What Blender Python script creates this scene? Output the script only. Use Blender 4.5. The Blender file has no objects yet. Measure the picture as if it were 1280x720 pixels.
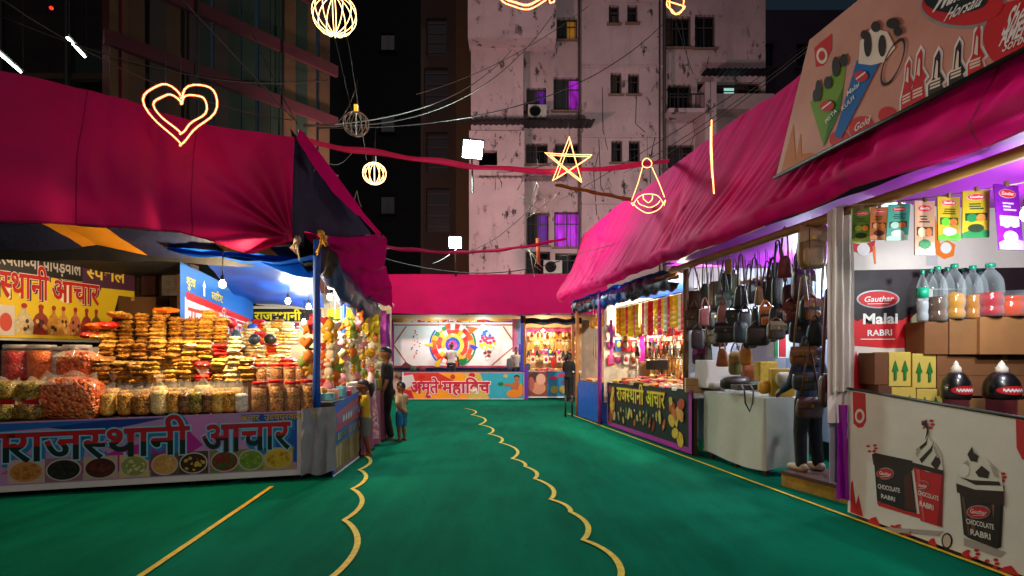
import bpy, bmesh, math, random
from math import sin, cos, pi, radians as R
from mathutils import Vector as V, Matrix, noise as NZ
from mathutils.geometry import tessellate_polygon
rnd = random.Random(7)
SC = bpy.context.scene
COL = SC.collection

# ------------------------------------------------------------------ camera, sky, added fill sun, exposure
F, CX, CY, EYE = 700.0, 640.0, 446.0, 1.55      # focal length in photo pixels, principal column, horizon row, eye height
cd = bpy.data.cameras.new('camera'); cam = bpy.data.objects.new('camera', cd); COL.objects.link(cam)
cam.location = (0, 0, EYE); cam.rotation_euler = (R(90), 0, 0)
cd.sensor_width = 36; cd.lens = 36*F/1280; cd.shift_y = (CY-360)/1280
cd.clip_start = .05; cd.clip_end = 500
SC.camera = cam
W = bpy.data.worlds.new('World'); SC.world = W; W.use_nodes = True
_n = W.node_tree.nodes; _l = W.node_tree.links
_s = _n.new('ShaderNodeTexSky'); _s.sky_type = 'NISHITA'; _s.sun_disc = False
_s.sun_elevation = R(-3); _s.sun_rotation = R(200)
_a = _n.new('ShaderNodeMix'); _a.data_type = 'RGBA'; _a.blend_type = 'ADD'; _a.inputs[0].default_value = 1      # city night: a little navy air glow on top of the sky
_l.new(_s.outputs[0], _a.inputs[6]); _a.inputs[7].default_value = (.05, .13, .20, 1)
_l.new(_a.outputs[2], _n['Background'].inputs[0]); _n['Background'].inputs[1].default_value = .06
sd = bpy.data.lights.new('fill_sun', 'SUN'); sd.energy = .14; sd.angle = R(50); sd.color = (1, .80, .80)  # soft pinkish fill added from behind the camera, not a visible source
so = bpy.data.objects.new('fill_sun', sd); COL.objects.link(so); so.rotation_euler = (R(52), 0, R(-18))
SC.view_settings.view_transform = 'Standard'; SC.view_settings.look = 'None'
SC.view_settings.exposure = .25; SC.view_settings.gamma = 1; SC.view_settings.use_curve_mapping = False
SC.cycles.use_denoising = True
SC.cycles.max_bounces = 6; SC.cycles.diffuse_bounces = 3; SC.cycles.glossy_bounces = 3
SC.cycles.transmission_bounces = 5; SC.cycles.transparent_max_bounces = 10
SC.cycles.sample_clamp_indirect = 3.0; SC.cycles.caustics_reflective = False; SC.cycles.caustics_refractive = False

def P(px, py, d):
    return V(((px-CX)/F*d, d, EYE-(py-CY)/F*d))
def RL(d, o, z):                                 # along the right-hand row of stalls, o metres in from its front line
    return V((4.17-.175*d+1.015*o, d, z))
def RD(px, o):
    return (4.17+1.015*o)/((px-CX)/F+.175)
def RP(px, py, o):
    return P(px, py, RD(px, o))
def LF(t, o, z):                                 # along the front of the left-hand stall, o metres in
    return V((-5.63+2.99*t-.285*o, 6.16+.89*t+.958*o, z))
def LT(px, o):                                   # t on that line under photo column px
    k = (px-CX)/F
    return (k*(6.16+.958*o)+5.63+.285*o)/(2.99-k*.89)
def LP(px, py, o):
    t = LT(px, o); d = 6.16+.89*t+.958*o
    return P(px, py, d)

# ------------------------------------------------------------------ materials
def lin(h):
    h = h.lstrip('#')
    c = [int(h[i:i+2], 16)/255 for i in (0, 2, 4)]
    return tuple(x/12.92 if x <= .04045 else ((x+.055)/1.055)**2.4 for x in c)
_mc = {}
def mk(col='#808080', r=.6, met=0, em=0, emc=None, nz=.18, ns=5., bump=0, bs=40., tl=0, coat=0, tr=0, al=1, sheen=0, streak=None, sp=.5):
    key = (col, r, met, em, emc, nz, ns, bump, bs, tl, coat, tr, al, sheen, streak, sp)
    if key in _mc: return _mc[key]
    m = bpy.data.materials.new('m_'+str(len(_mc))); m.use_nodes = True; _mc[key] = m
    N = m.node_tree.nodes; L = m.node_tree.links; b = N['Principled BSDF']; out = N['Material Output']
    c = lin(col) if isinstance(col, str) else col
    b.inputs['Base Color'].default_value = (*c, 1); b.inputs['Roughness'].default_value = r
    b.inputs['Metallic'].default_value = met; b.inputs['Specular IOR Level'].default_value = sp
    b.inputs['Coat Weight'].default_value = coat; b.inputs['Coat Roughness'].default_value = .12
    b.inputs['Transmission Weight'].default_value = tr; b.inputs['Alpha'].default_value = al
    if sheen: b.inputs['Sheen Weight'].default_value = sheen; b.inputs['Sheen Tint'].default_value = (*c, 1)
    if em:
        b.inputs['Emission Color'].default_value = (*(lin(emc) if emc else c), 1); b.inputs['Emission Strength'].default_value = em
    tc = N.new('ShaderNodeTexCoord')
    if nz and not em:
        t = N.new('ShaderNodeTexNoise'); t.inputs['Scale'].default_value = ns; t.inputs['Detail'].default_value = 5; t.inputs['Roughness'].default_value = .65
        if streak:
            mp = N.new('ShaderNodeMapping'); mp.inputs['Scale'].default_value = streak
            L.new(tc.outputs['Object'], mp.inputs[0]); L.new(mp.outputs[0], t.inputs[0])
        else: L.new(tc.outputs['Object'], t.inputs[0])
        mr = N.new('ShaderNodeMapRange'); mr.inputs[1].default_value = .25; mr.inputs[2].default_value = .75
        mr.inputs[3].default_value = 1-nz; mr.inputs[4].default_value = 1+nz*.6
        mx = N.new('ShaderNodeMix'); mx.data_type = 'RGBA'; mx.blend_type = 'MULTIPLY'; mx.inputs[0].default_value = 1
        mx.inputs[6].default_value = (*c, 1); L.new(t.outputs[0], mr.inputs[0]); L.new(mr.outputs[0], mx.inputs[7]); L.new(mx.outputs[2], b.inputs['Base Color'])
        mr2 = N.new('ShaderNodeMapRange'); mr2.inputs[3].default_value = max(.03, r-.12); mr2.inputs[4].default_value = min(1, r+.15)
        L.new(t.outputs[0], mr2.inputs[0]); L.new(mr2.outputs[0], b.inputs['Roughness'])
    if bump:
        t2 = N.new('ShaderNodeTexNoise'); t2.inputs['Scale'].default_value = bs; t2.inputs['Detail'].default_value = 3
        L.new(tc.outputs['Object'], t2.inputs[0]); bp = N.new('ShaderNodeBump'); bp.inputs['Strength'].default_value = bump; bp.inputs['Distance'].default_value = .02
        L.new(t2.outputs[0], bp.inputs['Height']); L.new(bp.outputs[0], b.inputs['Normal'])
    if tl:
        ts = N.new('ShaderNodeBsdfTranslucent'); ts.inputs[0].default_value = (*c, 1)
        ms = N.new('ShaderNodeMixShader'); ms.inputs[0].default_value = tl
        L.new(b.outputs[0], ms.inputs[1]); L.new(ts.outputs[0], ms.inputs[2]); L.new(ms.outputs[0], out.inputs[0])
    return m
def snack(cols, scale=45, r=.35, bump=.8, coat=.5):      # lumpy food pieces seen through a plastic bag
    key = ('snack', tuple(cols), scale, r, bump, coat)
    if key in _mc: return _mc[key]
    m = bpy.data.materials.new('m_'+str(len(_mc))); m.use_nodes = True; _mc[key] = m
    N = m.node_tree.nodes; L = m.node_tree.links; b = N['Principled BSDF']
    tc = N.new('ShaderNodeTexCoord'); vo = N.new('ShaderNodeTexVoronoi'); vo.inputs['Scale'].default_value = scale
    wn = N.new('ShaderNodeTexNoise'); wn.inputs['Scale'].default_value = scale*.6
    mx0 = N.new('ShaderNodeMix'); mx0.data_type = 'VECTOR'; mx0.inputs[0].default_value = .03
    L.new(tc.outputs['Object'], mx0.inputs[4]); L.new(wn.outputs[1], mx0.inputs[5]); L.new(tc.outputs['Object'], wn.inputs[0]); L.new(mx0.outputs[1], vo.inputs[0])
    sx = N.new('ShaderNodeSeparateColor'); L.new(vo.outputs['Color'], sx.inputs[0])
    cr = N.new('ShaderNodeValToRGB'); cr.color_ramp.interpolation = 'LINEAR'
    for i, c in enumerate(cols):
        e = cr.color_ramp.elements[i] if i < 2 else cr.color_ramp.elements.new(1)
        e.position = i/(len(cols)-1); e.color = (*lin(c), 1)
    L.new(sx.outputs[0], cr.inputs[0])
    L.new(cr.outputs[0], b.inputs['Base Color'])
    bp = N.new('ShaderNodeBump'); bp.invert = True; bp.inputs['Strength'].default_value = bump; bp.inputs['Distance'].default_value = .6/scale
    L.new(vo.outputs['Distance'], bp.inputs['Height']); L.new(bp.outputs[0], b.inputs['Normal'])
    b.inputs['Roughness'].default_value = r; b.inputs['Coat Weight'].default_value = coat; b.inputs['Coat Roughness'].default_value = .1
    return m
def film(col='#ffffff', al=.25, r=.12):
    return mk(col, r=r, nz=0, al=al, sp=.6)

def clearplastic(col='#eaf2f8', lo=.03, hi=.42, r=.06):   # clear bottle wall: faint face-on, milky at the rim
    key = ('clr', col, lo, hi)
    if key in _mc: return _mc[key]
    m = bpy.data.materials.new('clear_plastic'); m.use_nodes = True; _mc[key] = m; N = m.node_tree.nodes; L = m.node_tree.links; b = N['Principled BSDF']
    b.inputs['Base Color'].default_value = (*lin(col), 1); b.inputs['Roughness'].default_value = r; b.inputs['Specular IOR Level'].default_value = .9
    lw = N.new('ShaderNodeLayerWeight'); lw.inputs[0].default_value = .35; mr = N.new('ShaderNodeMapRange'); mr.inputs[3].default_value = lo; mr.inputs[4].default_value = hi
    L.new(lw.outputs['Facing'], mr.inputs[0]); L.new(mr.outputs[0], b.inputs['Alpha']); return m
# ------------------------------------------------------------------ mesh builder
class MB:
    def __init__(s): s.v = []; s.f = []; s.m = []; s.s = []
    def add(s, vs, fs, mat, sm=False, T=None):
        o = len(s.v); s.v += [tuple(T @ V(v)) if T else tuple(v) for v in vs]
        for f in fs: s.f.append([i+o for i in f]); s.m.append(mat); s.s.append(sm)
        return s
    def box(s, c, d, mat, T=None, bev=0):
        x, y, z = (k/2 for k in d); cx, cy, cz = c
        if not bev:
            vs = [(cx+a*x, cy+b*y, cz+e*z) for a in (-1, 1) for b in (-1, 1) for e in (-1, 1)]
            return s.add(vs, [(0, 1, 3, 2), (4, 6, 7, 5), (0, 4, 5, 1), (2, 3, 7, 6), (0, 2, 6, 4), (1, 5, 7, 3)], mat, False, T)
        bm = bmesh.new(); bmesh.ops.create_cube(bm, size=1)
        for v in bm.verts: v.co = V((v.co.x*d[0], v.co.y*d[1], v.co.z*d[2]))
        bmesh.ops.bevel(bm, geom=bm.edges[:], offset=bev, segments=2, affect='EDGES', profile=.7)
        bm.verts.ensure_lookup_table(); vs = [v.co+V(c) for v in bm.verts]; fs = [[v.index for v in f.verts] for f in bm.faces]; bm.free()
        return s.add(vs, fs, mat, False, T)
    def grid(s, fn, nu, nv, mat, sm=True, two=0):
        vs = [fn(i/nu, j/nv) for j in range(nv+1) for i in range(nu+1)]
        fs = [(j*(nu+1)+i, j*(nu+1)+i+1, (j+1)*(nu+1)+i+1, (j+1)*(nu+1)+i) for j in range(nv) for i in range(nu)]
        if callable(mat):
            o = len(s.v); s.v += [tuple(v) for v in vs]
            for k, f in enumerate(fs): s.f.append([i+o for i in f]); s.m.append(mat((k % nu+.5)/nu, (k//nu+.5)/nv)); s.s.append(sm)
            return s
        return s.add(vs, fs, mat, sm)
    def tube(s, pts, r, mat, seg=6, closed=False, sm=True):
        pts = [V(p) for p in pts]; n = len(pts); rr = r if isinstance(r, (list, tuple)) else [r]*n
        vs = []; up = V((0, 0, 1)); pn = None
        for i, p in enumerate(pts):
            if closed: t = pts[(i+1) % n]-pts[i-1]
            else: t = pts[min(i+1, n-1)]-pts[max(i-1, 0)]
            if t.length < 1e-9: t = V((0, 0, 1))
            t.normalize()
            if pn is None:
                a = t.cross(up); a = a.normalized() if a.length > .05 else V((1, 0, 0))
            else:
                a = pn-t*pn.dot(t); a = a.normalized() if a.length > 1e-6 else V((1, 0, 0))
            pn = a; b = t.cross(a)
            vs += [p+(a*cos(2*pi*k/seg)+b*sin(2*pi*k/seg))*rr[i] for k in range(seg)]
        fs = []
        for i in range(n if closed else n-1):
            j = (i+1) % n
            for k in range(seg): fs.append((i*seg+k, i*seg+(k+1) % seg, j*seg+(k+1) % seg, j*seg+k))
        if not closed: fs += [tuple(range(seg))[::-1], tuple((n-1)*seg+k for k in range(seg))]
        return s.add(vs, fs, mat, sm)
    def lathe(s, prof, c, mat, seg=14, sm=True, T=None):
        c = V(c); vs = []; n = len(prof)
        for r, z in prof: vs += [(c.x+r*cos(2*pi*k/seg), c.y+r*sin(2*pi*k/seg), c.z+z) for k in range(seg)]
        fs = [(i*seg+k, i*seg+(k+1) % seg, (i+1)*seg+(k+1) % seg, (i+1)*seg+k) for i in range(n-1) for k in range(seg)]
        if prof[0][0] > 1e-4: fs.append(tuple(range(seg))[::-1])
        if prof[-1][0] > 1e-4: fs.append(tuple((n-1)*seg+k for k in range(seg)))
        return s.add(vs, fs, mat, sm, T)
    def ell(s, c, rad, mat, seg=14, rings=9, T=None, fn=None):
        vs = []; c = V(c)
        for i in range(rings+1):
            a = pi*i/rings
            for k in range(seg):
                p = V((sin(a)*cos(2*pi*k/seg), sin(a)*sin(2*pi*k/seg), cos(a)))
                if fn: p = fn(p)
                vs.append((c.x+p.x*rad[0], c.y+p.y*rad[1], c.z+p.z*rad[2]))
        fs = [(i*seg+k, (i+1)*seg+k, (i+1)*seg+(k+1) % seg, i*seg+(k+1) % seg) for i in range(rings) for k in range(seg)]
        return s.add(vs, fs, mat, True, T)
    def prism(s, pts, mat, ext, T=None, sm=False):       # 2-D outline (x,z) thickened along y by ext
        n = len(pts); a = [(p[0], -ext/2, p[1]) for p in pts]; b = [(p[0], ext/2, p[1]) for p in pts]
        tri = tessellate_polygon([[V((p[0], p[1], 0)) for p in pts]])
        fs = [tuple(t) for t in tri]+[tuple(i+n for i in t[::-1]) for t in tri]+[(i, (i+1) % n, (i+1) % n+n, i+n) for i in range(n)]
        return s.add(a+b, fs, mat, sm, T)
    def build(s, name, parent=None, label=None, cat=None, group=None, kind=None, loc=None, recalc=False, mods=None):
        me = bpy.data.meshes.new(name); off = V((0, 0, 0))
        if parent:
            q = parent
            while q.parent: q = q.parent
            off = V(q.location)
        elif loc is not None: off = V(loc)
        me.from_pydata([tuple(V(v)-off) for v in s.v], [], s.f)
        ms = []; idx = {}
        for m in s.m:
            if m.name not in idx: idx[m.name] = len(ms); ms.append(m)
        for m in ms: me.materials.append(m)
        me.polygons.foreach_set('material_index', [idx[m.name] for m in s.m])
        me.polygons.foreach_set('use_smooth', s.s)
        me.update()
        if recalc:
            bm = bmesh.new(); bm.from_mesh(me); bmesh.ops.recalc_face_normals(bm, faces=bm.faces[:]); bm.to_mesh(me); bm.free()
        o = bpy.data.objects.new(name, me); COL.objects.link(o)
        if parent: o.parent = parent; _kids.setdefault(parent.name, []).append(o)
        elif loc is not None: o.location = loc
        return tag(o, label, cat, group, kind)
def tag(o, label=None, cat=None, group=None, kind=None):
    if label: o['label'] = label
    if cat: o['category'] = cat
    if group: o['group'] = group
    if kind: o['kind'] = kind
    return o
def thing(name, label, cat, loc=(0, 0, 0), group=None, rz=0):
    o = bpy.data.objects.new(name, None); COL.objects.link(o); o.location = loc; o.rotation_euler = (0, 0, rz)
    o.empty_display_size = .1
    return tag(o, label, cat, group)
_kids = {}
def dup(o, loc=None, label=None, group=None, rot=None, scale=None, parent=None, mats=None):
    c = o.copy(); COL.objects.link(c)
    if parent: c.parent = parent; _kids.setdefault(parent.name, []).append(c)
    if loc is not None: c.location = loc
    if rot is not None: c.rotation_euler = rot
    if scale is not None: c.scale = scale if not isinstance(scale, (int, float)) else (scale,)*3
    if label: c['label'] = label
    if group: c['group'] = group
    for ch in _kids.get(o.name, []): dup(ch, parent=c)
    return c
def ordw(n):
    o = ['first', 'second', 'third', 'fourth', 'fifth', 'sixth', 'seventh', 'eighth', 'ninth', 'tenth', 'eleventh', 'twelfth', 'thirteenth', 'fourteenth', 'fifteenth', 'sixteenth', 'seventeenth', 'eighteenth', 'nineteenth']
    return o[n] if n < 19 else ('twentieth' if n == 19 else 'twenty-'+o[n-20])
def TR(loc, rz=0, rx=0, ry=0, s=1):
    return Matrix.Translation(V(loc)) @ Matrix.Rotation(rz, 4, 'Z') @ Matrix.Rotation(ry, 4, 'Y') @ Matrix.Rotation(rx, 4, 'X') @ Matrix.Scale(s, 4)

# ------------------------------------------------------------------ lettering and flat printed artwork
def _tm(body, size, off):
    c = bpy.data.curves.new('t', 'FONT'); c.body = body; c.size = 1; c.offset = off; c.resolution_u = 3
    o = bpy.data.objects.new('t', c); me = bpy.data.meshes.new_from_object(o)
    vs = [(v.co.x, v.co.y) for v in me.vertices]; fs = [tuple(p.vertices) for p in me.polygons]
    bpy.data.objects.remove(o); bpy.data.curves.remove(c); bpy.data.meshes.remove(me)
    return vs, fs
_bar = max(p[0] for p in _tm('|', 1, 0)[0])
def glyphs(text, off=0):
    """letters as 2-D triangles; a half consonant (marked ^ after it) loses its right-hand stem"""
    out = []; x = 0; seg = ''
    def flush(t, half=False):
        nonlocal x
        if not t: return
        vs, fs = _tm(t, 1, off); w = max((p[0] for p in _tm(t+'|', 1, 0)[0]), default=0)-_bar
        if half:
            cut = w*.66; bm = bmesh.new(); bv = [bm.verts.new((a, b, 0)) for a, b in vs]
            for f in fs:
                try: bm.faces.new([bv[i] for i in f])
                except ValueError: pass
            bmesh.ops.bisect_plane(bm, geom=bm.verts[:]+bm.edges[:]+bm.faces[:], plane_co=(cut, 0, 0), plane_no=(1, 0, 0), clear_outer=True)
            bm.verts.index_update(); vs = [(v.co.x, v.co.y) for v in bm.verts]; fs = [tuple(v.index for v in f.verts) for f in bm.faces]; bm.free(); w = cut
        out.append(([(a+x, b) for a, b in vs], fs)); x += w
    for ch in text:
        if ch == '^': flush(seg[:-1]); flush(seg[-1], True); seg = ''
        else: seg += ch
    flush(seg)
    return out, x
class Art:
    """a flat printed sheet: W x H metres, stretched over four corners, artwork in layers a few mm proud"""
    def __init__(s, bl, br, tr, tl, Wd=None, Hd=None, face=None, step=.0022):
        s.c = [V(p) for p in (bl, br, tr, tl)]; bl, br, tr, tl = s.c
        s.W = Wd or ((br-bl).length+(tr-tl).length)/2; s.H = Hd or ((tl-bl).length+(tr-br).length)/2
        n = (br-bl).cross(tl-bl).normalized(); eye = V(face) if face else V((0, 0, EYE))
        s.n = n if n.dot(eye-bl) > 0 else -n
        s.mb = MB(); s.step = step; s.k = 0
    def at(s, u, v, h=0):
        a, b = u/s.W, v/s.H; bl, br, tr, tl = s.c
        return bl*(1-a)*(1-b)+br*a*(1-b)+tr*a*b+tl*(1-a)*b+s.n*h
    def base(s, mat, th=.004):
        vs = [s.at(u, v, h) for h in (0, -th) for u, v in ((0, 0), (s.W, 0), (s.W, s.H), (0, s.H))]
        s.mb.add(vs, [(0, 1, 2, 3), (7, 6, 5, 4), (0, 4, 5, 1), (1, 5, 6, 2), (2, 6, 7, 3), (3, 7, 4, 0)], mat); return s
    def poly(s, pts, mat, lay=1, pc=None):
        s.k += 1; h = lay*s.step+(s.k % 7)*.00012
        tri = tessellate_polygon([[V((p[0], p[1], 0)) for p in pts]])
        s.mb.add([s.at(u, v, h) for u, v in pts], [tuple(t) for t in tri], mat); return s
    def rect(s, x0, y0, x1, y1, mat, lay=1): return s.poly([(x0, y0), (x1, y0), (x1, y1), (x0, y1)], mat, lay)
    def ell(s, cx, cy, rx, ry, mat, lay=1, rot=0, n=22, a0=0, a1=2*pi):
        full = abs(a1-a0-2*pi) < 1e-6
        pts = [(rx*cos(a0+(a1-a0)*i/(n if full else n-1)), ry*sin(a0+(a1-a0)*i/(n if full else n-1))) for i in range(n)]
        return s.poly([(cx+a*cos(rot)-b*sin(rot), cy+a*sin(rot)+b*cos(rot)) for a, b in pts], mat, lay)
    def ring(s, cx, cy, r0, r1, mat, lay=1, n=26, a0=0, a1=2*pi, asp=1):
        o = [(cx+r1*cos(a0+(a1-a0)*i/n), cy+asp*r1*sin(a0+(a1-a0)*i/n)) for i in range(n+1)]
        q = [(cx+r0*cos(a0+(a1-a0)*i/n), cy+asp*r0*sin(a0+(a1-a0)*i/n)) for i in range(n+1)]
        s.k += 1; h = lay*s.step+(s.k % 7)*.00012
        s.mb.add([s.at(u, v, h) for u, v in o+q], [(i, i+1, n+2+i, n+1+i) for i in range(n)], mat); return s
    def line(s, pts, w, mat, lay=1):
        for a, b in zip(pts, pts[1:]):
            dx, dy = b[0]-a[0], b[1]-a[1]; L = math.hypot(dx, dy) or 1; nx, ny = -dy/L*w/2, dx/L*w/2
            s.poly([(a[0]-nx, a[1]-ny), (b[0]-nx, b[1]-ny), (b[0]+nx, b[1]+ny), (a[0]+nx, a[1]+ny)], mat, lay)
        return s
    def text(s, body, x, y, size, mat, lay=3, off=0, fit=None, shear=0, rot=0, sx=1, split=None):
        gl, w = glyphs(body, off); k = size*sx
        if split:
            g2 = []
            for vs, fs in gl:
                for lo in (True, False):
                    bm = bmesh.new(); bv = [bm.verts.new((a, b, 0)) for a, b in vs]
                    for f in fs:
                        try: bm.faces.new([bv[i] for i in f])
                        except ValueError: pass
                    bmesh.ops.bisect_plane(bm, geom=bm.verts[:]+bm.edges[:]+bm.faces[:], plane_co=(0, split[0], 0), plane_no=(0, 1, 0), clear_outer=lo, clear_inner=not lo)
                    bm.verts.index_update(); g2.append(([(v.co.x, v.co.y) for v in bm.verts], [tuple(v.index for v in f.verts) for f in bm.faces], split[1] if lo else mat)); bm.free()
            gl = g2
        else: gl = [(a, b, mat) for a, b in gl]
        if fit: k = fit/max(w, 1e-6)
        cr, sr = cos(rot), sin(rot); j = 0
        for vs, fs, mat in gl:
            # connected pieces get a hair of height each so that joined letters never share a plane
            par = list(range(len(vs)))
            def fd(a):
                while par[a] != a: par[a] = par[par[a]]; a = par[a]
                return a
            for f in fs:
                for q in f[1:]: par[fd(q)] = fd(f[0])
            hs = {}; pts = []
            for i, (a, b) in enumerate(vs):
                r = fd(i)
                if r not in hs: hs[r] = lay*s.step+(j % 6)*.00018; j += 1
                a2, b2 = a*k+shear*b*size, b*size
                pts.append(s.at(x+a2*cr-b2*sr, y+a2*sr+b2*cr, hs[r]))
            s.mb.add(pts, fs, mat)
        return s
    def px(s, x, y):                                   # where the artwork point seen at photo pixel x, y lies on the sheet
        bl, br, tr, tl = s.c; a = b = .5
        def pj(a, b):
            p = bl*(1-a)*(1-b)+br*a*(1-b)+tr*a*b+tl*(1-a)*b; d = max(.3, p.y); return CX+F*p.x/d, CY-F*(p.z-EYE)/d
        for _ in range(12):
            f0 = pj(a, b); fa = pj(a+1e-4, b); fb = pj(a, b+1e-4)
            j11, j12, j21, j22 = (fa[0]-f0[0])*1e4, (fb[0]-f0[0])*1e4, (fa[1]-f0[1])*1e4, (fb[1]-f0[1])*1e4
            D = j11*j22-j12*j21 or 1e-9; ex, ey = x-f0[0], y-f0[1]
            a += max(-.5, min(.5, (ex*j22-ey*j12)/D)); b += max(-.5, min(.5, (ey*j11-ex*j21)/D))
        return a*s.W, b*s.H
    def ppoly(s, pts, mat, lay=1): return s.poly([s.px(*p) for p in pts], mat, lay)
    def pell(s, x, y, rx, ry, mat, lay=1, n=22):
        return s.poly([s.px(x+rx*cos(2*pi*i/n), y+ry*sin(2*pi*i/n)) for i in range(n)], mat, lay)
    def pline(s, pts, w, mat, lay=1): return s.line([s.px(*p) for p in pts], w, mat, lay)
    def ptext(s, body, x0, y0, x1, y1, size, mat, lay=3, off=0, shear=0, split=None):
        a, b = s.px(x0, y0), s.px(x1, y1); return s.text(body, a[0], a[1], size, mat, lay, off, math.hypot(b[0]-a[0], b[1]-a[1]), shear, math.atan2(b[1]-a[1], b[0]-a[0]), 1, split)
    def build(s, *a, **k): return s.mb.build(*a, **k)
# ================================================================== SETTING: ground, carpet, painted lines
WHITE = mk('#e8e4de', r=.5); BLK = mk('#0c0b0c', r=.5)
mb = MB(); mb.grid(lambda u, v: V((-90+180*u, -40+200*v, -.012)), 4, 4, mk('#3a3633', r=.9, ns=2, bump=.3))
mb.build('ground', kind='structure')
def carpet_mat():
    m = bpy.data.materials.new('carpet'); m.use_nodes = True; N = m.node_tree.nodes; L = m.node_tree.links; b = N['Principled BSDF']; tc = N.new('ShaderNodeTexCoord')
    def noi(sc, det, mp, rough=.6):
        t = N.new('ShaderNodeTexNoise'); t.inputs['Scale'].default_value = sc; t.inputs['Detail'].default_value = det; t.inputs['Roughness'].default_value = rough
        k = N.new('ShaderNodeMapping'); k.inputs['Scale'].default_value = mp; L.new(tc.outputs['Object'], k.inputs[0]); L.new(k.outputs[0], t.inputs[0]); return t.outputs[0]
    def ramp(x, a, c, o0, o1):
        r = N.new('ShaderNodeMapRange'); r.inputs[1].default_value = a; r.inputs[2].default_value = c; r.inputs[3].default_value = o0; r.inputs[4].default_value = o1; L.new(x, r.inputs[0]); return r.outputs[0]
    def mix(f, c1, c2):
        x = N.new('ShaderNodeMix'); x.data_type = 'RGBA'; L.new(f, x.inputs[0])
        for i, c in ((6, c1), (7, c2)):
            if isinstance(c, tuple): x.inputs[i].default_value = (*c, 1)
            else: L.new(c, x.inputs[i])
        return x.outputs[2]
    base = mix(ramp(noi(.8, 6, (1, .45, 1)), .33, .67, 0, 1), (.0006, .080, .046), (.001, .140, .078))
    base = mix(ramp(noi(5, 5, (1, .12, 1)), .45, .75, 0, .35), base, (.0013, .180, .102))       # brushed nap, lengthwise
    base = mix(ramp(noi(1.7, 9, (1, 1, 1), .75), .60, .72, 0, .55), base, (.004, .045, .028))  # trodden stains
    base = mix(ramp(noi(30, 3, (1, 1, 1)), .66, .74, 0, .25), base, (.02, .09, .06))          # dust and crumbs
    L.new(base, b.inputs['Base Color']); b.inputs['Roughness'].default_value = 1; b.inputs['Specular IOR Level'].default_value = .03
    bp = N.new('ShaderNodeBump'); bp.inputs['Strength'].default_value = .25; bp.inputs['Distance'].default_value = .012; L.new(noi(160, 2, (1, 1, 1)), bp.inputs['Height'])
    b2 = N.new('ShaderNodeBump'); b2.inputs['Strength'].default_value = .35; b2.inputs['Distance'].default_value = .05; L.new(noi(1.6, 4, (1, .35, 1)), b2.inputs['Height']); L.new(bp.outputs[0], b2.inputs['Normal']); L.new(b2.outputs[0], b.inputs['Normal'])
    return m
def cz(x, y): return .004*NZ.noise(V((x*.9, y*.5, 3)))+.003*NZ.noise(V((x*3, y*2, 7)))
mb = MB(); CG = carpet_mat()
mb.grid(lambda u, v: V((-9+15*u, -4+25.6*v, cz(-9+15*u, -4+25.6*v))), 90, 130, CG)
mb.build('carpet', kind='structure')
# seams between the carpet widths
YEL = mk('#d8b41c', r=.75, nz=.45, ns=14, bump=.3, bs=60)
def ribbon(pts, w, mat, z=.011):
    b = MB(); n = len(pts); vs = []
    for i in range(n):
        a = V(pts[max(i-1, 0)]); c = V(pts[min(i+1, n-1)]); t = (c-a); t.z = 0; t.normalize(); q = V((-t.y, t.x, 0))*w/2
        p = V(pts[i]); vs += [(p.x-q.x, p.y-q.y, z+cz(p.x, p.y)), (p.x+q.x, p.y+q.y, z+cz(p.x, p.y))]
    b.add(vs, [(2*i, 2*i+2, 2*i+3, 2*i+1) for i in range(n-1)], mat); return b
def G(px, py): return P(px, py, F*EYE/(py-CY))
def scallop(px, bul, side):                             # hand-laid scallops, one arc between each pair of cusps
    p = [G(*q) for q in px]; out = []
    for a, b in zip(p, p[1:]):
        d = b-a; q = V((d.y, -d.x, 0))*side*bul
        out += [a+d*(j/12)+q*(sin(pi*j/12)**.8) for j in range(12)]
    return out+[p[-1]]
cen = [(581, 511), (589, 519), (599, 531), (611, 543), (625, 554), (640, 574), (656, 584), (668, 599), (688, 625), (713, 641), (729, 676), (776, 722), (800, 760)]
lft = [(455, 570), (449, 588), (440, 612), (430, 651), (410, 726)]
ribbon(scallop(cen, .12, -1), .05, YEL).build('yellow_line', kind='structure')
ribbon(scallop(lft, .11, -1), .05, YEL).build('yellow_line', kind='structure')
a, b = G(340, 609), G(172, 724); ribbon([a+(b-a)*i/10 for i in range(11)], .05, YEL).build('yellow_line', kind='structure')
ribbon([V((3.52-.175*(d-4)-.03, d, 0)) for d in [2+.5*i for i in range(26)]]+[V((1.52, 15.2, 0)), V((1.42, 15.3, 0))], .045, YEL).build('yellow_line', kind='structure')

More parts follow.
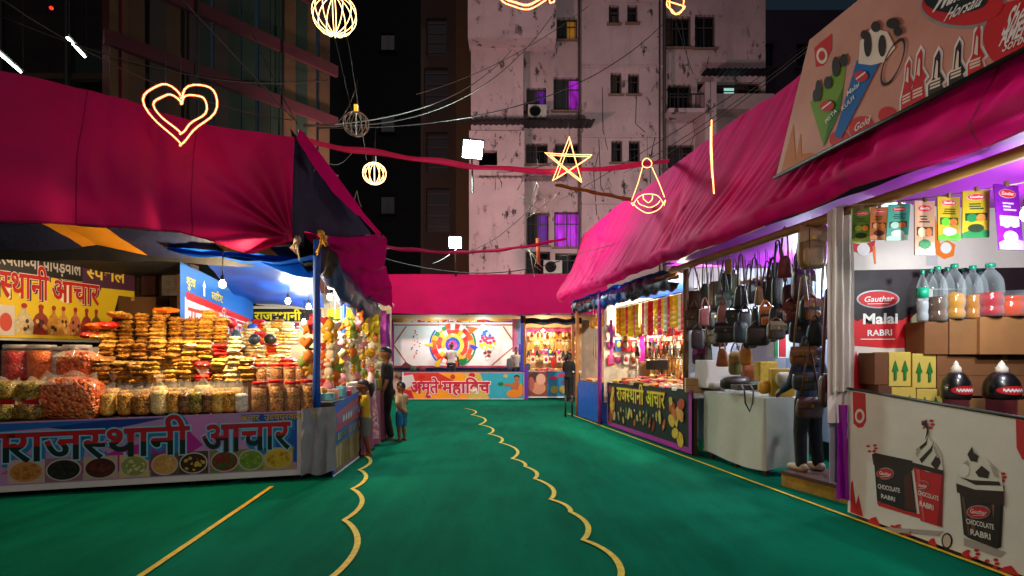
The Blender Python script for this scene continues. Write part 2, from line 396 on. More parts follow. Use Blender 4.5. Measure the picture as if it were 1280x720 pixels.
# ================================================================== BUILDINGS
def stain_mat(col, dark='#2a2323', amt=.5, seed=0.):
    m = bpy.data.materials.new('plaster'); m.use_nodes = True; N = m.node_tree.nodes; L = m.node_tree.links; b = N['Principled BSDF']
    tc = N.new('ShaderNodeTexCoord')
    def noi(sc, det, mp=(1, 1, 1), rough=.6):
        t = N.new('ShaderNodeTexNoise'); t.inputs['Scale'].default_value = sc; t.inputs['Detail'].default_value = det; t.inputs['Roughness'].default_value = rough
        k = N.new('ShaderNodeMapping'); k.inputs['Scale'].default_value = mp; k.inputs['Location'].default_value = (seed, seed*2, seed)
        L.new(tc.outputs['Object'], k.inputs[0]); L.new(k.outputs[0], t.inputs[0]); return t.outputs[0]
    def ramp(x, a, c, o0=0, o1=1):
        r = N.new('ShaderNodeMapRange'); r.inputs[1].default_value = a; r.inputs[2].default_value = c; r.inputs[3].default_value = o0; r.inputs[4].default_value = o1; L.new(x, r.inputs[0]); return r.outputs[0]
    def mul(x, y):
        r = N.new('ShaderNodeMath'); r.operation = 'MULTIPLY'; L.new(x, r.inputs[0])
        if isinstance(y, float): r.inputs[1].default_value = y
        else: L.new(y, r.inputs[1])
        return r.outputs[0]
    def mix(f, c1, c2):
        x = N.new('ShaderNodeMix'); x.data_type = 'RGBA'; L.new(f, x.inputs[0])
        for i, c in ((6, c1), (7, c2)):
            if isinstance(c, tuple): x.inputs[i].default_value = (*c, 1)
            else: L.new(c, x.inputs[i])
        return x.outputs[2]
    c = lin(col)
    base = mix(ramp(noi(.35, 6), .35, .65), tuple(k*.78 for k in c), tuple(min(1, k*1.12) for k in c))
    base = mix(mul(ramp(noi(1.6, 6, (1, 1, .22)), .55, .8), .55), base, tuple(k*.45 for k in c))
    mould = mul(ramp(noi(2.6, 8, (1, 1, .5), .68), .56, .62), ramp(noi(.28, 2), .43, .54))
    base = mix(mul(mould, float(amt)), base, lin(dark))
    L.new(base, b.inputs['Base Color']); b.inputs['Roughness'].default_value = .9
    bp = N.new('ShaderNodeBump'); bp.inputs['Strength'].default_value = .4; bp.inputs['Distance'].default_value = .03
    L.new(noi(9, 6), bp.inputs['Height']); L.new(bp.outputs[0], b.inputs['Normal'])
    return m
def glow(col, st):                                      # lit curtain behind a window: folds and darker patches
    m = bpy.data.materials.new('lit_curtain'); m.use_nodes = True; N = m.node_tree.nodes; L = m.node_tree.links; b = N['Principled BSDF']
    tc = N.new('ShaderNodeTexCoord'); mp = N.new('ShaderNodeMapping'); mp.inputs['Scale'].default_value = (2.2, 1, .9); t = N.new('ShaderNodeTexNoise'); t.inputs['Scale'].default_value = 1.7; t.inputs['Detail'].default_value = 4
    L.new(tc.outputs['Object'], mp.inputs[0]); L.new(mp.outputs[0], t.inputs[0]); r = N.new('ShaderNodeMapRange'); r.inputs[1].default_value = .38; r.inputs[2].default_value = .66; r.inputs[3].default_value = st*.08; r.inputs[4].default_value = st; L.new(t.outputs[0], r.inputs[0])
    b.inputs['Base Color'].default_value = (*lin(col), 1); b.inputs['Emission Color'].default_value = (*lin(col), 1); L.new(r.outputs[0], b.inputs['Emission Strength']); return m
def wall(mb, x0, x1, z0, z1, y, holes, mat, dep=.3, rmat=None):
    """front wall in the plane y with real window openings and reveals"""
    xs = sorted({x0, x1, *[max(x0, min(x1, h[k])) for h in holes for k in (0, 1)]}); zs = sorted({z0, z1, *[max(z0, min(z1, h[k])) for h in holes for k in (2, 3)]})
    for a, b in zip(xs, xs[1:]):
        for c, d in zip(zs, zs[1:]):
            mx, mz = (a+b)/2, (c+d)/2
            if any(h[0] < mx < h[1] and h[2] < mz < h[3] for h in holes): continue
            mb.add([(a, y, c), (b, y, c), (b, y, d), (a, y, d)], [(0, 1, 2, 3)], mat)
    for h in holes:
        a, b, c, d = h[:4]; r = rmat or mat
        mb.add([(a, y, c), (b, y, c), (b, y, d), (a, y, d), (a, y+dep, c), (b, y+dep, c), (b, y+dep, d), (a, y+dep, d)], [(0, 1, 5, 4), (1, 2, 6, 5), (2, 3, 7, 6), (3, 0, 4, 7)], r)
def body(mb, x0, x1, y0, y1, z0, z1, mat):            # sides, top and back of a block whose front is a wall()
    vs = [(x0, y0, z0), (x1, y0, z0), (x1, y0, z1), (x0, y0, z1), (x0, y1, z0), (x1, y1, z0), (x1, y1, z1), (x0, y1, z1)]
    mb.add(vs, [(0, 3, 7, 4), (1, 5, 6, 2), (3, 2, 6, 7), (5, 4, 7, 6)], mat)
BD = 26.0
def bx(px): return (px-CX)/F*BD
def bz(py): return EYE-(py-CY)/F*BD
PL = stain_mat('#c8acb0', amt=.95); PL2 = stain_mat('#c2a6aa', amt=.9, seed=11.3); PL3 = stain_mat('#866a5c', amt=.3, seed=4.4)
bld = thing('apartment_building', 'stained pinkish apartment block with small barred windows rising behind the stalls', 'building', (2, BD, 0))
FRM = mk('#4a3c38', r=.6); GLS = mk('#0a0a10', r=.08, nz=0, coat=.4); STEEL = mk('#3c3838', r=.5, met=.6)
PURP = glow('#b424e0', .6); DIMP = glow('#6a24a8', .3); COOL = mk('#a8d8d0', em=.55, emc='#b8f0e0'); WARMW = mk('#a07020', em=.12, emc='#ffb040')
def win(px0, px1, py0, py1, y, glass=GLS, div=2, bars=0, dep=.22):
    x0, x1, z1, z0 = bx(px0), bx(px1), bz(py0), bz(py1); fw = .06
    b = MB()
    for c, d in (((x0+fw/2, y+dep, (z0+z1)/2), (fw, .06, z1-z0)), ((x1-fw/2, y+dep, (z0+z1)/2), (fw, .06, z1-z0)), (((x0+x1)/2, y+dep, z1-fw/2), (x1-x0-2*fw, .06, fw)), (((x0+x1)/2, y+dep, z0+fw/2), (x1-x0-2*fw, .06, fw))): b.box(c, d, FRM)
    for k in range(1, div): b.box((x0+(x1-x0)*k/div, y+dep, (z0+z1)/2), (.05, .05, z1-z0-2*fw), FRM)
    b.box(((x0+x1)/2, y+dep-.004, z0+(z1-z0)*.68), (x1-x0-2*fw, .04, .045), FRM)
    for k in range(bars): b.tube([(x0+(x1-x0)*(k+.5)/bars, y+.03, z0), (x0+(x1-x0)*(k+.5)/bars, y+.03, z1)], .012, STEEL, 4)
    o = b.build('window', bld)
    s_ = MB(); s_.box(((x0+x1)/2, y-.06, z0-.05), (x1-x0+.2, .16, .07), PL3); s_.build('sill', o)
    if rnd.random() < .6: s_ = MB(); f = rnd.uniform(.25, .6); s_.grid(lambda u, v: V((x0+.05+(x1-x0)*f*u, y+dep+.03+.02*sin(u*30), z0+.05+(z1-z0-.1)*v)), 24, 2, mk(rnd.choice(['#3a3038', '#4a4438', '#2c3438', '#503a34']), r=.9, nz=.4, ns=5)); s_.build('curtain', o)
    p = MB(); p.add([(x0+.03, y+dep+.06, z0+.03), (x1-.03, y+dep+.06, z0+.03), (x1-.03, y+dep+.06, z1-.03), (x0+.03, y+dep+.06, z1-.03)], [(0, 1, 2, 3)], glass)
    # something half seen behind the glass: a curtain or stored things, so that panes are not alike
    p.build('pane', o)
    return o
def H(px0, px1, py0, py1): return (bx(px0), bx(px1), bz(py1), bz(py0))
# stair tower, the plain middle part
tw = [(761, 774, 6, 30), (784, 797, 6, 29), (763, 777, 91, 118), (785, 799, 92, 118), (764, 778, 176, 203), (786, 800, 176, 203), (764, 778, 262, 288)]
mb = MB(); hs = [H(*w) for w in tw]
wall(mb, bx(727), bx(828), 0, 22, BD, hs, PL); body(mb, bx(727), bx(828), BD, BD+7, 0, 22, PL); mb.build('stair_tower', bld)
for w in tw: win(*w, BD, bars=3, div=1)
# left wing with recessed bays
Yl = BD-.8
mb = MB(); lw = [(658, 683, 108, 138), (692, 726, 95, 137), (696, 722, 20, 48), (657, 685, 178, 204), (694, 724, 178, 204), (658, 686, 265, 306), (693, 726, 264, 308), (657, 688, 314, 342), (694, 726, 316, 342)]
wall(mb, bx(655), bx(727)-.002, 0, 22, BD+.12, [H(*w) for w in lw], PL2); body(mb, bx(655), bx(727)-.002, BD+.12, BD+6, 0, 22, PL2)
mb.build('window_bay', bld)
for w, g in zip(lw, (DIMP, PURP, WARMW, GLS, GLS, DIMP, PURP, GLS, GLS)): win(*w, BD+.12, g, bars=4)
mb = MB(); wall(mb, bx(588), bx(655), 0, bz(172), Yl, [H(600, 622, 196, 214)], PL); body(mb, bx(588), bx(655), Yl, BD+4, 0, bz(172), PL)
wall(mb, bx(590), bx(654), bz(172), bz(70), Yl+.15, [], PL2); body(mb, bx(590), bx(654), Yl+.15, BD+4, bz(172), bz(70)-.01, PL2)
mb.build('corner_wing', bld)
mb = MB(); mb.box((bx(640), Yl-.15, bz(45)), (bx(692)-bx(588), 1.1, bz(20)-bz(70)), PL); mb.build('balcony', bld)
mb = MB(); wall(mb, bx(594), bx(692), bz(20), 22, Yl+.9, [H(604, 622, 4, 20), H(655, 688, 0, 22)], PL3); body(mb, bx(594), bx(692), Yl+.9, BD+5, bz(20), 22, PL3); mb.build('upper_wall', bld)
win(604, 622, 4, 20, Yl+.9, COOL, div=1)
for c, d, h in (((bx(612), Yl-.2, bz(14)), (.5, .35, .5), '#3d3630'), ((bx(648), Yl-.3, bz(15)), (.9, .3, .35), '#54504c')): mb = MB(); mb.box(c, d, mk(h)); mb.build('balcony_box', bld)
# weather ledges and the dark corrugated canopies
def canopy(px0, px1, py, dep, drop, name='canopy', mat=None):
    b = MB(); x0, x1, z = bx(px0), bx(px1), bz(py); n = int((x1-x0)/.12)
    mt = mat or mk('#26232a', r=.6, met=.3)
    b.grid(lambda u, v: V((x0+(x1-x0)*u, BD-.05-dep*v, z-drop*v+.03*sin(u*n*pi))), n*2, 2, mt)
    b.grid(lambda u, v: V((x0+(x1-x0)*u, BD-.05-dep*v, z-.03-drop*v+.03*sin(u*n*pi))), n*2, 2, mt)
    b.build(name, bld)
canopy(590, 738, 160, 1.5, .25); canopy(600, 706, 226, 1.1, .15, 'ledge', PL2)
canopy(875, 962, 95, .8, .08)
for z in (bz(84), bz(171), bz(254), bz(2)): mb = MB(); mb.box(((bx(727)+bx(828))/2, BD-.04, z), (bx(828)-bx(727), .08, .1), PL); mb.build('string_course', bld)
# right wing
Yr = BD+.5
rw = [(833, 868, 12, 52), (873, 899, 10, 53), (838, 868, 99, 141), (876, 957, 96, 119), (838, 872, 176, 206), (880, 905, 170, 206), (910, 940, 172, 206)]
mb = MB(); wall(mb, bx(828)+.002, bx(963), 0, bz(-60), Yr, [H(*w) for w in rw], PL2); body(mb, bx(828)+.002, bx(963), Yr, BD+7, 0, bz(-60), PL2); mb.build('right_wing', bld)
for w in rw[:3]+rw[4:]: win(*w, Yr, bars=5)
win(876, 898, 96, 119, Yr, GLS); win(898, 927, 99, 119, Yr, COOL, div=1); win(927, 957, 96, 119, Yr, GLS)
mb = MB(); mb.box(((bx(830)+bx(878))/2, Yr-.7, bz(147)), (bx(878)-bx(830), 1.2, .18), PL2); mb.box((bx(880), Yr-.7, bz(160)), (.5, 1.4, 3.4), PL)
mb.box(((bx(884)+bx(962))/2, Yr-.5, bz(132)), (bx(962)-bx(884), .9, .7), PL2); mb.build('balcony', bld)
mb = MB()
for k in range(9): mb.box((bx(832+k*5.2), Yr-1.25, bz(137)), (.03, .03, .75), STEEL)
mb.box((bx(854), Yr-1.25, bz(127)), (1.75, .05, .05), STEEL); mb.build('railing', bld)
mb = MB(); mb.tube([(bx(830), BD-.1, 0), (bx(830), BD-.1, 22)], .07, mk('#5a4c4a', r=.7), 8); mb.tube([(bx(824), BD-.08, 2), (bx(824), BD-.08, 22)], .04, mk('#463c3c'), 6)
mb.tube([(bx(724), BD-.02, 3), (bx(724), BD-.02, 20)], .05, mk('#564a48'), 6)
mb.build('drainpipe', bld)
for k in range(6):                                  # short broken cable runs on the wall
    mb = MB(); x = bx(rnd.uniform(735, 955)); z = bz(rnd.uniform(-5, 250)); mb.tube([(x, BD-.03, z), (x+rnd.uniform(-.3, .3), BD-.05, z-rnd.uniform(.5, 2.2)), (x+rnd.uniform(-.4, .4), BD-.03, z-rnd.uniform(2.3, 3))], .012, STEEL, 4); mb.build('wall_cable', bld)
def ac(px, py, y, label):
    x, z = bx(px), bz(py); t = thing('air_conditioner', label, 'air conditioner', (x, y, z-.3)); g = mk('#b8b2ac', r=.5)
    b = MB(); b.box((x, y, z), (.85, .35, .6), g, bev=.03); b.build('casing', t)
    b = MB(); b.lathe([(0, 0), (.2, .0), (.235, .012), (.25, .03), (.26, 0)], (0, 0, 0), mk('#1c1c20', r=.4), 18, T=TR((x-.1, y-.178, z), rx=R(90)))
    for k in range(7): b.box((x-.1, y-.2, z-.18+.06*k), (.42*max(.3, cos((k-3)*.4)), .008, .012), STEEL)
    b.build('fan_grille', t)
    for q in (-.3, .3): b = MB(); b.box((x+q, y+.1, z-.33), (.05, .6, .05), STEEL); b.build('bracket', t)
ac(671, 146, BD-.45, 'white outdoor air conditioner bracketed below the purple lit window'); ac(690, 336, BD-.4, 'white outdoor air conditioner low on the wall just above the pink back awning')
# neighbouring buildings, dim
nb = thing('tenement_building', 'dim brown tenement with shuttered windows left of the stained block', 'building', (-3, 30, 0))
def nbx(px): return (px-CX)/F*30
def nbz(py): return EYE-(py-CY)/F*30
mb = MB(); hs = [(nbx(a), nbx(b), nbz(d), nbz(c)) for a, b, c, d in ((533, 558, 22, 70), (530, 560, 84, 138), (533, 560, 165, 215), (533, 562, 235, 290))]
DK = stain_mat('#3c3128', amt=.3, seed=7); wall(mb, nbx(526), nbx(592), 0, 26, 30, hs, DK); body(mb, nbx(526), nbx(592), 30, 36, 0, 26, DK); mb.build('wall', nb)
for a, b, c, d in hs:
    w = MB(); w.box(((a+b)/2, 30.2, (c+d)/2), (b-a-.02, .1, d-c-.02), mk('#1c1e22', r=.4))
    for k in range(4): w.box(((a+b)/2, 30.13, c+(d-c)*(k+.5)/4), (b-a-.1, .04, .06), FRM)
    w.build('window', nb)
mb = MB(); mb.box((nbx(583), 29.4, 10), (.9, 1.0, 26), mk('#503c24', r=.9, ns=1)); mb.build('corner_column', nb)
mb = MB(); mb.box((nbx(566), 29.0, 2.6), (1.5, 1.5, 5.4), PL3); mb.build('annex', nb)
def block(name, label, x0, x1, y0, y1, h, col, wx, wz, lit=None):
    t = thing(name, label, 'building', ((x0+x1)/2, y0, 0)); hs = []
    n = max(1, int((x1-x0)/wx)); k = int(h/wz)
    for i in range(n):
        for j in range(1, k):
            cx = x0+(i+.5)*(x1-x0)/n; hs.append((cx-.55, cx+.55, j*wz, j*wz+1.4))
    b = MB(); m = stain_mat(col, amt=.3, seed=x0); wall(b, x0, x1, 0, h, y0, hs, m); body(b, x0, x1, y0, y1, 0, h, m); b.build('wall', t)
    for a, c, e, f in hs:
        w = MB(); w.box(((a+c)/2, y0+.2, (e+f)/2), (c-a-.01, .05, f-e-.01), lit if lit and rnd.random() < .25 else GLS); w.box(((a+c)/2, y0+.15, (e+f)/2), (.06, .05, f-e-.02), GLS); w.box(((a+c)/2, y0-.12, e-.1), (c-a+.3, .3, .08), m); w.build('window', t)
block('tower_block', 'dark teal tower block standing back in the night behind the unlit globe', -15, -4.6, 44, 54, 34, '#0a1418', 5.5, 6.4)
block('tower_block', 'dark block with dim violet windows at the upper right behind the banner', 13.6, 26, 33, 42, 22, '#3a2e40', 2.4, 3.1, DIMP)
# scaffold and board hoarding to the left, running away to the right
A0 = V((-5.26, 16, 0)); AD = V((-.625, -.78, 0)).normalized()
hd = thing('board_hoarding', 'tall hoarding of upright brown and green boards crossed by magenta beams', 'hoarding', A0)
bc = [mk('#3c2812', r=.9, ns=2, nz=.45, bump=.4, bs=12), mk('#081e14', r=.85, ns=2, nz=.4), mk('#443016', r=.9, ns=2, nz=.45, bump=.4, bs=12), mk('#26201a', r=.9, ns=2), mk('#0a2418', r=.9)]
nv = V((AD.y, -AD.x, 0)); nv = nv if nv.y < 0 else -nv
rzh = math.atan2(AD.y, AD.x)
for k in range(15):
    t = .17+k*.35; c = A0+AD*t+nv*rnd.uniform(0, .05); b = MB()
    b.box((0, 0, 8), (.335, .04, 13.4+rnd.uniform(-.3, .3)), bc[(k*2+k//3) % 5], TR((c.x, c.y, 0), rz=rzh, ry=R(rnd.uniform(-.4, .4)))); b.build('board', hd)
for z in (8.25, 9.72, 11.4, 6.6, 5.0):
    b = MB(); c = A0+AD*2.6+nv*.15; b.box((0, 0, 0), (5.6, .12, .3), mk('#3a0614', r=.85, ns=3, nz=.4), TR((c.x, c.y, z), rz=rzh)); b.build('beam', hd)
for t in (1.5, 3.6):
    b = MB(); c = A0+AD*t+nv*.25; b.tube([c+V((0, 0, .5)), c+V((0, 0, 14))], .03, STEEL, 6); b.build('pole', hd)
sf = thing('scaffold_frame', 'dark open scaffold with planks and poles at the far upper left', 'scaffold', (-11, 14, 0))
b = MB(); b.box((-8.55, 12.0, 7.5), (.42, .06, 13), mk('#4c0a10', r=.8), TR((0, 0, 0))); b.build('red_drape', sf)
WD = mk('#3c2c1c', r=.9, ns=3)
for x in (-9.3, -10.8, -12.4, -14.2):
    b = MB(); b.tube([(x, 13.6, 0), (x, 13.6, 14)], .06, STEEL, 7); b.build('pole', sf)
for z in (6.2, 8.4, 10.6):
    b = MB(); b.box((-12, 13.7, z), (7.2, .1, .14), WD); b.build('ledger', sf)
b = MB(); b.box((-12.4, 15.4, 7), (8, .1, 14), mk('#1d1a17', r=.95, ns=1, nz=.5)); b.build('back_wall', sf)
for k in range(5):
    b = MB(); b.box((-13.6+k*1.1, 15.2, 6.4+(k % 3)*1.5), (.7, .25, .9+.2*(k % 2)), mk(['#2c2a30', '#3a2a20', '#20302c'][k % 3], r=.8)); b.build('stored_crate', sf)
TUBE = mk('#e8fff4', em=14, emc='#e6fff2', nz=0)
for pa, pb, d, l in (((84, 47), (106, 71), 11.4, 'lit white tube light upper right of the pair in the dark scaffold'), ((-4, 64), (26, 90), 11.4, 'lit white tube light at the far left edge in the dark scaffold')):
    a, c = P(*pa, d), P(*pb, d+.7); t = thing('tube_light', l, 'lamp', a, 'tube lights in the scaffold')
    b = MB(); b.tube([a, c], .022, TUBE, 8); b.build('tube', t)
    b = MB(); b.tube([a+V((0, .05, .05)), c+V((0, .05, .05))], .03, mk('#888888'), 6); b.tube([a+V((0, .05, .05)), a+V((0, .05, 2.0))], .008, STEEL, 4); b.tube([c+V((0, .05, .05)), c+V((0, .05, 2.0))], .008, STEEL, 4); b.build('batten', t)
# ================================================================== AWNINGS AND TENT CLOTH
PINK = mk((.64, .002, .14), r=.7, nz=.32, ns=1.1, tl=.14, bump=.12, bs=55, sp=.08)
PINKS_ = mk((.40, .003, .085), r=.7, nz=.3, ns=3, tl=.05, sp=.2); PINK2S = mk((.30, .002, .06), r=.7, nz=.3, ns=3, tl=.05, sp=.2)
PINK2 = mk((.52, .003, .10), r=.6, nz=.28, ns=1.0, tl=.12, bump=.1, bs=55, sp=.25)
PURPLE = mk('#a028b8', r=.5, nz=.15, ns=1.5, tl=.25, sheen=.2)
BLUE = mk('#0b4fb8', r=.38, nz=.25, ns=2.5, tl=.2, bump=.4, bs=9)
NAVY = mk('#101a3c', r=.55, nz=.3, ns=3, bump=.3, bs=14); YCL = mk('#d88a12', r=.7, nz=.2, ns=3, tl=.15)
BLACK = mk('#0d0c0e', r=.65, nz=.3, ns=3, bump=.3, bs=12)
BAMB = mk('#8a5a22', r=.6, nz=.4, ns=4, streak=(1, 1, 6)); POSTB = mk('#0a48a8', r=.5, nz=.3, ns=5)
def fbm(*p): return NZ.noise(V(p))+.5*NZ.noise(V(p)*2.1)
# right-hand awning: profile from ridge down to the eave, rolled under
def awn(u, v):
    d = 2.2+13.2*u
    if u > .985: d = 15.2+.2*(1-v)
    seg = abs(((d-1.4) % 3.9)/3.9-.5)*2                       # 1 at the supports, 0 between them
    sag = (1-seg)**1.0
    zr = 5.02+.05*NZ.noise(V((d*.7, 0, 1)))-.10*sag
    ze = 3.12-.06*sag+.05*NZ.noise(V((d*1.1, 4, 0)))
    o0, o1 = .47, -.2-.08*sag
    w = v
    if w < .8:
        t = w/.8; o = o0+(o1-o0)*t**1.15; z = zr+(ze+.16-zr)*t
        bow = sin(pi*t); o += bow*(.09*(1-seg)-.05)
        dd = d+.55*(1-t)                                      # the gathers run aslant
        fold = .022*sin(dd*13+2.5*NZ.noise(V((dd*.9, 0, 0))))*(.4+.65*NZ.noise(V((dd*.35, 5, 2)))**2*3)+.014*sin((d+.9*(1-t))*31+4*NZ.noise(V((dd*1.7, t, 4))))*max(0, .3+NZ.noise(V((dd*.8, t*2, 8)))*1.6)
        fold += .05*fbm(dd*.9, t*1.3, 0)+.05*max(0, 1-abs(((d+.5*t-1.4) % 3.9)/3.9-.04)*14)
        o += fold*(.25+.75*t)*1.1
    else:
        t = (w-.8)/.2; a = pi*t*.95; o = o1+.05*(1-cos(a))*.9-.02*sin(a); z = ze+.16-.20*t-.02*sin(a)
        o += .03*fbm(d*1.6, 2, 1); z += .025*fbm(d*2.2, t*2, 9)
    return RL(d, o, z)
mb = MB(); mb.grid(awn, 560, 48, lambda u, v: PINKS_ if int(u*560) % 53 == 20 or v > .985 else PINK)
ra = mb.build('cloth_awning', label='long magenta cloth awning sloping over the right-hand row of stalls', cat='awning')
# cloth ceiling behind it
def ceil_r(u, v):
    d = 2.2+7.3*u; o = .02+3.0*v
    z = 3.1+.10*v-.22*sin(pi*v)*(.5+.5*sin(d*1.7))+.05*sin((d+o*.4)*7+NZ.noise(V((d, o, 0))))*(.2+v)*.6
    return RL(d, o, z)
mb = MB(); mb.grid(ceil_r, 120, 26, PURPLE); mb.build('cloth_ceiling', label='violet gathered cloth ceiling above the ice cream and bag stalls', cat='cloth')
def ceil_b(u, v):
    d = 9.5+5.6*u; o = .02+2.4*v
    return RL(d, o, 3.02+.03*v-.14*sin(pi*v)+.05*fbm(d*1.4, o*1.3, 3))
mb = MB(); mb.grid(ceil_b, 60, 20, BLUE); mb.build('tarp_ceiling', label='crumpled blue tarpaulin ceiling above the far right stalls', cat='tarpaulin')
# crumpled dark-blue bundles along the eave of the far stalls
for k, (d0, d1, col, lb) in enumerate(((9.3, 11.2, NAVY, 'dark crumpled tarp edge hanging beside the bag stall post'), (11.2, 13.2, BLUE, 'crumpled blue tarp edge above the yellow packet strips'), (13.1, 15.0, NAVY, 'dark bunched tarp edge hanging over the blue counter'))):
    def fe(u, v):
        d = d0+(d1-d0)*u; a = 1.9*pi*v
        r = .10+.05*fbm(d*4, cos(a)*1.2, sin(a)*1.2+k)
        return RL(d, .14+r*cos(a)*.9, 2.86+.03*NZ.noise(V((d*2, 0, 0)))+1.7*r*sin(a))
    mb = MB(); mb.grid(fe, 60, 18, col); mb.build('tarp_edge', label=lb, cat='tarpaulin')
# posts and rails of the right-hand row
def pole(a, b, r, mat, name, label, cat='post', group=None, seg=8):
    m_ = MB(); a = V(a); b = V(b); n = 8
    m_.tube([a+(b-a)*i/n+V((.012*NZ.noise(V((i*1.3, a.x, a.y))), .012*NZ.noise(V((i*1.3, 9, a.y))), 0)) for i in range(n+1)], [r*(1+.06*sin(i*2)) for i in range(n+1)], mat, seg)
    return m_.build(name, label=label, cat=cat, group=group)
pole(RL(2.4, .06, 2.98), RL(9.2, .06, 2.96), .05, BAMB, 'bamboo_rail', 'yellowish bamboo rail under the awning edge above the hanging bags', 'rail')
pole(RL(9.2, .12, 2.92), RL(15.1, .1, 2.9), .045, BAMB, 'bamboo_rail', 'bamboo rail under the awning edge above the far right stalls', 'rail')
for d, o, lb, mt in ((9.05, .22, 'brown wooden post between the bag stall and the packet stall', mk('#5a3a20', r=.8, ns=4)), (12.75, .06, 'purple wrapped post left of the packet stall banner', mk('#8a2090', r=.5)), (12.95, .12, 'pale bamboo post right of the blue counter', BAMB), (14.72, .12, 'thick tan post at the far end of the right-hand row', mk('#b07a48', r=.7))):
    pole(RL(d, o, 0), RL(d, o, 3.0), .045, mt, 'stall_post', lb)

# left-hand awning: a great upright magenta sheet
T1 = LT(366, 0)
def lsheet(u, v):
    t = -.32+(T1+.32)*u
    zt = 4.83-.42*(t+.05)+.02*sin(t*9)-.07*(sin(pi*min(1, max(0, (t-.35)/.65))))
    zb = 3.03+.02*sin(t*5)-.10*max(0, sin(pi*min(1, max(0, (t-.55)/.42))))-.10*max(0, 1-abs(t-.82)*6)
    z = zt+(zb-zt)*v
    o = .30*(1-v)-.12*sin(pi*v)
    tie = V((T1*3.1, 3.04)); q = V((t*3.1, z))-tie; r = q.length; a = math.atan2(q.y, -q.x)
    o += .10*sin(a*15+NZ.noise(V((a*3, r, 0)))*1.2)*math.exp(-(r/.8)**1.3)*min(1, r*4)
    for tt, am, w in ((.18, .05, .05), (.45, .05, .035), (.28, .03, .03), (.72, .03, .05)):
        o += am*math.exp(-((t-tt-.05*v)/w)**2)*(1-.5*v)
    o += .05*fbm(t*2.5, z*.8, 4)+.012*sin((t*3+z*.6)*14+3*NZ.noise(V((t*4, z*1.5, 1))))*max(0, .2+NZ.noise(V((t*3, z, 6)))*1.5)
    return LF(t, o, z)
mb = MB(); mb.grid(lsheet, 240, 70, lambda u, v: PINK2S if int(u*240) % 71 == 30 or v > .985 else PINK2)
mb.build('cloth_awning', label='broad magenta cloth sheet hung above the left pickle stall', cat='awning')
pk = P(370, 161, 7.15)
a = P(371, 163, 7.2); b = P(474, 292, 7.75)
def strip(u, v):
    c = a+(b-a)*u; c = c+V((.0, 0, -.05*sin(pi*u)))
    return c+V((.0, .1, 0))*v+V((.02, 0, .25))*(v-.6)*(.35+.65*sin(pi*min(1, u*1.2+.1))**.7)+V((0, .03*fbm(u*5, v, 0), .02*fbm(u*6, v*2, 2)))
mb = MB(); mb.grid(strip, 50, 8, PINK); mb.build('cloth_strip', label='narrow pink cloth strip slanting from the left awning peak to its outer corner', cat='cloth')
q = [P(380, 289, 7.1), P(474, 292, 7.75), P(494, 386, 11.4), P(447, 366, 11.0)]
def lawn(u, v):
    c = q[0]*(1-u)*(1-v)+q[1]*u*(1-v)+q[2]*u*v+q[3]*(1-u)*v
    if v > .02: c = c+V((.10*fbm(v*4, u*1.2, 0)*u, 0, .12*fbm(u*2.5, v*5, 7)-.06*sin(v*22+u*2)*u-.18*sin(pi*v)*(1-u)))
    return c+V((0, 0, -.06*sin(pi*u)))
mb = MB(); mb.grid(lawn, 40, 70, PINK); mb.build('cloth_awning', label='rumpled magenta awning flap over the toy stall beside the walkway', cat='awning')
# dark inside of the peak, seen in the gap
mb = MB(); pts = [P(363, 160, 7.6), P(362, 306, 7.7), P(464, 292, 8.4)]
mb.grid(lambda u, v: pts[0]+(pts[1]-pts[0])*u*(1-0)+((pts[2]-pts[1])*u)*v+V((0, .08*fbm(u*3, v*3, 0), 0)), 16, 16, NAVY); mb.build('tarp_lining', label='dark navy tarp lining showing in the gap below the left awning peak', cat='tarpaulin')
# striped inner cloth under the left sheet
def stripe(u, v):
    x = u*7.2
    return YCL if (x+.2) % 2.9 < 1.15 else NAVY
def lining(u, v):
    t = -.36+(T1+.30)*(u+.085*v); o = .06+.3*v; z = 3.06-.20*v-.08*sin(pi*((u*2.4) % 1))*(.3+.7*v)
    return LF(t, o, z+.02*fbm(u*6, v*2, 0))
mb = MB(); mb.grid(lining, 216, 10, stripe); mb.build('striped_lining', label='navy and yellow striped tent lining under the left magenta sheet', cat='cloth')
def dark(u, v):
    t = -.32+1.12*u; return LF(t, .30+.10*v, 2.93-.06*u-(.20+.04*sin(u*7)-.10*max(0, u-.75)*3)*v+.02*fbm(u*6, v, 2))
mb = MB(); mb.grid(dark, 60, 14, BLACK); mb.build('tarp_flap', label='black tarp flap sagging under the striped lining of the left stall', cat='tarpaulin')
def dark2(u, v):
    t = -.32+.8*u; return LF(t, .5+2.6*v, 2.88-.06*v+.03*fbm(u*4, v*4, 6))
mb = MB(); mb.grid(dark2, 20, 20, BLACK); mb.build('tarp_ceiling', label='black tarpaulin ceiling over the dark left end of the pickle stall', cat='tarpaulin')
bq = [P(252, 322, 7.05), P(392, 318, 7.0), P(405, 384, 11.2), P(300, 378, 11.4)]
def bluec(u, v):
    c = bq[0]*(1-u)*(1-v)+bq[1]*u*(1-v)+bq[2]*u*v+bq[3]*(1-u)*v
    return c+V((0, 0, .06*fbm(u*2, v*3, 0)-.16*sin(pi*u)*(1-v)*.4))
mb = MB(); mb.grid(bluec, 40, 40, BLUE); mb.build('tarp_ceiling', label='bright blue tarpaulin ceiling over the lit part of the left stall', cat='tarpaulin')
def bluef(u, v):
    t = .50+(LT(392, .1)-.50)*u; droop = .03+.20*u**1.5+.05*sin(u*9)
    return LF(t, .16+.10*sin(v*pi)+.04*fbm(u*7, v*2, 0), 2.88-.06*u-(droop)*v)
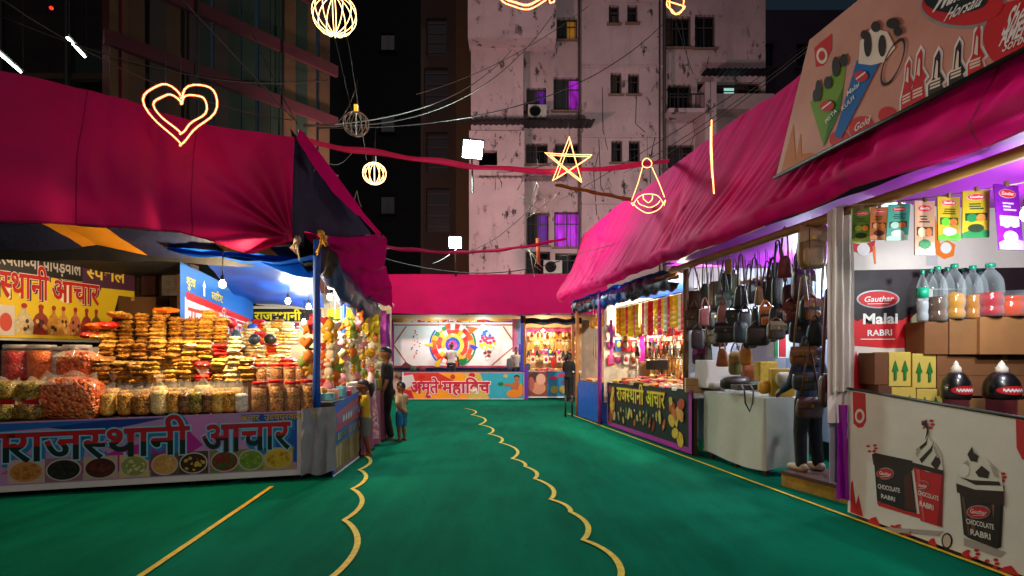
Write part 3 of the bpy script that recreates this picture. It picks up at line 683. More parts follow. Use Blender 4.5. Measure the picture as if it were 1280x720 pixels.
mb = MB(); mb.grid(bluef, 60, 12, BLUE); mb.build('tarp_flap', label='folded front edge of the blue tarp beside the blue corner post', cat='tarpaulin')
# bunched blue and black tarps along the toy stall eave
pth = [P(385, 304, 7.2), P(402, 312, 7.6), P(412, 330, 8.0), P(428, 350, 8.6), P(440, 362, 9.2), P(452, 376, 10.2), P(470, 384, 11.2)]
def bund(u, v):
    x = u*5.999; i = int(x); c = pth[i].lerp(pth[i+1], x-i); a = 2*pi*v; r = .13+.08*fbm(u*7, cos(a), sin(a))
    return c+V((r*cos(a)*.9, 0, r*sin(a)*1.5-.05-.15*max(0, sin(u*16))*max(0, -sin(a))))
mb = MB(); mb.grid(bund, 70, 16, lambda u, v: BLACK if u < .3 else mk('#20386e', r=.5, nz=.35, ns=6, bump=.3, bs=12)); mb.build('tarp_edge', label='bunched dark and blue tarp edge along the toy stall eave', cat='tarpaulin')
pole(P(396, 510, 7.12)*1, P(396, 300, 7.12), .048, POSTB, 'stall_post', 'near blue post at the corner of the left stall')
for o in [COL.objects[-1]]: pass
pole(P(430, 520, 9.3), P(430, 340, 9.3), .05, POSTB, 'stall_post', 'second blue post among the hanging plush toys')
pole(LF(-.3, .45, 3.1), LF(1.0, .12, 2.98), .04, BLACK, 'front_rail', 'dark front rail under the left magenta sheet', 'rail')
ROPE = mk('#c8902a', r=.9); ROPW = mk('#a89884', r=.9)
def knot(c, label, mat):
    b = MB(); c = V(c); b.ell(c, (.05, .05, .045), mat, 8, 6)
    for k in range(5): b.tube([c, c+V((rnd.uniform(-.07, .07), rnd.uniform(-.05, .05), rnd.uniform(-.08, .06))), c+V((rnd.uniform(-.09, .09), rnd.uniform(-.05, .05), rnd.uniform(-.28, -.1)))], .012, mat, 5)
    b.build('rope_knot', label=label, cat='knot')
knot(P(401, 292, 7.05), 'yellow rope knot tying the pink flap at the near blue post', ROPE)
knot(P(372, 300, 6.95), 'pale rope knot gathering the left magenta sheet corner', ROPW)

# pink band above the back stall
def band(u, v):
    return V((-5.0+8.4*u, 20.0+.03*sin(u*40)*v-.05*sin(pi*v)+.04*fbm(u*8, v*2, 0), 4.50-1.42*v+.02*sin(u*18)*v))
mb = MB(); mb.grid(band, 90, 14, mk((.33, .002, .075), r=.7, nz=.2, ns=1.2, tl=.1, bump=.1, bs=40, sp=.1)); mb.build('cloth_band', label='broad dark magenta cloth band above the whiteboard stall at the back', cat='cloth')
# ================================================================== LIGHT FITTINGS
BULB = mk('#fff0d0', em=30, emc='#ffdca8', nz=0); BULBC = mk('#f4ffff', em=30, emc='#eafcff', nz=0)
def bulb(p, watts, label, col=(1, .72, .40), cool=False, cord=.5, rad=.04, group='bare bulbs in the stalls', shade=False):
    p = V(p); t = thing('light_bulb', label, 'lamp', p, group); b = MB()
    b.lathe([(.004, -.075), (.028, -.07), (rad, -.045), (rad, -.02), (.022, .012), (.018, .02)], p, BULBC if cool else BULB, 12); b.build('glass', t)
    b = MB(); b.lathe([(.022, .02), (.024, .03), (.022, .07), (.01, .08)], p, mk('#2a1c14', r=.4), 10)
    b.tube([p+V((0, 0, .08)), p+V((.01, 0, .08+cord))], .006, BLK, 5); b.build('holder', t)
    l = bpy.data.lights.new('light', 'POINT'); l.energy = watts; l.color = (.86, 1, 1) if cool else col; l.shadow_soft_size = .06
    o = bpy.data.objects.new('light', l); COL.objects.link(o); o.parent = t; o.location = (0, -.02, -.14)
    return t
FLOOD = mk('#f0ffff', em=620, emc='#d8fbf0', nz=0); FLOOD4 = mk('#f4fff8', em=620, emc='#f4f4e8', nz=0); FLOOD3 = mk('#fff0e8', em=760, emc='#ffc4c0', nz=0); FLOOD2 = mk('#fff0e8', em=150, emc='#ffd8d0', nz=0); CASE = mk('#1a1c20', r=.5, met=.5)
def flood(p, aim, w, h, label, post=None, mat=None):
    p = V(p); t = thing('flood_light', label, 'lamp', p, 'flood lights over the lane'); f = (V(aim)-p).normalized()
    q = f.to_track_quat('Z', 'Y').to_matrix().to_4x4(); T = Matrix.Translation(p) @ q
    b = MB(); b.box((0, 0, -.05), (w+.08, h+.08, .09), CASE, T, bev=.015)
    for k in range(6): b.box((-w/2+w*k/5, 0, -.12), (.015, h, .06), CASE, T)
    b.build('casing', t)
    b = MB(); b.add([(-w/2, -h/2, .002), (w/2, -h/2, .002), (w/2, h/2, .002), (-w/2, h/2, .002)], [(0, 1, 2, 3)], mat or FLOOD, False, T); b.build('lens', t)
    b = MB(); b.tube([T @ V((-w/2-.06, 0, -.03)), T @ V((-w/2-.06, 0, -.25)), T @ V((w/2+.06, 0, -.25)), T @ V((w/2+.06, 0, -.03))], .015, CASE, 6)
    if post: b.tube([T @ V((0, 0, -.25)), V(post)], .03, STEEL, 7)
    b.build('bracket', t); return t
flood(P(591, 187, 13.6), (1.6, 4, .5), .46, .40, 'large white flood light hung over the lane above the pink ribbon', P(591, 240, 15.6))
flood(P(569, 303, 19.3), (-.6, 6, 0), .40, .36, 'smaller white flood light lower down above the back stall', P(569, 345, 19.9))
flood((5.7, 12.6, 5.5), (-1.0, 21, 3.2), .7, .5, 'stand-in flood light behind the right awning turned on the back stalls', (5.9, 12.4, 3.2), FLOOD4)  # unseen lamp added to brighten the stall fronts at the back
flood((-4.6, 13.6, 5.0), (1, 26, 8), .6, .4, 'stand-in flood light behind the left awning turned on the buildings', (-4.7, 13.4, 3), FLOOD3)  # hidden lamp added to light the building; its pink stands for cloth bounce
flood((.9, -2.6, 6.6), (-2.0, 12, 1.5), .6, .5, 'stand-in flood light on the pole at the lane entrance', (.9, -3.2, 6.2), FLOOD2)  # unseen lamp added behind the camera to light the near fronts
pole((.9, -3.3, 0), (.9, -3.3, 6.6), .06, STEEL, 'light_pole', 'steel pole at the lane entrance added to carry the stand-in flood light')  # out-of-view pole, added with the flood it carries

# ================================================================== LEFT PICKLE STALL
HI = 'राजस^थानी'
def lu(px): return (LT(px, -.02)+.3)*3.12
a = Art(LF(-.3, -.02, .06), LF(1.0, -.02, .07), LF(1.0, -.02, .875), LF(-.3, -.02, .82))
VIN = dict(r=.6, nz=.12, ns=2.5, bump=.06, bs=6, sp=.4)
a.base(mk('#b48ab8', **VIN)); u = lu; Hh = a.H
a.poly([(0, .62), (u(60), .70), (u(180), Hh-.02), (0, Hh-.02)], mk('#1464b4', **VIN)); a.poly([(u(60), .70), (u(120), .62), (u(210), Hh-.02), (u(140), Hh-.02)], mk('#0a3c8c', **VIN))
a.poly([(u(60), .16), (u(150), .42), (u(236), .60), (u(254), .42), (u(205), .16)], mk('#b01c8c', **VIN)); a.poly([(u(236), .60), (u(256), .40), (u(300), .5), (u(262), Hh-.02), (u(205), Hh-.02)], mk('#c87cc0', **VIN))
a.poly([(u(300), Hh-.02), (u(330), .60), (u(345), .2), (u(374), .15), (u(374), Hh-.02)], mk('#0f50a8', **VIN)); a.poly([(u(0), .2), (u(40), .4), (u(100), .2)], mk('#c85a78', **VIN))
WB = mk('#d8d0cc', **VIN); a.rect(0, 0, a.W, .07, WB, 2); a.rect(a.W-.06, .07, a.W, Hh, WB, 2)
RED = mk('#b0141e', **VIN); DGR = mk('#08251c', **VIN); CYA = mk('#86c8e0', **VIN)
for off, mt, ly, sp_, dx, dy in ((.075, mk('#1878b0', **VIN), 2, None, .022, -.022), (.05, CYA, 3, None, 0, 0), (.018, RED, 4, (.32, DGR), 0, 0)):
    a.text(HI, u(10)+dx, .335+dy, .50, mt, ly, off, fit=u(236)-u(10), split=sp_)
    a.text('आचार', u(252)+dx, .335+dy, .50, mt, ly, off, fit=u(362)-u(252), split=sp_)
    a.text('ा', u(-1)+dx, .335+dy, .50, mt, ly, off, split=sp_)
a.text('अचार  उदयपुरवाला जी', u(300), Hh-.10, .105, mk('#c8a030', **VIN), 3, .02)
dish = [('#c08038', '#a86828', 33, 24), ('#1c1a16', '#2c2820', 80, 24), ('#4a1a14', '#6a2418', 126, 22), ('#8a9048', '#c8c088', 168, 19), ('#c89048', '#d8a860', 206, 18), ('#3a1c14', '#c8a838', 242, 19), ('#7a2a1c', '#3a5a28', 281, 19), ('#6a8a28', '#80a038', 314, 17), ('#c8a828', '#a88020', 348, 19)]
for k, (c1, c2, px, r) in enumerate(dish):
    cx = u(px); rr = (u(px+r)-u(px-r))/2*.97; cy = .215
    a.rect(cx-rr, .085, cx+rr, .35, mk(['#c8a098', '#8a6870', '#b8a088', '#c8b060', '#5a4838', '#4a3428', '#6a7838', '#7a8048', '#b89838'][k], **VIN), 2)
    a.ell(cx, cy, rr*.97, .127, mk('#b8b0a4', **VIN), 3); a.ell(cx, cy, rr*.88, .112, mk(c1, **VIN), 4)
    for j in range(26):
        an, q_ = rnd.random()*6.28, rnd.random()**.5*.74; m2 = c1 if j % 3 else c2
        a.ell(cx+rr*q_*cos(an), cy+.112*q_*sin(an), rr*rnd.uniform(.09, .2), rnd.uniform(.014, .026), mk(c2 if j % 2 else c1, nz=.5, ns=30, r=.4), 5+j % 3, rnd.random()*3, 9)
t = thing('stall_counter', 'pickle counter faced with a printed banner of food dishes', 'counter', LF(.35, 0, 0))
a.build('printed_banner', t)
WOOD = mk('#4a2e18', r=.7, ns=4, nz=.35, streak=(1, 8, 8)); b = MB()
vs = [LF(tt, o, z) for z in (.80, .84) for tt, o in ((-.3, .0), (1.0, .0), (1.0, 1.2), (-.3, 1.2))]
b.add(vs, [(0, 1, 2, 3), (7, 6, 5, 4), (0, 4, 5, 1), (1, 5, 6, 2), (2, 6, 7, 3), (3, 7, 4, 0)], WOOD); b.build('counter_top', t)
for tt in (-.25, .2, .6, .97):
    for o in (.08, 1.1):
        b = MB(); b.tube([LF(tt, o, 0), LF(tt, o, .8)], .035, WOOD, 6); b.build('leg', t)
# stepped display behind it
t = thing('display_steps', 'dark stepped wooden stand that carries the heaped packets', 'stand', LF(.5, .8, 0))
for o0, o1, z, pe in ((.30, .64, 1.22, 322), (.64, .98, 1.50, 308), (.98, 1.5, 1.72, 292)):
    b = MB(); vs = [LF(tt, o, zz) for zz in (.3, z) for tt, o in ((.22, o0), (LT(pe, o0), o0), (LT(pe, o0), o1-.004), (.22, o1-.004))]
    b.add(vs, [(0, 1, 2, 3), (7, 6, 5, 4), (0, 4, 5, 1), (1, 5, 6, 2), (2, 6, 7, 3), (3, 7, 4, 0)], WOOD); b.build('step', t)
# grey cloth round the counter corner
def drape(u, v):
    p0, p1 = LF(1.0, -.03, 0), P(420, 600, 7.16); p0 = V((p0.x, p0.y, 0)); p1.z = 0; c = p0.lerp(p1, u)
    f = .025*sin(u*16+v*2)*v+.03*math.exp(-((u-.78)/.08)**2)*v+.02*fbm(u*4, v*3, 0)*1.4
    return V((c.x, c.y-.02-f, .90+.02*u-.84*v+.02*v*sin(u*9)))
mb = MB(); mb.grid(drape, 40, 30, mk('#8c8a92', r=.6, nz=.2, ns=3, bump=.2, bs=12)); mb.build('corner_cloth', label='crumpled grey cloth wrapped round the corner below the blue post', cat='cloth')

# the yellow banner on the left inside wall
bl, tr_ = V((-6.86, 6.4, 1.80)), V((-6.0, 8.9, 2.98))
a = Art(bl, V((tr_.x, tr_.y, 1.80)), tr_, V((bl.x, bl.y, 3.04)), face=(0, 4, 2)); Wd = a.W; Hd = a.H
def yu(px):                                              # photo column -> metres along the banner
    k = (px-CX)/F; dx, dy = tr_.x-bl.x, tr_.y-bl.y; s_ = (k*bl.y-bl.x)/(dx-k*dy); return s_*Wd
def ybv(py, px): k = yu(px)/Wd; d = bl.y+(tr_.y-bl.y)*k; return EYE-(py-CY)/F*d-1.80
YB = mk('#d8b818', **VIN); a.base(YB)
a.rect(0, Hd-.36, yu(103), Hd-.04, BLK, 1); a.poly([(yu(103), Hd-.42), (Wd, Hd-.40), (Wd, Hd), (yu(103), Hd)], mk('#4a2440', **VIN), 1)
a.poly([(yu(133), 0), (Wd, 0), (Wd, Hd-.5), (yu(148), Hd-.5), (yu(140), .3)], mk('#14100c', **VIN), 1)
a.text('सरस^वतीदेवी पापड़वाले', yu(-18), Hd-.27, .27, mk('#b8b0b0', **VIN), 2, .02, fit=yu(101)-yu(-18)); a.text('स^पेशल', yu(108), Hd-.29, .26, mk('#e8c840', **VIN), 2, .02, fit=yu(156)-yu(108))
for off, mt, ly, dx in ((.06, mk('#3a2440', **VIN), 2, .015), (.035, mk('#e8dcc8', **VIN), 3, 0), (.018, mk('#b01018', **VIN), 4, 0)):
    a.text('राजस^थानी', yu(-45)+dx, .53, .50, mt, ly, off, fit=yu(60)-yu(-45)); a.text('आचार', yu(64)+dx, .53, .46, mt, ly, off, fit=yu(123)-yu(64))
a.rect(yu(-10), .03, yu(18), .42, mk('#c8c0b8', **VIN), 2); a.ell(yu(7), .2, .07, .12, mk('#c04838', **VIN), 3)
for k, (px, c1) in enumerate(((30, '#c8b890'), (51, '#8a3018'), (67, '#b88030'), (79, '#c89040'), (94, '#b86848'), (108, '#8a3028'), (120, '#7a5020'))):
    x = yu(px); w = .10 if k < 2 else .075; c = mk(c1, nz=.5, ns=25, r=.4)
    a.poly([(x-w, .05), (x+w, .05), (x+w*1.15, .2), (x+w*.7, .31), (x+w*.25, .35), (x+w*.25, .41), (x-w*.25, .41), (x-w*.25, .35), (x-w*.7, .31), (x-w*1.15, .2)], c, 2)
    a.ell(x, .43, w*.35, .035, mk('#a02020', **VIN), 3)
    for j in range(6): a.ell(x+rnd.uniform(-.6, .6)*w, rnd.uniform(.08, .26), w*.22, .03, mk('#3a1c14' if j % 2 else '#d8a860', r=.4), 3, n=8)
a.build('wall_banner', label='yellow and black wall banner with red lettering inside the pickle stall', cat='banner')
b = MB(); b.box((0, 0, 0), (2.6, .28, .03), mk('#b8b4ae', r=.5), TR((-6.42, 7.6, 1.775), rz=math.atan2(2.5, .86))); b.build('wall_shelf', label='pale shelf board below the yellow wall banner', cat='shelf')
# back of the stall: dark sheets, cartons and folded stuff
CARD = mk('#8a5a30', r=.85, nz=.2, ns=4, bump=.08, bs=30)
mb = MB(); pts = [P(140, 520, 9.0), P(232, 520, 9.0), P(232, 322, 9.0), P(140, 322, 9.0)]; mb.add(pts, [(0, 1, 2, 3)], mk('#2a1a12', r=.9, ns=2, nz=.5)); mb.build('back_sheet', label='dark brown sheet closing the back of the pickle stall', cat='sheet')
def carton(c, d, label, mat=None, rz=0, group=None, name='carton', tape=True, parts=()):
    t = thing(name, label, 'box', (c[0], c[1], c[2]-d[2]/2), group); T = TR(c, rz=rz); m_ = mat or CARD
    b = MB(); b.box((0, 0, 0), d, m_, T, bev=.006); b.build('box_body', t)
    if tape: b = MB(); b.box((0, 0, d[2]/2+.001), (d[0], .05, .002), mk('#b08850', r=.3), T); b.box((0, -d[1]/2-.001, d[2]/2-.03), (.05, .002, .06), mk('#a88450', r=.3), T); b.box((0, -d[1]/2-.0015, 0), (d[0]-.02, .001, .004), mk('#4a3018', r=.9), T); b.build('tape', t)
    return t
carton(P(174, 386, 8.8), (.72, .3, .34), 'wide dim carton standing behind the packet heap', mk('#5a3a1e', r=.9)); carton(P(235, 362, 8.85), (.2, .25, .78), 'tall narrow carton at the blue partition edge')
carton(P(214, 352, 8.9), (.24, .1, .46), 'pale patched sack standing at the dark back of the stall', mk('#7a7068', nz=.6, ns=14, r=.8)); carton(P(188, 350, 8.95), (.22, .1, .5), 'dark red bundle standing at the back of the stall', mk('#3a1010', r=.9))

# goods: packets, pouches, jars
GOLD = [snack(c, s, .3, 1.1, .35) for c, s in ((('#945410', '#d49428', '#ecb850', '#b87018'), 55), (('#7a4410', '#c48424', '#e4b04c', '#9c5c14'), 40), (('#b87c18', '#e4b040', '#f4d078'), 70), (('#68380e', '#a8681c', '#d49a3c'), 48))]
CREAM = [snack(c, s) for c, s in ((('#d8a850', '#f0d088', '#fae8b8'), 60), (('#e0b060', '#f8e0a0', '#fff0d0'), 45))]
PINKS = snack(('#c03c14', '#e06030', '#ec8450', '#b82810'), 40); REDP = snack(('#980c10', '#cc1c18', '#e04028'), 40); GRN = snack(('#4a4a10', '#8a8020', '#b89a30', '#5a3010'), 50); ORG = snack(('#d84c04', '#ec6c08', '#f48a18'), 60)
SNK = snack(('#c84a14', '#e87030', '#f49a60', '#b03008'), 26, bump=1.3)
def packet_mesh(w, dp, h, mat, seed):
    b = MB(); nu, nv = 12, 10; h *= 1.18
    def top(s_):
        def fn(u, v):
            x, y = 2*u-1, 2*v-1; e = max(0, (1-abs(x)**5))**.55*max(0, (1-abs(y)**6))**.5
            n = NZ.noise(V((x*2.2, y*2.2, seed*3.1+s_))); q = NZ.noise(V((x*1.5, y*1.5, seed*5.3)))
            return V((x*w/2*(1-.05*abs(y)+.06*q), y*dp/2*(1+.08*q), h/2+s_*h/2*e*(.85+.4*n)+.018*q*abs(x)))
        return fn
    b.grid(top(1), nu, nv, mat); b.grid(top(-1), nu, nv, mat); return b
PROTOS = []
def place(kind, protos, p, label, cat, group, rz=0, scale=1, rx=0):
    """first use of a prototype moves it, later uses copy it"""
    m_ = rnd.choice(protos) if isinstance(protos, list) else protos
    if m_.get('fresh'):
        o = m_['o']; m_['fresh'] = False
        o.location = p; o.rotation_euler = (rx, 0, rz); o.scale = scale if isinstance(scale, tuple) else (scale,)*3; tag(o, label, cat, group); return o
    return dup(m_['o'], p, label, group, (rx, 0, rz), scale)
def proto(o): PROTOS.append({'o': o, 'fresh': True}); return PROTOS[-1]
def packs(mats): return [proto(packet_mesh(.19, .19, .058, m_, k*5+j).build('snack_packet', loc=(0, 0, 0))) for k, m_ in enumerate(mats) for j in range(2)]
PG = packs(GOLD); PC = packs(CREAM+GOLD[2:3]); PR = packs([REDP, ORG]); PD = packs(GOLD[1::2])
ORD = ['bottom', 'second lowest', 'third', 'fourth', 'fifth', 'sixth', 'seventh', 'eighth', 'ninth', 'tenth', 'eleventh', 'twelfth']
NTH = ['first', 'second', 'third', 'fourth', 'fifth', 'sixth', 'seventh', 'eighth', 'ninth', 'tenth', 'eleventh', 'twelfth', 'thirteenth', 'fourteenth', 'fifteenth', 'sixteenth', 'seventeenth', 'eighteenth']
base_rz = math.atan2(.89, 2.99)
def tier(px0, px1, o, z, step, hf, mats, tname, group):
    t0, t1 = LT(px0, o), LT(px1, o); n = max(2, round((t1-t0)*3.12/step))
    for i in range(n):
        tt = t0+(t1-t0)*(i+.5)/n; m_ = mats[i % len(mats)] if isinstance(mats[0], list) else mats
        n_ = hf(i/(n-1) if n > 1 else 0)+rnd.choice((-1, 0, 0, 1)); sx_ = rnd.uniform(-.02, .02); so_ = rnd.uniform(-.04, .04)
        for k in range(n_):
            p = LF(tt+(sx_*k*.12+rnd.uniform(-.012, .012))/3.12*1.5, o+so_+rnd.uniform(-.03, .03), z+k*.050)
            colr = 'red and orange' if m_ is PR else ('cream' if m_ is PC else 'golden')
            top = 'top' if k == n_-1 else ORD[k]
            place('packet', m_, p, f'{colr} snack packet, {top} of the {NTH[i]} stack from the left, {tname}', 'snack packet', group, base_rz+rnd.uniform(-.28, .28)+(pi if rnd.random() < .5 else 0), (rnd.uniform(.86, 1.0), rnd.uniform(1.0, 1.2), rnd.uniform(.85, 1.15)), rnd.uniform(-.16, .12))
tier(206, 318, .40, 1.225, .185, lambda f: 6 if f < .8 else 5, [PG, PG, PR, PG, PC, PG], 'lowest step', 'packets stacked on the lowest step')
tier(126, 304, .76, 1.505, .185, lambda f: 5+int(rnd.random() < .5), [PG, PG, PD, PG, PG, PC, PG, PR, PC], 'middle step', 'packets stacked on the middle step')
tier(128, 286, 1.16, 1.725, .19, lambda f: 4+int(4*min(1, f*4))-int(2*max(0, f-.8)*5), [PD, PG, PD, PG, PD], 'top step', 'packets stacked on the top step')
tier(118, 205, .36, 1.225, .19, lambda f: 5, [PD, PG], 'dim lowest step', 'packets at the dim left end')
# loose red and pink packets lying at the left shoulder of the heap
for k, (px, py, m_, c) in enumerate(((122, 412, PR, 'red'), (135, 410, PR, 'bright red'), (115, 423, PR, 'pink red'), (128, 424, PG, 'golden'), (208, 392, PR, 'dark red'), (150, 398, PD, 'brown'))):
    place('packet', m_, LP(px, py, .95 if px < 200 else 1.1), f'{c} packet lying loose on the {["shoulder", "outer shoulder", "left edge", "left side", "peak", "upper left"][k]} of the packet heap', 'snack packet', None, rnd.uniform(-.6, .6), 1.25, rnd.uniform(-.3, .3))
b = MB(); b.box((0, 0, 0), (.27, .006, .13), mk('#b08858', r=.9), TR(LP(128, 452, .52), rz=base_rz, rx=R(-12))); b.build('price_card', label='blank tan price card leaning in front of the packet heap', cat='card')
# pouches on the counter
PLA = clearplastic('#fff4e0', .06, .45, .12)
def pouch_thing(mat, w, h, dp, seed, tie=False):
    t = thing('snack_pouch', '', 'snack pouch'); b = MB()
    def fn(u, v):
        a = 2*pi*u; z = v; k = min(1, (z*6)**.5)*(1 if z < .9 else 1-.35*((z-.9)/.1)**2)
        sx, sy = abs(cos(a))**.75*(1 if cos(a) > 0 else -1), abs(sin(a))**.75*(1 if sin(a) > 0 else -1)
        n = 1+.06*NZ.noise(V((cos(a)*1.5, sin(a)*1.5, z*4+seed*7)))
        return V((sx*w/2*k*n, sy*dp/2*k*n, z*h*.78))
    b.grid(fn, 18, 12, mat); b.lathe([(.001, h*.78), (w*.30, h*.77)], (0, 0, 0), mat, 10); b.build('contents', t)
    b = MB()
    if tie:
        def f2(u, v):
            a = 2*pi*u; r = w*.42*(1-v*1.7) if v < .5 else w*(.06+.26*(v-.5)*2); r *= 1+.25*sin(a*6+seed)
            return V((r*cos(a), r*sin(a)*.8, h*(.74+.5*v)))
        b.grid(f2, 26, 10, PLA)
    else:
        def f3(u, v):
            s_ = 1 if u < .5 else -1; x = (u*2 if u < .5 else 2-u*2)*2-1
            return V((x*w*.50*(1-.06*v), s_*dp*.4*(1-v)**1.2+.012*sin(x*9+seed)*v, h*(.72+.3*v)+.012*sin(x*7+seed*2)*v))
        b.grid(f3, 24, 6, PLA)
    b.build('plastic_top', t); return proto(t)
PO = {'mixed': pouch_thing(GRN, .185, .37, .15, 1), 'yellow': pouch_thing(GOLD[2], .15, .36, .14, 2), 'amber': pouch_thing(GOLD[0], .15, .36, .14, 3), 'tied yellow': pouch_thing(CREAM[0], .19, .40, .16, 4, True), 'dark': pouch_thing(GOLD[3], .19, .33, .16, 5), 'pale': pouch_thing(snack(('#b8b098', '#e0d8c0', '#f4ece0'), 60), .15, .33, .14, 6), 'brown': pouch_thing(snack(('#3a2010', '#6a3c18', '#a87030'), 50), .15, .34, .14, 7)}
row = [(118, 'brown'), (135, 'yellow'), (157, 'amber'), (178, 'dark'), (200, 'tied yellow'), (217, 'amber'), (231, 'brown'), (246, 'mixed'), (260, 'brown'), (273, 'yellow'), (287, 'amber'), (302, 'pale')]
for k, (px, kd) in enumerate(row):
    place('pouch', PO[kd], LF(LT(px, .10), .10, .845), f'{kd} snack pouch, {NTH[k]} from the left in the front row on the counter', 'snack pouch', 'pouches in the front row', base_rz+rnd.uniform(-.15, .15), rnd.uniform(.97, 1.05))
for k, px in enumerate(range(128, 310, 14)):
    kd = ['yellow', 'tied yellow', 'amber', 'mixed'][k % 4]
    place('pouch', PO[kd], LF(LT(px, .27), .27, .87), f'{kd} snack pouch, {NTH[k]} from the left behind the front row', 'snack pouch', 'pouches in the second row', rnd.uniform(-.2, .5), rnd.uniform(.98, 1.08))
# big bags at the left end
def sack(px0, px1, py0, py1, o, mat, label, name='snack_bag', lay=.7, top=True):
    c = LF(LT((px0+px1)/2, o), o, 0); s_ = c.y/F; w = (px1-px0)*s_; h = (py1-py0)*s_; z = EYE-(py1-CY)*s_; sd = px0*.37
    t = thing(name, label, 'snack bag', (c.x, c.y, z)); b = MB()
    def sg(x, p): return abs(x)**p*(1 if x > 0 else -1)
    def fn(p):
        n = 1+.10*NZ.noise(p*1.8+V((sd, 0, 0)))
        return V((sg(p.x, .55)*n, sg(p.y, .7)*n, sg(p.z, .6)*n*.94+.06))
    b.ell((c.x, c.y, z+h*.46), (w*.53, .17, h*.48), mat, 28, 18, TR((0, 0, 0)), fn); b.build('contents', t)
    if top:
        b = MB(); T = TR((c.x, c.y, z+h*.80), rz=base_rz)
        b.grid(lambda u, v: T @ V(((u-.5)*w*(.98-.2*v), -.16+.14*v+.03*sin(u*17+sd), h*(.24*v)+.03*sin(u*11+sd)*v)), 20, 6, PLA); b.build('plastic_top', t)
    return t
sack(56, 125, 468, 527, .16, SNK, 'largest clear bag of orange ring snacks standing on the counter'); sack(79, 126, 438, 477, .42, SNK, 'second bag of orange ring snacks lying above the largest one')
sack(-30, 23, 474, 502, .24, GRN, 'wide greenish mixture bag in the upper left corner of the counter', top=True); sack(24, 60, 474, 503, .26, GRN, 'greenish mixture bag beside the orange ring snacks, upper layer')
sack(-28, 22, 500, 528, .14, GRN, 'greenish mixture bag with red label at the lower left of the counter'); sack(22, 57, 498, 528, .15, snack(('#4a3410', '#8a6420', '#b88a38'), 45), 'brown mixture bag with red label left of the orange ring snacks')
for px, py in ((38, 503), (8, 503)):
    b = MB(); c = LP(px, py, -.03); b.add([c+V((x, .0, z+.02*x)) for x, z in ((-.09, -.02), (.10, -.025), (.09, .03), (-.08, .03))], [(0, 1, 2, 3)], mk('#b81818', r=.3)); b.build('bag_label', label=f'red paper label on the {"left" if px < 20 else "right"} mixture bag', cat='label')
b = MB(); vs = [LF(tt, o, z) for z in (.84, 1.27) for tt, o in ((-.3, .42), (.27, .42), (.27, .9), (-.3, .9))]
b.add(vs, [(0, 1, 2, 3), (7, 6, 5, 4), (0, 4, 5, 1), (1, 5, 6, 2), (2, 6, 7, 3), (3, 7, 4, 0)], WOOD); b.build('display_crate', label='low wooden crate under the jars at the left end', cat='crate')
CLEAR = clearplastic('#fff6e8', .03, .35, .06)
def jar_thing(mat, r, h, lid, seg=16, red=True):
    t = thing('snack_jar', '', 'jar'); b = MB(); b.lathe([(r*.88, .0), (r*.95, .012), (r*.95, h*.42), (r*.92, h*.45), (r*.95, h*.48), (r*.95, h*.80), (r*.6, h*.84), (0, h*.84)], (0, 0, 0), mat, seg); b.build('contents', t)
    b = MB(); b.lathe([(r*.96, .002), (r, .02), (r, h*.42), (r*.965, h*.45), (r, h*.48), (r, h*.82), (r*.86, h*.90), (r*.86, h*.93)], (0, 0, 0), CLEAR, seg); b.build('glass', t)
    b = MB(); b.lathe([(r*.9, h*.90), (r*.92, h*.905), (r*.92, h*.985), (r*.88, h), (0, h)], (0, 0, 0), lid, seg); b.build('lid', t); return proto(t)
RL_ = mk('#c81418', r=.35); CL_ = mk('#c8c0b8', r=.3, al=.6, nz=0)
J = [jar_thing(snack(('#6a3c10', '#a86820', '#d89a40'), 60), .10, .42, RL_), jar_thing(snack(('#8a4c10', '#c88028', '#e8b458'), 45), .10, .42, RL_)]
for k, px in enumerate((325, 345, 366, 386)): place('jar', J[k % 2], LF(LT(px, .16), .16, .845), f'red lidded snack jar, {NTH[k]} from the left at the right end of the pickle counter', 'jar', 'red lidded jars on the counter', 0, (1, 1, .94+.05*(k % 2)))
for k, px in enumerate((326, 346, 362, 376)): place('jar', J[(k+1) % 2], LF(LT(px, .45), .45, 1.10), f'red lidded snack jar, {NTH[k]} in the raised row behind the counter jars', 'jar', 'red lidded jars on the raised row', 0, .85)
J2 = [jar_thing(REDP, .15, .42, CL_), jar_thing(ORG, .15, .42, CL_), jar_thing(snack(('#8a8078', '#b8b0a8', '#d8d0c8'), 60), .09, .40, CL_), jar_thing(PINKS, .16, .42, CL_)]
for k, (px, c) in enumerate(((22, 'red snack'), (53, 'orange snack'), (74, 'greyish'), (97, 'pink snack'))): place('jar', J2[k], LF(LT(px, .58), .58, 1.275), f'wide clear jar of {c} pieces on the crate at the left', 'jar', None)
b = MB(); vs = [LF(tt, o, z) for z in (.84, 1.10) for tt, o in ((.865, .34), (.98, .34), (.98, .62), (.865, .62))]
b.add(vs, [(0, 1, 2, 3), (7, 6, 5, 4), (0, 4, 5, 1), (1, 5, 6, 2), (2, 6, 7, 3), (3, 7, 4, 0)], WOOD); b.build('jar_riser', label='small wooden riser under the back jars', cat='stand')
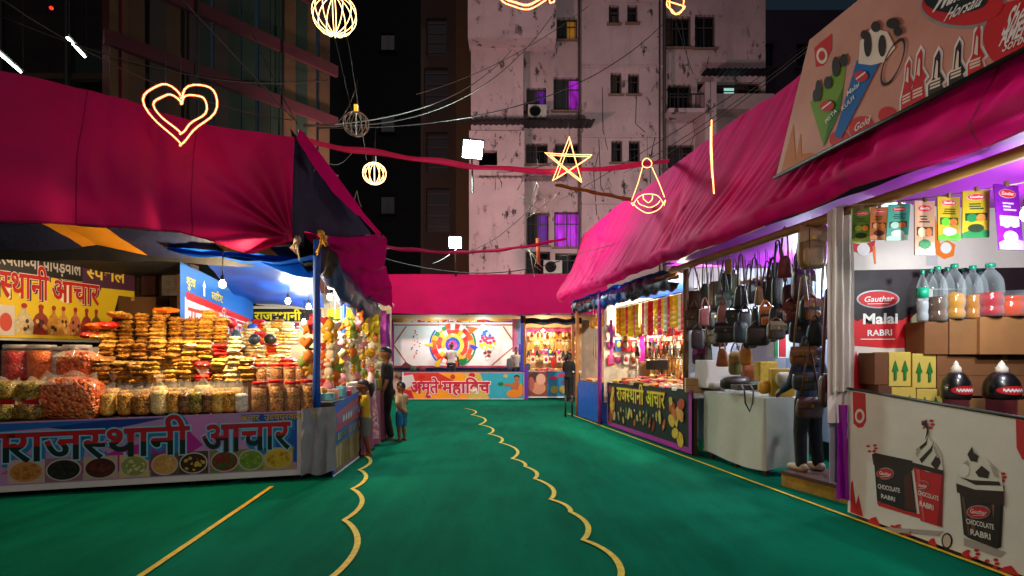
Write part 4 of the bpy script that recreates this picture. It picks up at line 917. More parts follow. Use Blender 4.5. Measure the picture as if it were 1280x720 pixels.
# second stall's piles, right of the heap, in bright white light
b = MB()
for k, (d0, z) in enumerate(((8.4, 1.25), (9.0, 1.5), (9.6, 1.75), (10.2, 2.0))): b.box((-4.15+.05*k, d0, z/2), (1.7, .58, z), mk('#b8a080', r=.8))
b.build('display_steps', label='stepped stand behind the jars carrying pale packets', cat='stand')
for r_, (d0, z, pxs) in enumerate(((8.3, 1.255, range(305, 364, 14)), (8.9, 1.505, range(303, 366, 13)), (9.5, 1.755, range(304, 366, 12)), (10.1, 2.005, range(312, 366, 12)))):
    for i, px in enumerate(pxs):
        m_ = [PC, PG, PC, PC, PR][(i+r_) % 5]; x = (px-CX)/F*d0
        for k in range([5, 4, 4, 3][r_]+(i % 2)):
            place('packet', m_, V((x, d0+rnd.uniform(-.03, .03), z+k*.052)), f'{"red" if m_ is PR else "pale"} packet, {ORD[k]} in the {NTH[i]} pile, {["front", "second", "third", "rear"][r_]} step beyond jars', 'snack packet', 'packets in the bright stall behind the jars', rnd.uniform(-.2, .2), (1.05, 1, 1.05))
for k, (px, py, d, c) in enumerate(((268, 402, 8.0, '#d86020'), (276, 406, 8.0, '#1c2430'), (288, 404, 8.2, '#b81c38'), (296, 426, 8.3, '#244a58'), (318, 424, 8.6, '#1c2838'), (338, 424, 8.7, '#1a1c1c'), (316, 410, 9.6, '#1848a0'))):
    b = MB(); p = P(px, py, d); b.ell(p, (.10, .05, .16 if k in (0, 3) else .08), mk(c, r=.4, nz=.3, ns=12), 10, 7, fn=lambda q: q*(1+.25*NZ.noise(q*2+V((px, 0, 0))))); b.build('folded_bag', label=f'{["orange", "black", "crimson", "teal", "navy", "dark", "blue"][k]} crumpled bag wedged among the pale packets', cat='bag')
# partition and back wall of the bright stall
pa, pb = V((-4.62, 7.8, 0)), V((-5.22, 11.3, 0))
a = Art(V((pa.x, pa.y, 1.3)), V((pb.x, pb.y, 1.3)), V((pb.x, pb.y, 2.74)), V((pa.x, pa.y, 2.88)), face=(0, 8, 2)); a.base(mk('#1060b8', **VIN)); Wd, Hd = a.W, a.H
a.poly([(.15, .1), (Wd, .1), (Wd, .92), (.15, 1.06)], mk('#b8c8e0', **VIN)); a.poly([(.2, 1.14), (Wd-.3, 1.04), (Wd-.3, .93), (.2, 1.03)], mk('#b81420', **VIN), 2)
for off, mt, ly in ((.04, WHITE, 3), (.012, mk('#c02028', **VIN), 4)): a.text('राजस^थानी आचार', .25, .60, .52, mt, ly, off, fit=2.9)
a.text('शुद^ध', .2, 1.22, .20, mk('#d8c830', **VIN), 2, .01); a.text('स^वािदष^ट', 1.2, 1.16, .18, mk('#d8c830', **VIN), 2, .01); a.poly([(.85, 1.16), (.92, 1.16), (.92, 1.30), (.96, 1.30), (.885, 1.40), (.81, 1.30), (.85, 1.30)], WHITE, 2)
for k in range(30): a.ell(rnd.uniform(.3, 3.3), rnd.uniform(.12, .4), .06, .035, mk(rnd.choice(['#c04030', '#d8b030', '#6a3828', '#e8e0d0']), r=.4), 2+k % 3, n=8)
a.build('partition_banner', label='blue partition banner with red header and lettering beside the packet heap', cat='banner')
a = Art(V((-5.6, 11.6, .8)), V((-2.95, 11.6, .8)), V((-2.95, 11.6, 2.6)), V((-5.6, 11.6, 2.6))); a.base(mk('#c8c0b4', **VIN)); W2 = a.W
def au(px): return (px-CX)/F*11.6+5.6
def av(py): return EYE-(py-CY)/F*11.6-.8
a.rect(0, av(402), W2, av(386), BLK, 1); a.text('राजस^थानी', au(318), av(400), .25, mk('#e0d020', **VIN), 2, .03, fit=au(376)-au(318)); a.text('आचार', au(410), av(400), .25, mk('#e0d020', **VIN), 2, .03, fit=au(447)-au(410))
a.rect(0, av(450), au(374), av(403), mk('#b01c28', **VIN), 1)
for k in range(9):
    for j in range(6):
        x = au(345)+j*.085; a.rect(x, av(408+k*3.6)-.02, x+rnd.uniform(.04, .075), av(408+k*3.6)+.008, WHITE, 2)
a.ell(au(345), av(414), .10, .14, mk('#c8b050', **VIN), 3); a.ell(au(345), av(417), .05, .07, mk('#6a5a20', **VIN), 4); a.ell(au(329), av(412), .09, .1, mk('#e0c8b8', **VIN), 3)
a.rect(au(375), av(440), au(384), av(405), mk('#a8c0a8', **VIN), 2); a.rect(au(372), av(450), au(392), av(414), mk('#c88070', **VIN), 2); a.ell(au(381), av(432), .1, .14, mk('#7a8a7a', **VIN), 3)
a.rect(au(405), av(412), W2, av(386), mk('#d8c020', **VIN), 2); a.text('राजस^थान', au(406), av(408), .24, BLK, 3, .03, fit=au(448)-au(406))
a.build('back_banner', label='back wall banner with yellow letters on black above red text', cat='banner')
b = MB(); b.grid(lambda u, v: V((-5.25+2.2*u, 11.5-.5*v, 2.62+.25*v-.1*sin(pi*u))), 14, 4, mk('#c8b8a4', r=.8, tl=.2)); b.build('cloth_canopy', label='cream cloth under the blue ceiling at the back of the bright stall', cat='cloth')
bulb(P(278, 352, 6.85), 150, 'warm bulb hanging at the left over the packet heap', cord=.35); bulb(P(360, 374, 8.9), 28, 'cool white bulb hanging in the middle of the bright stall', cool=True, cord=.3)
bulb(P(386, 381, 9.4), 40, 'warm bulb hanging just left of the blue corner post', cord=.5); bulb(P(380, 400, 10.6), 45, 'white bulb low against the red back banner', cool=True, cord=.8)
bulb(LF(.16, .52, 2.84), 40, 'added unseen warm bulb under the dark tarp at the left end of the stall', cord=.04)  # extra bulb hidden by the flap, added to warm the left goods
# ================================================================== RIGHT-HAND ROW: ice cream stall
CRM = mk('#cdbcb4', r=.55, nz=.14, ns=2, bump=.12, bs=7); LRED = mk('#c0121c', **VIN); DKB = mk('#1c0d12', **VIN); WP = mk('#e0d8d4', **VIN); SIL = mk('#9a9298', r=.3)
def logo(a, x, y, rx, ry, lay=3, txt='Gauthar', tilt=0):
    a.pell(x, y, rx, ry, SIL, lay); a.pell(x, y, rx*.92, ry*.86, LRED, lay+1); sl = tilt*rx
    q0, q1 = a.px(x, y+ry*.35), a.px(x, y-ry*.5); sz = math.hypot(q1[0]-q0[0], q1[1]-q0[1])*1.0
    a.ptext(txt, x-rx*.68, y+ry*.32+sl*.6, x+rx*.68, y+ry*.22-sl*.6, sz, WP, lay+2, .015, .25)
    a.pline([(x-rx*.5, y+ry*.52), (x+rx*.5, y+ry*.48)], sz*.08, WP, lay+2)
p0 = P(1040, 500, 5.5)
a = Art(V((3.10, 5.5, .9)), V((5.55, 5.5, .9)), V((5.55, 5.5, 3.16)), V((3.10, 5.5, 2.98))); a.base(CRM)
a.ppoly([(1054, 338), (1300, 334), (1300, 362), (1062, 360), (1061, 358), (1055, 357)], mk('#241116', **VIN), 1); a.ppoly([(1060, 360), (1147, 360), (1147, 392), (1136, 402), (1132, 418), (1063, 418)], DKB, 1)
a.ppoly([(1064, 396), (1071, 402), (1078, 398), (1086, 406), (1096, 399), (1112, 402), (1128, 400), (1138, 392), (1150, 398), (1156, 434), (1110, 435), (1068, 432)], LRED, 2)
a.ppoly([(1138, 398), (1144, 392), (1160, 388), (1160, 428), (1136, 429), (1132, 416)], mk('#d8d0a0', **VIN), 3)
a.ppoly([(1166, 362), (1300, 360), (1300, 415), (1166, 415)], mk('#1e0f14', **VIN), 2)
logo(a, 1097, 374, 27, 11.5)
a.ptext('Malai', 1077, 405, 1122, 404, .145, WP, 4, .03); a.ptext('RABRI', 1083, 420, 1115, 419, .085, WP, 4, .02); a.pline([(1075, 424), (1118, 424)], .008, WP, 4)
a.ppoly([(1044, 488), (1046, 424), (1050, 420), (1062, 470), (1070, 438), (1080, 488)], LRED, 1); a.ppoly([(1044, 488), (1044, 480), (1090, 480), (1094, 489)], LRED, 2)
a.ppoly([(1062, 303), (1080, 306), (1094, 300), (1092, 314), (1080, 319), (1066, 314)], LRED, 1); a.pell(1079, 312, 8, 8, WP, 2); a.ppoly([(1090, 308), (1094, 308), (1095, 330), (1093, 330)], mk('#d86a18', **VIN), 2)
ORGP = mk('#e07010', **VIN); a.ppoly([(1164, 272), (1169, 270), (1175, 305), (1184, 300), (1194, 306), (1192, 320), (1180, 324), (1170, 318)], ORGP, 1); a.pell(1182, 310, 7, 7, WP, 2)
for k in range(7): a.ppoly([(1158+k*2, 319), (1160+k*2, 319), (1160+k*2, 332), (1158+k*2, 332)], mk('#b0a8a8', **VIN), 1)
t = thing('partition_banner', 'tall white banner with the dark Malai Rabri tub behind the cartons', 'banner', (4.3, 5.5, .9)); a.build('printed_sheet', t)
def curt(u, v):
    return V((3.13+.19*u, 5.47-.03*sin(u*19)-.03*u+.02*fbm(u*3, v*3, 0), 1.2+1.8*v+.03*u))
mb = MB(); mb.grid(curt, 30, 20, mk('#e6dcd4', r=.75, nz=.12, ns=3, tl=.35)); mb.build('curtain', label='cream curtain edge gathered beside the Malai Rabri banner', cat='curtain')
def pst(u, v): return V((3.18+.09*u, 5.50-.06*u-.03*sin(u*9+v*3), .16+.92*v))
mb = MB(); mb.grid(pst, 12, 14, mk('#a010a8', r=.5, tl=.15)); mb.build('purple_cloth', label='purple cloth strip hanging beside the wooden step', cat='cloth')
# front counter with its banner
bl, br, tr2, tl2 = RL(5.45, .05, .04), RL(2.9, .05, .03), RL(2.9, .05, 1.04), RL(5.45, .05, 1.235)
a = Art(bl, br, tr2, tl2, step=.0016); a.base(mk('#e0d4ce', r=.6, nz=.12, ns=2, bump=.14, bs=7))
a.ppoly([(1066, 489), (1082, 492), (1083, 526), (1079, 534), (1073, 535), (1067, 529)], LRED, 1); a.pell(1075, 520, 6, 9, WP, 2); a.pell(1075, 520, 3.5, 5.5, LRED, 3)
a.ppoly([(1270, 524), (1320, 534), (1320, 590), (1278, 574), (1271, 560)], LRED, 1)
CHOC = mk('#2a100c', **VIN)
a.ppoly([(1090, 568), (1094, 566), (1141, 576), (1142, 586), (1139, 590), (1092, 581)], CHOC, 1); a.ppoly([(1093, 580), (1140, 590), (1146, 644), (1130, 640), (1097, 630)], DKB, 1); a.ppoly([(1097, 626), (1130, 638), (1152, 643), (1150, 648), (1098, 632)], LRED, 2)
a.ppoly([(1130, 596), (1138, 590), (1146, 640), (1132, 636)], mk('#4a1c14', **VIN), 2)
for pts, c, ly in (([(1097, 584), (1101, 585), (1104, 630), (1101, 629)], '#3a262a', 2), ([(1178, 594), (1180, 594), (1177, 658), (1172, 656)], '#84101a', 3), ([(1146, 586), (1150, 587), (1157, 652), (1154, 651)], '#d84a48', 3), ([(1244, 628), (1252, 632), (1249, 684), (1240, 682)], '#180a0a', 3), ([(1202, 620), (1206, 622), (1214, 670), (1211, 669)], '#5c3c34', 3), ([(1212, 640), (1216, 636), (1220, 664), (1216, 668)], '#6a4030', 3), ([(1240, 626), (1250, 628), (1248, 650), (1242, 646)], '#7a4c3c', 3)): a.ppoly(pts, mk(c, **VIN), ly)
for pts in ([(1145, 566), (1150, 558), (1152, 563), (1147, 572)], [(1166, 556), (1170, 558), (1176, 572), (1172, 572)], [(1204, 580), (1210, 575), (1212, 582), (1206, 588)], [(1238, 580), (1246, 586), (1250, 598), (1244, 596)]): a.ppoly(pts, mk('#a89c90', **VIN), 4)
a.ppoly([(1092, 658), (1180, 664), (1174, 670), (1100, 664)], mk('#a89a96', **VIN), 1); a.ppoly([(1205, 672), (1258, 690), (1250, 697), (1205, 682)], mk('#a89a96', **VIN), 1)
logo(a, 1107, 592, 11, 7.5, 2, tilt=-.25); a.ptext('CHOCOLATE', 1098, 610, 1126, 616, .052, WP, 4, .02); a.ptext('RABRI', 1102, 622, 1120, 627, .05, WP, 4, .02)
a.ppoly([(1142, 582), (1180, 593), (1178, 659), (1151, 651)], LRED, 2)
CRE = mk('#d8cfc4', **VIN); a.ppoly([(1140, 574), (1143, 562), (1150, 555), (1153, 540), (1158, 534), (1160, 545), (1170, 556), (1177, 568), (1180, 590), (1160, 590), (1144, 582)], CRE, 3)
for pts in ([(1152, 530), (1159, 524), (1162, 540), (1157, 550), (1160, 536)], [(1146, 562), (1158, 552), (1161, 545), (1159, 556), (1148, 566)], [(1150, 574), (1164, 560), (1168, 552), (1166, 564), (1153, 579)], [(1164, 580), (1173, 566), (1177, 578), (1172, 588)], [(1142, 578), (1180, 588), (1180, 594), (1142, 584)]): a.ppoly(pts, CHOC, 4)
logo(a, 1154, 607, 8, 6.5, 3, tilt=-.25); a.ptext('CHOCOLATE', 1148, 618, 1174, 626, .05, WP, 4, .018); a.ptext('RABRI', 1150, 632, 1168, 638, .06, WP, 4, .02)
a.ppoly([(1198, 594), (1256, 608), (1252, 684), (1246, 686), (1210, 672), (1205, 668)], mk('#2c1714', **VIN), 2); a.ppoly([(1194, 606), (1200, 585), (1210, 572), (1232, 572), (1252, 592), (1256, 618), (1230, 616)], CRE, 3)
for pts in ([(1196, 604), (1220, 612), (1256, 614), (1256, 632), (1222, 628), (1197, 615)], [(1210, 568), (1216, 558), (1218, 566), (1224, 570), (1222, 578), (1214, 576)], [(1220, 590), (1228, 582), (1238, 590), (1236, 598), (1224, 596)], [(1200, 596), (1216, 600), (1250, 602), (1252, 607), (1220, 606)]): a.ppoly(pts, CHOC, 4)
a.pell(1206, 588, 7, 8, WP, 4); logo(a, 1224, 640, 15, 8.5, 4, tilt=-.2); a.ptext('CHOCOLATE', 1209, 654, 1244, 662, .052, WP, 5, .02); a.ptext('RABRI', 1214, 668, 1240, 675, .062, WP, 5, .02)
for cx, cy, s_ in ((1160, 530, 1.2), (1090, 560, 1), (1250, 596, 1.2), (1216, 692, 1.3), (1240, 704, 1.3), (1120, 660, 1), (1134, 665, .9)):
    for an in (-.7, .1, .9, 2.2, 3.6): a.pell(cx+5*s_*cos(an), cy+5*s_*sin(an), 2.6*s_, 1.6*s_, LRED, 1, 8)
a.ppoly([(1063, 640), (1064, 604), (1066, 600), (1070, 632), (1073, 618), (1079, 646)], LRED, 1)
for px, w in ((1093, 9), (1120, 5), (1166, 6), (1208, 7), (1262, 14)): a.ppoly([(px-w, 640+(px-1060)*.36), (px-w*.5, 636+(px-1060)*.36), (px+2, 634+(px-1060)*.36), (px+w, 648+(px-1060)*.36)], LRED, 1)
a.pell(1184, 676, 7, 10, CHOC, 1); a.pell(1184, 676, 5, 8, mk('#c8b0a0', **VIN), 2)
t = thing('stall_counter', 'ice cream counter with a white banner of chocolate cups and red flowers', 'counter', RL(4.2, .3, 0)); a.build('printed_banner', t)
mb = MB(); vs = [RL(d, o, z) for z in (0, .9) for d, o in ((5.4, .09), (2.9, .09), (2.9, .8), (5.4, .8))]
mb.add(vs, [(0, 1, 2, 3), (7, 6, 5, 4), (0, 4, 5, 1), (1, 5, 6, 2), (2, 6, 7, 3), (3, 7, 4, 0)], WOOD); mb.build('counter_body', t)
mb = MB(); mb.tube([RL(5.46, .05, 1.245), RL(2.9, .05, 1.05)], .014, STEEL, 6); mb.build('banner_rod', t)
# cartons stacked against the partition
YBX = mk('#c8a848', r=.8, nz=.14, ns=5); GAR = mk('#1a6a28', **VIN); MAR = mk('#5a1418', r=.7, nz=.2)
def boxpx(x0, x1, y0, y1, d, dep, label, mat=None, arrows=False, group=None, tape=False):
    s_ = d/F; w = (x1-x0)*s_; h = (y1-y0)*s_; c = P((x0+x1)/2, (y0+y1)/2, d); c.y += dep/2
    t = carton(c, (w, dep, h), label, mat, R(rnd.uniform(-1.5, 1.5)), group, tape=tape)
    if arrows:
        b = MB()
        for k in (-1, 1):
            x, z, y = c.x+k*w*.22, c.z-h*.05, c.y-dep/2-.008; e = h*.26; b.prism([(x-.012, z-e), (x+.012, z-e), (x+.012, z), (x+.03, z), (x, z+e*1.2), (x-.03, z), (x-.012, z)], GAR, .004, Matrix.Translation((0, y, 0)))
        b.build('arrow_mark', t)
    return t
boxpx(1093, 1110, 441, 481, 5.24, .24, 'plain brown carton at the left end of the middle carton row', mk('#6a3a1c', r=.85)); boxpx(1111, 1138.5, 440, 483, 5.24, .24, 'yellow carton with green arrows, middle row, left one', YBX, True, 'yellow arrow cartons'); boxpx(1140, 1170, 442, 485, 5.24, .24, 'yellow carton with green arrows, middle row, right one', YBX, True, 'yellow arrow cartons')
boxpx(1098, 1114, 481.5, 520, 5.24, .24, 'plain brown carton at the left end of the bottom carton row', mk('#5a3018', r=.85)); boxpx(1115, 1145, 484, 524, 5.24, .24, 'yellow carton with green arrows, bottom row, left one', YBX, True, 'yellow arrow cartons'); boxpx(1146.5, 1178, 486, 526, 5.24, .24, 'yellow carton with green arrows, bottom row, right one', YBX, True, 'yellow arrow cartons')
boxpx(1171, 1340, 443.5, 495, 5.24, .24, 'long brown carton lying behind the two dark squeeze pots', mk('#7a4a26', r=.85), tape=True); boxpx(1178.5, 1211, 496, 530, 5.24, .24, 'maroon carton under the left dark squeeze pot', MAR); boxpx(1212, 1232, 498, 530, 5.24, .24, 'narrow tan carton between the two maroon cartons', CARD); boxpx(1233, 1272, 496, 532, 5.24, .24, 'maroon carton under the right dark squeeze pot', MAR); boxpx(1273, 1310, 500, 534, 5.24, .24, 'tan carton at the right end of the bottom carton row', CARD)
boxpx(1156, 1186, 402, 443, 5.22, .26, 'brown carton with faded green marks, left of the top row', mk('#7c4c26', r=.85)); boxpx(1187.5, 1223, 399, 443, 5.20, .26, 'brown carton in the middle of the top carton row', CARD); boxpx(1225, 1318, 396, 443, 5.16, .28, 'wide brown carton at the right of the top row', mk('#9a6436', r=.85))
b = MB(); b.box((4.62, 5.28, .70), (2.2, .3, .6), WOOD); b.build('carton_table', label='low dark table under the stacked cartons', cat='table')
for px, k in ((1195, 'left'), (1252, 'right')):
    s_ = 4.95/F; rr = (16 if k == 'left' else 19)*s_; c = P(px, 499, 4.95); t = thing('squeeze_pot', f'dark dome shaped dessert pot with white tip and red label, {k} one', 'dessert pot', c, 'dark dessert pots')
    b = MB(); b.lathe([(rr*.9, 0), (rr, .02), (rr*1.02, .10), (rr*.92, .16), (rr*.62, .22), (rr*.3, .245)], c, mk('#12100f', r=.3, coat=.4), 20); b.build('pot_body', t)
    b = MB(); b.lathe([(rr*.42, .235), (rr*.34, .26), (rr*.36, .275), (rr*.2, .30), (rr*.16, .32), (0, .345)], c, mk('#e0d0c0', r=.5), 14); b.build('cream_tip', t)
    b = MB(); b.grid(lambda u, v: c+V((rr*1.04*sin((u-.5)*2.0), -rr*1.04*cos((u-.5)*2.0), .085+.075*(v-.5)*math.sqrt(max(0, 1-(2*u-1)**2)))), 16, 4, LRED)
    b.grid(lambda u, v: c+V((rr*1.055*sin((u-.5)*1.3), -rr*1.055*cos((u-.5)*1.3), .085+.022*(v-.5)+.008*sin(u*40))), 24, 2, WP); b.build('label', t)
# bottles on the top row
CAP = mk('#108a6a', r=.35)
def bottle(px, pyb, pyt, wpx, d, liquid, lev, label, labelcol=None):
    s_ = d/F; h = (pyb-pyt)*s_; r = wpx/2*s_; c = P(px, pyb, d); t = thing('drink_bottle', label, 'bottle', c, 'bottles on the cartons'); pr = [(.86, 0), (.98, .04), (1, .12), (.9, .17), (.9, .2), (1, .26), (1, .36), (.93, .40), (1, .44), (1, .56), (.93, .68), (.7, .78), (.4, .86), (.3, .88), (.3, .93)]
    b = MB(); b.lathe([(r*x, h*z) for x, z in pr], c, clearplastic(), 18); b.build('plastic', t)
    b = MB(); b.lathe([(r*.97*x*.97, h*z+.003) for x, z in pr if z <= lev]+[(0, h*lev)], c, liquid, 18); b.build('drink', t)
    b = MB(); b.lathe([(r*.36, h*.925), (r*.38, h*.93), (r*.38, h*.99), (r*.33, h), (0, h)], c, CAP, 14); b.build('cap', t)
    if labelcol: b = MB(); b.lathe([(r*1.02, h*.46), (r*1.02, h*.66)], c, labelcol, 18); b.build('label', t)
def liq(c): return mk(c, r=.15, coat=.6, nz=.1, em=0)
bottle(1153, 402, 338, 13, 5.2, liq('#9a9aa0'), .4, 'slim clear bottle with green label at the left end', mk('#18a078', r=.4)); bottle(1172, 402, 333, 21, 5.26, liq('#5a3a24'), .45, 'big bottle of brown drink, second from the left')
bottle(1193, 399, 330, 23, 5.24, liq('#b87806'), .50, 'big bottle of yellow drink beside the brown one'); bottle(1216, 399, 332, 21, 5.28, liq('#b06a04'), .45, 'yellow drink bottle left of the red one'); bottle(1238, 396, 329, 28, 5.2, liq('#a00818'), .46, 'largest bottle half full of red drink')
for k, px in enumerate((1163, 1184, 1206, 1226)): bottle(px, 399, 336-2*k % 3, 16, 5.4, liq('#8a8478'), .3, f'clear capped bottle standing behind the front bottles, {NTH[k]} from the left')
c = P(1263, 396, 5.22); t = thing('drink_jar', 'low clear jar of orange drink at the right end', 'jar', c); b = MB(); b.lathe([(.10, 0), (.115, .02), (.12, .12), (.11, .14), (.12, .16), (.12, .19), (0, .19)], c, liq('#c43c02'), 18); b.build('drink', t)
b = MB(); b.lathe([(.105, 0), (.12, .02), (.125, .12), (.115, .14), (.125, .16), (.125, .22), (.13, .225), (.13, .235)], c, clearplastic(), 18); b.build('plastic', t)
# product strips on a string
ln0, ln1 = P(1046, 258, 5.2), P(1290, 226, 4.2)
b = MB(); b.tube([ln0+(ln1-ln0)*k/12+V((0, 0, -.03*sin(pi*k/12))) for k in range(13)], .006, ROPW, 5); b.build('hanging_string', label='thin string carrying the coloured product strips', cat='string')
PV = dict(r=.28, nz=.1, ns=8, coat=.3)
for k, (x0, x1, y0, y1, col, c2, nm) in enumerate(((1066, 1088, 261, 303, '#4a6a18', '#7a8a28', 'olive green'), (1088, 1110, 259, 300, '#b0602c', '#d89060', 'brown orange'), (1112, 1137, 255, 300, '#3a9a88', '#b8d8c8', 'mint'), (1143, 1169, 251, 318, '#b88a70', '#d8b898', 'long beige'), (1171, 1201, 246, 300, '#a08018', '#48a020', 'yellow green'), (1205, 1236, 238, 297, '#a88a18', '#1c6a38', 'mustard'), (1239, 1277, 231, 313, '#6a1488', '#b890c0', 'largest violet'))):
    f = (k+.6)/7.2; d = 5.12-.9*f; tw = R(rnd.uniform(-14, 14))
    s_ = d/F; w, h = (x1-x0)*s_, (y1-y0)*s_; top = P((x0+x1)/2, y0, d); ex = V((cos(tw), sin(tw), 0)); lean = V((rnd.uniform(-.03, .03), rnd.uniform(-.03, .03), 0))
    A = [top-ex*w/2-V((0, 0, h))+lean, top+ex*w/2-V((0, 0, h))+lean, top+ex*w/2, top-ex*w/2]
    a = Art(*A, step=.0012); a.base(mk(col, **PV), .012); W_, H_ = a.W, a.H
    a.ell(W_/2, H_*.86, W_*.36, H_*.07, SIL, 1); a.ell(W_/2, H_*.86, W_*.33, H_*.06, LRED, 2); a.text('Gauthar', W_*.24, H_*.84, H_*.07, WP, 3, .01, fit=W_*.52, shear=.2)
    DKP = mk(['#2a3410', '#4a2010', '#1c4038', '#3a2a24', '#10381c', '#0c3820', '#c8a8d0'][k], **PV)
    for j in range(3): a.rect(W_*.2+rnd.random()*W_*.1, H_*(.70-.05*j), W_*rnd.uniform(.6, .85), H_*(.725-.05*j), DKP, 1)
    a.rect(W_*.1, H_*.36, W_*.9, H_*.52, DKP, 1); a.ell(W_*.35, H_*.42, W_*.2, H_*.09, mk(c2, **PV), 2); a.ell(W_*.68, H_*.42, W_*.17, H_*.08, mk('#c86a28' if k != 6 else '#d8d0d8', **PV), 3); a.ell(W_*.5, H_*.2, W_*.3, H_*.09, mk(['#1c2410', '#5a2818', '#e0ece0', '#1c6a3a', '#e8f0d8', '#22301c', '#d8b8d8'][k], **PV), 2)
    a.poly([(0, 0), (W_, 0), (W_, H_*.14), (W_*.5, H_*.2), (0, H_*.1)], mk(c2, **PV), 1)
    t = thing('product_strip', f'{nm} printed sachet strip hanging on the string', 'sachet strip', top, 'sachet strips on the string'); a.build('sachet', t)
    b = MB(); b.box((top.x, top.y, top.z+.01), (.02, .025, .04), mk('#705030', r=.7)); b.build('clip', t)
bulb(RL(4.4, .7, 2.6), 55, 'added unseen white bulb just inside the ice cream stall beyond the right edge', cool=True, cord=.2)  # extra bulb out of frame, added to brighten the partition banner
bulb(P(1284, 262, 3.9), 40, 'bright white bulb at the right edge beside the violet strip', cool=True, cord=.35)
# the great banner on the awning
a = Art(RL(6.04, -.26, 3.50), RL(3.10, -.26, 3.53), RL(3.25, .33, 5.2), RL(6.38, .33, 5.16), step=.003); a.base(mk('#c88878', r=.5, nz=.14, ns=1.6, bump=.1, bs=5))
def bpell(x, y, rx, ry, m_, lay, n=24):               # a disc printed partly off the lower edge of the banner
    return a.ppoly([(x+rx*cos(2*pi*i/n), min(y+ry*sin(2*pi*i/n), 217-(x+rx*cos(2*pi*i/n)-975)*.51)) for i in range(n)], m_, lay)
CW = mk('#e0c8b8', **VIN); OR2 = mk('#b86010', **VIN)
a.ppoly([(976, 217), (992, 155), (995, 200), (1001, 166), (1003, 203), (1012, 199)], OR2, 1); bpell(1012, 200, 12, 9, OR2, 1)
a.ppoly([(1018, 60), (1027, 52), (1040, 42), (1040, 62), (1030, 82), (1020, 84)], LRED, 1); a.pell(1028, 70, 7, 10, CW, 2); a.pell(1028, 70, 4, 6, LRED, 3)
a.ppoly([(1013, 128), (1060, 66), (1052, 130), (1030, 184)], mk('#6a8a14', **VIN), 1); a.ppoly([(1030, 184), (1038, 146), (1054, 110), (1050, 140)], mk('#2a6a14', **VIN), 2)
a.ppoly([(1072, 76), (1103, 74), (1052, 174), (1044, 170)], mk('#1058a0', **VIN), 3); a.ppoly([(1074, 80), (1076, 52), (1090, 36), (1110, 40), (1120, 60), (1106, 78), (1090, 82)], CW, 3)
for x, y, rx, ry in ((1024, 114, 4, 14), (1036, 104, 5, 8), (1046, 84, 5, 13), (1056, 76, 5, 8), (1020, 120, 3, 8), (1086, 56, 5, 16), (1104, 58, 5, 14), (1096, 34, 6, 7), (1118, 30, 9, 7), (1082, 44, 5, 6), (1124, 40, 6, 6)): a.pell(x, y, rx, ry, CHOC, 4, 12)
for px, py in ((1035, 133), (1078, 96)): a.pell(px, py, 9, 7, LRED, 5, 14); a.pline([(px-6, py+4), (px+6, py-5)], .025, WP, 6)
a.ptext('Malai', 1060, 122, 1076, 108, .10, WP, 5, .01); a.ptext('KULFI', 1054, 140, 1070, 124, .09, WP, 5, .01); a.ptext('PISTA', 1034, 156, 1048, 140, .09, WP, 5, .01)
a.ring(*a.px(1117, 78), .10, .115, CHOC, 3, asp=2.0)
for k, (x, y, s_) in enumerate(((1134, 100, 1.0), (1148, 92, 1.2), (1170, 96, 1.3), (1196, 84, 1.3), (1220, 66, 1.35))):
    m_ = [LRED, LRED, CHOC, CHOC, LRED][k]; yb = 219-(x-975)*.51-2
    a.ppoly([(x-9*s_, yb+5), (x-9*s_, yb-12), (x-4*s_, y+2), (x-2*s_, y-20*s_), (x+3*s_, y-30*s_), (x+7*s_, y-24*s_), (x+6*s_, y-8*s_), (x+12*s_, y+4), (x+8*s_, y+10), (x+10*s_, yb-9)], WP, 1)
    a.ppoly([(x-7*s_, yb+3), (x-7*s_, yb-10), (x-2.5*s_, y+2), (x-.5*s_, y-18*s_), (x+3.5*s_, y-26*s_), (x+5*s_, y-20*s_), (x+4.5*s_, y-5*s_), (x+9*s_, y+4), (x+6*s_, y+9), (x+8*s_, yb-7)], m_, 2)
    a.ppoly([(x-1*s_, y+2), (x+1.5*s_, y-16*s_), (x+3*s_, y-14*s_), (x+2.5*s_, y+4)], CW, 3)
    for j in range(3): a.pline([(x-5*s_, yb-14+4*j), (x+5*s_, yb-19+4*j)], .018, CW, 3)
for x, r_ in ((1078, 17), (1110, 12), (1050, 13)): bpell(x, 219-(x-975)*.51-6, r_, r_*.9, LRED, 1)
a.ptext('Gold', 1068, 166, 1088, 154, .12, WP, 3, .01)
a.pell(1204, 6, 54, 30, SIL, 1, 36); a.pell(1204, 5, 51, 27, LRED, 2, 36); a.pell(1196, 0, 40, 17, mk('#101010', **VIN), 3, 30); a.ptext('Mumbai', 1166, 16, 1236, -16, .34, WP, 4, .02, .2); a.ptext('Horsala', 1180, 28, 1226, 8, .15, WP, 4, .01, .2)
bpell(1276, 46, 46, 46, LRED, 1, 36); a.ptext('Shefa', 1252, 46, 1290, 24, .28, WP, 3, .02, .2); a.ptext('AMERE', 1250, 58, 1290, 40, .17, WP, 3, .03); a.ptext('Sorbet', 1253, 66, 1290, 50, .11, WP, 3, .01)
t = thing('awning_banner', 'huge pinkish banner of cone ice creams tied on the right awning', 'banner', RL(4.6, .1, 3.4)); a.build('printed_sheet', t)
b = MB(); b.tube([RL(6.05, -.27, 3.485), RL(3.1, -.27, 3.515)], .02, BLK, 6); b.build('bottom_rod', t)

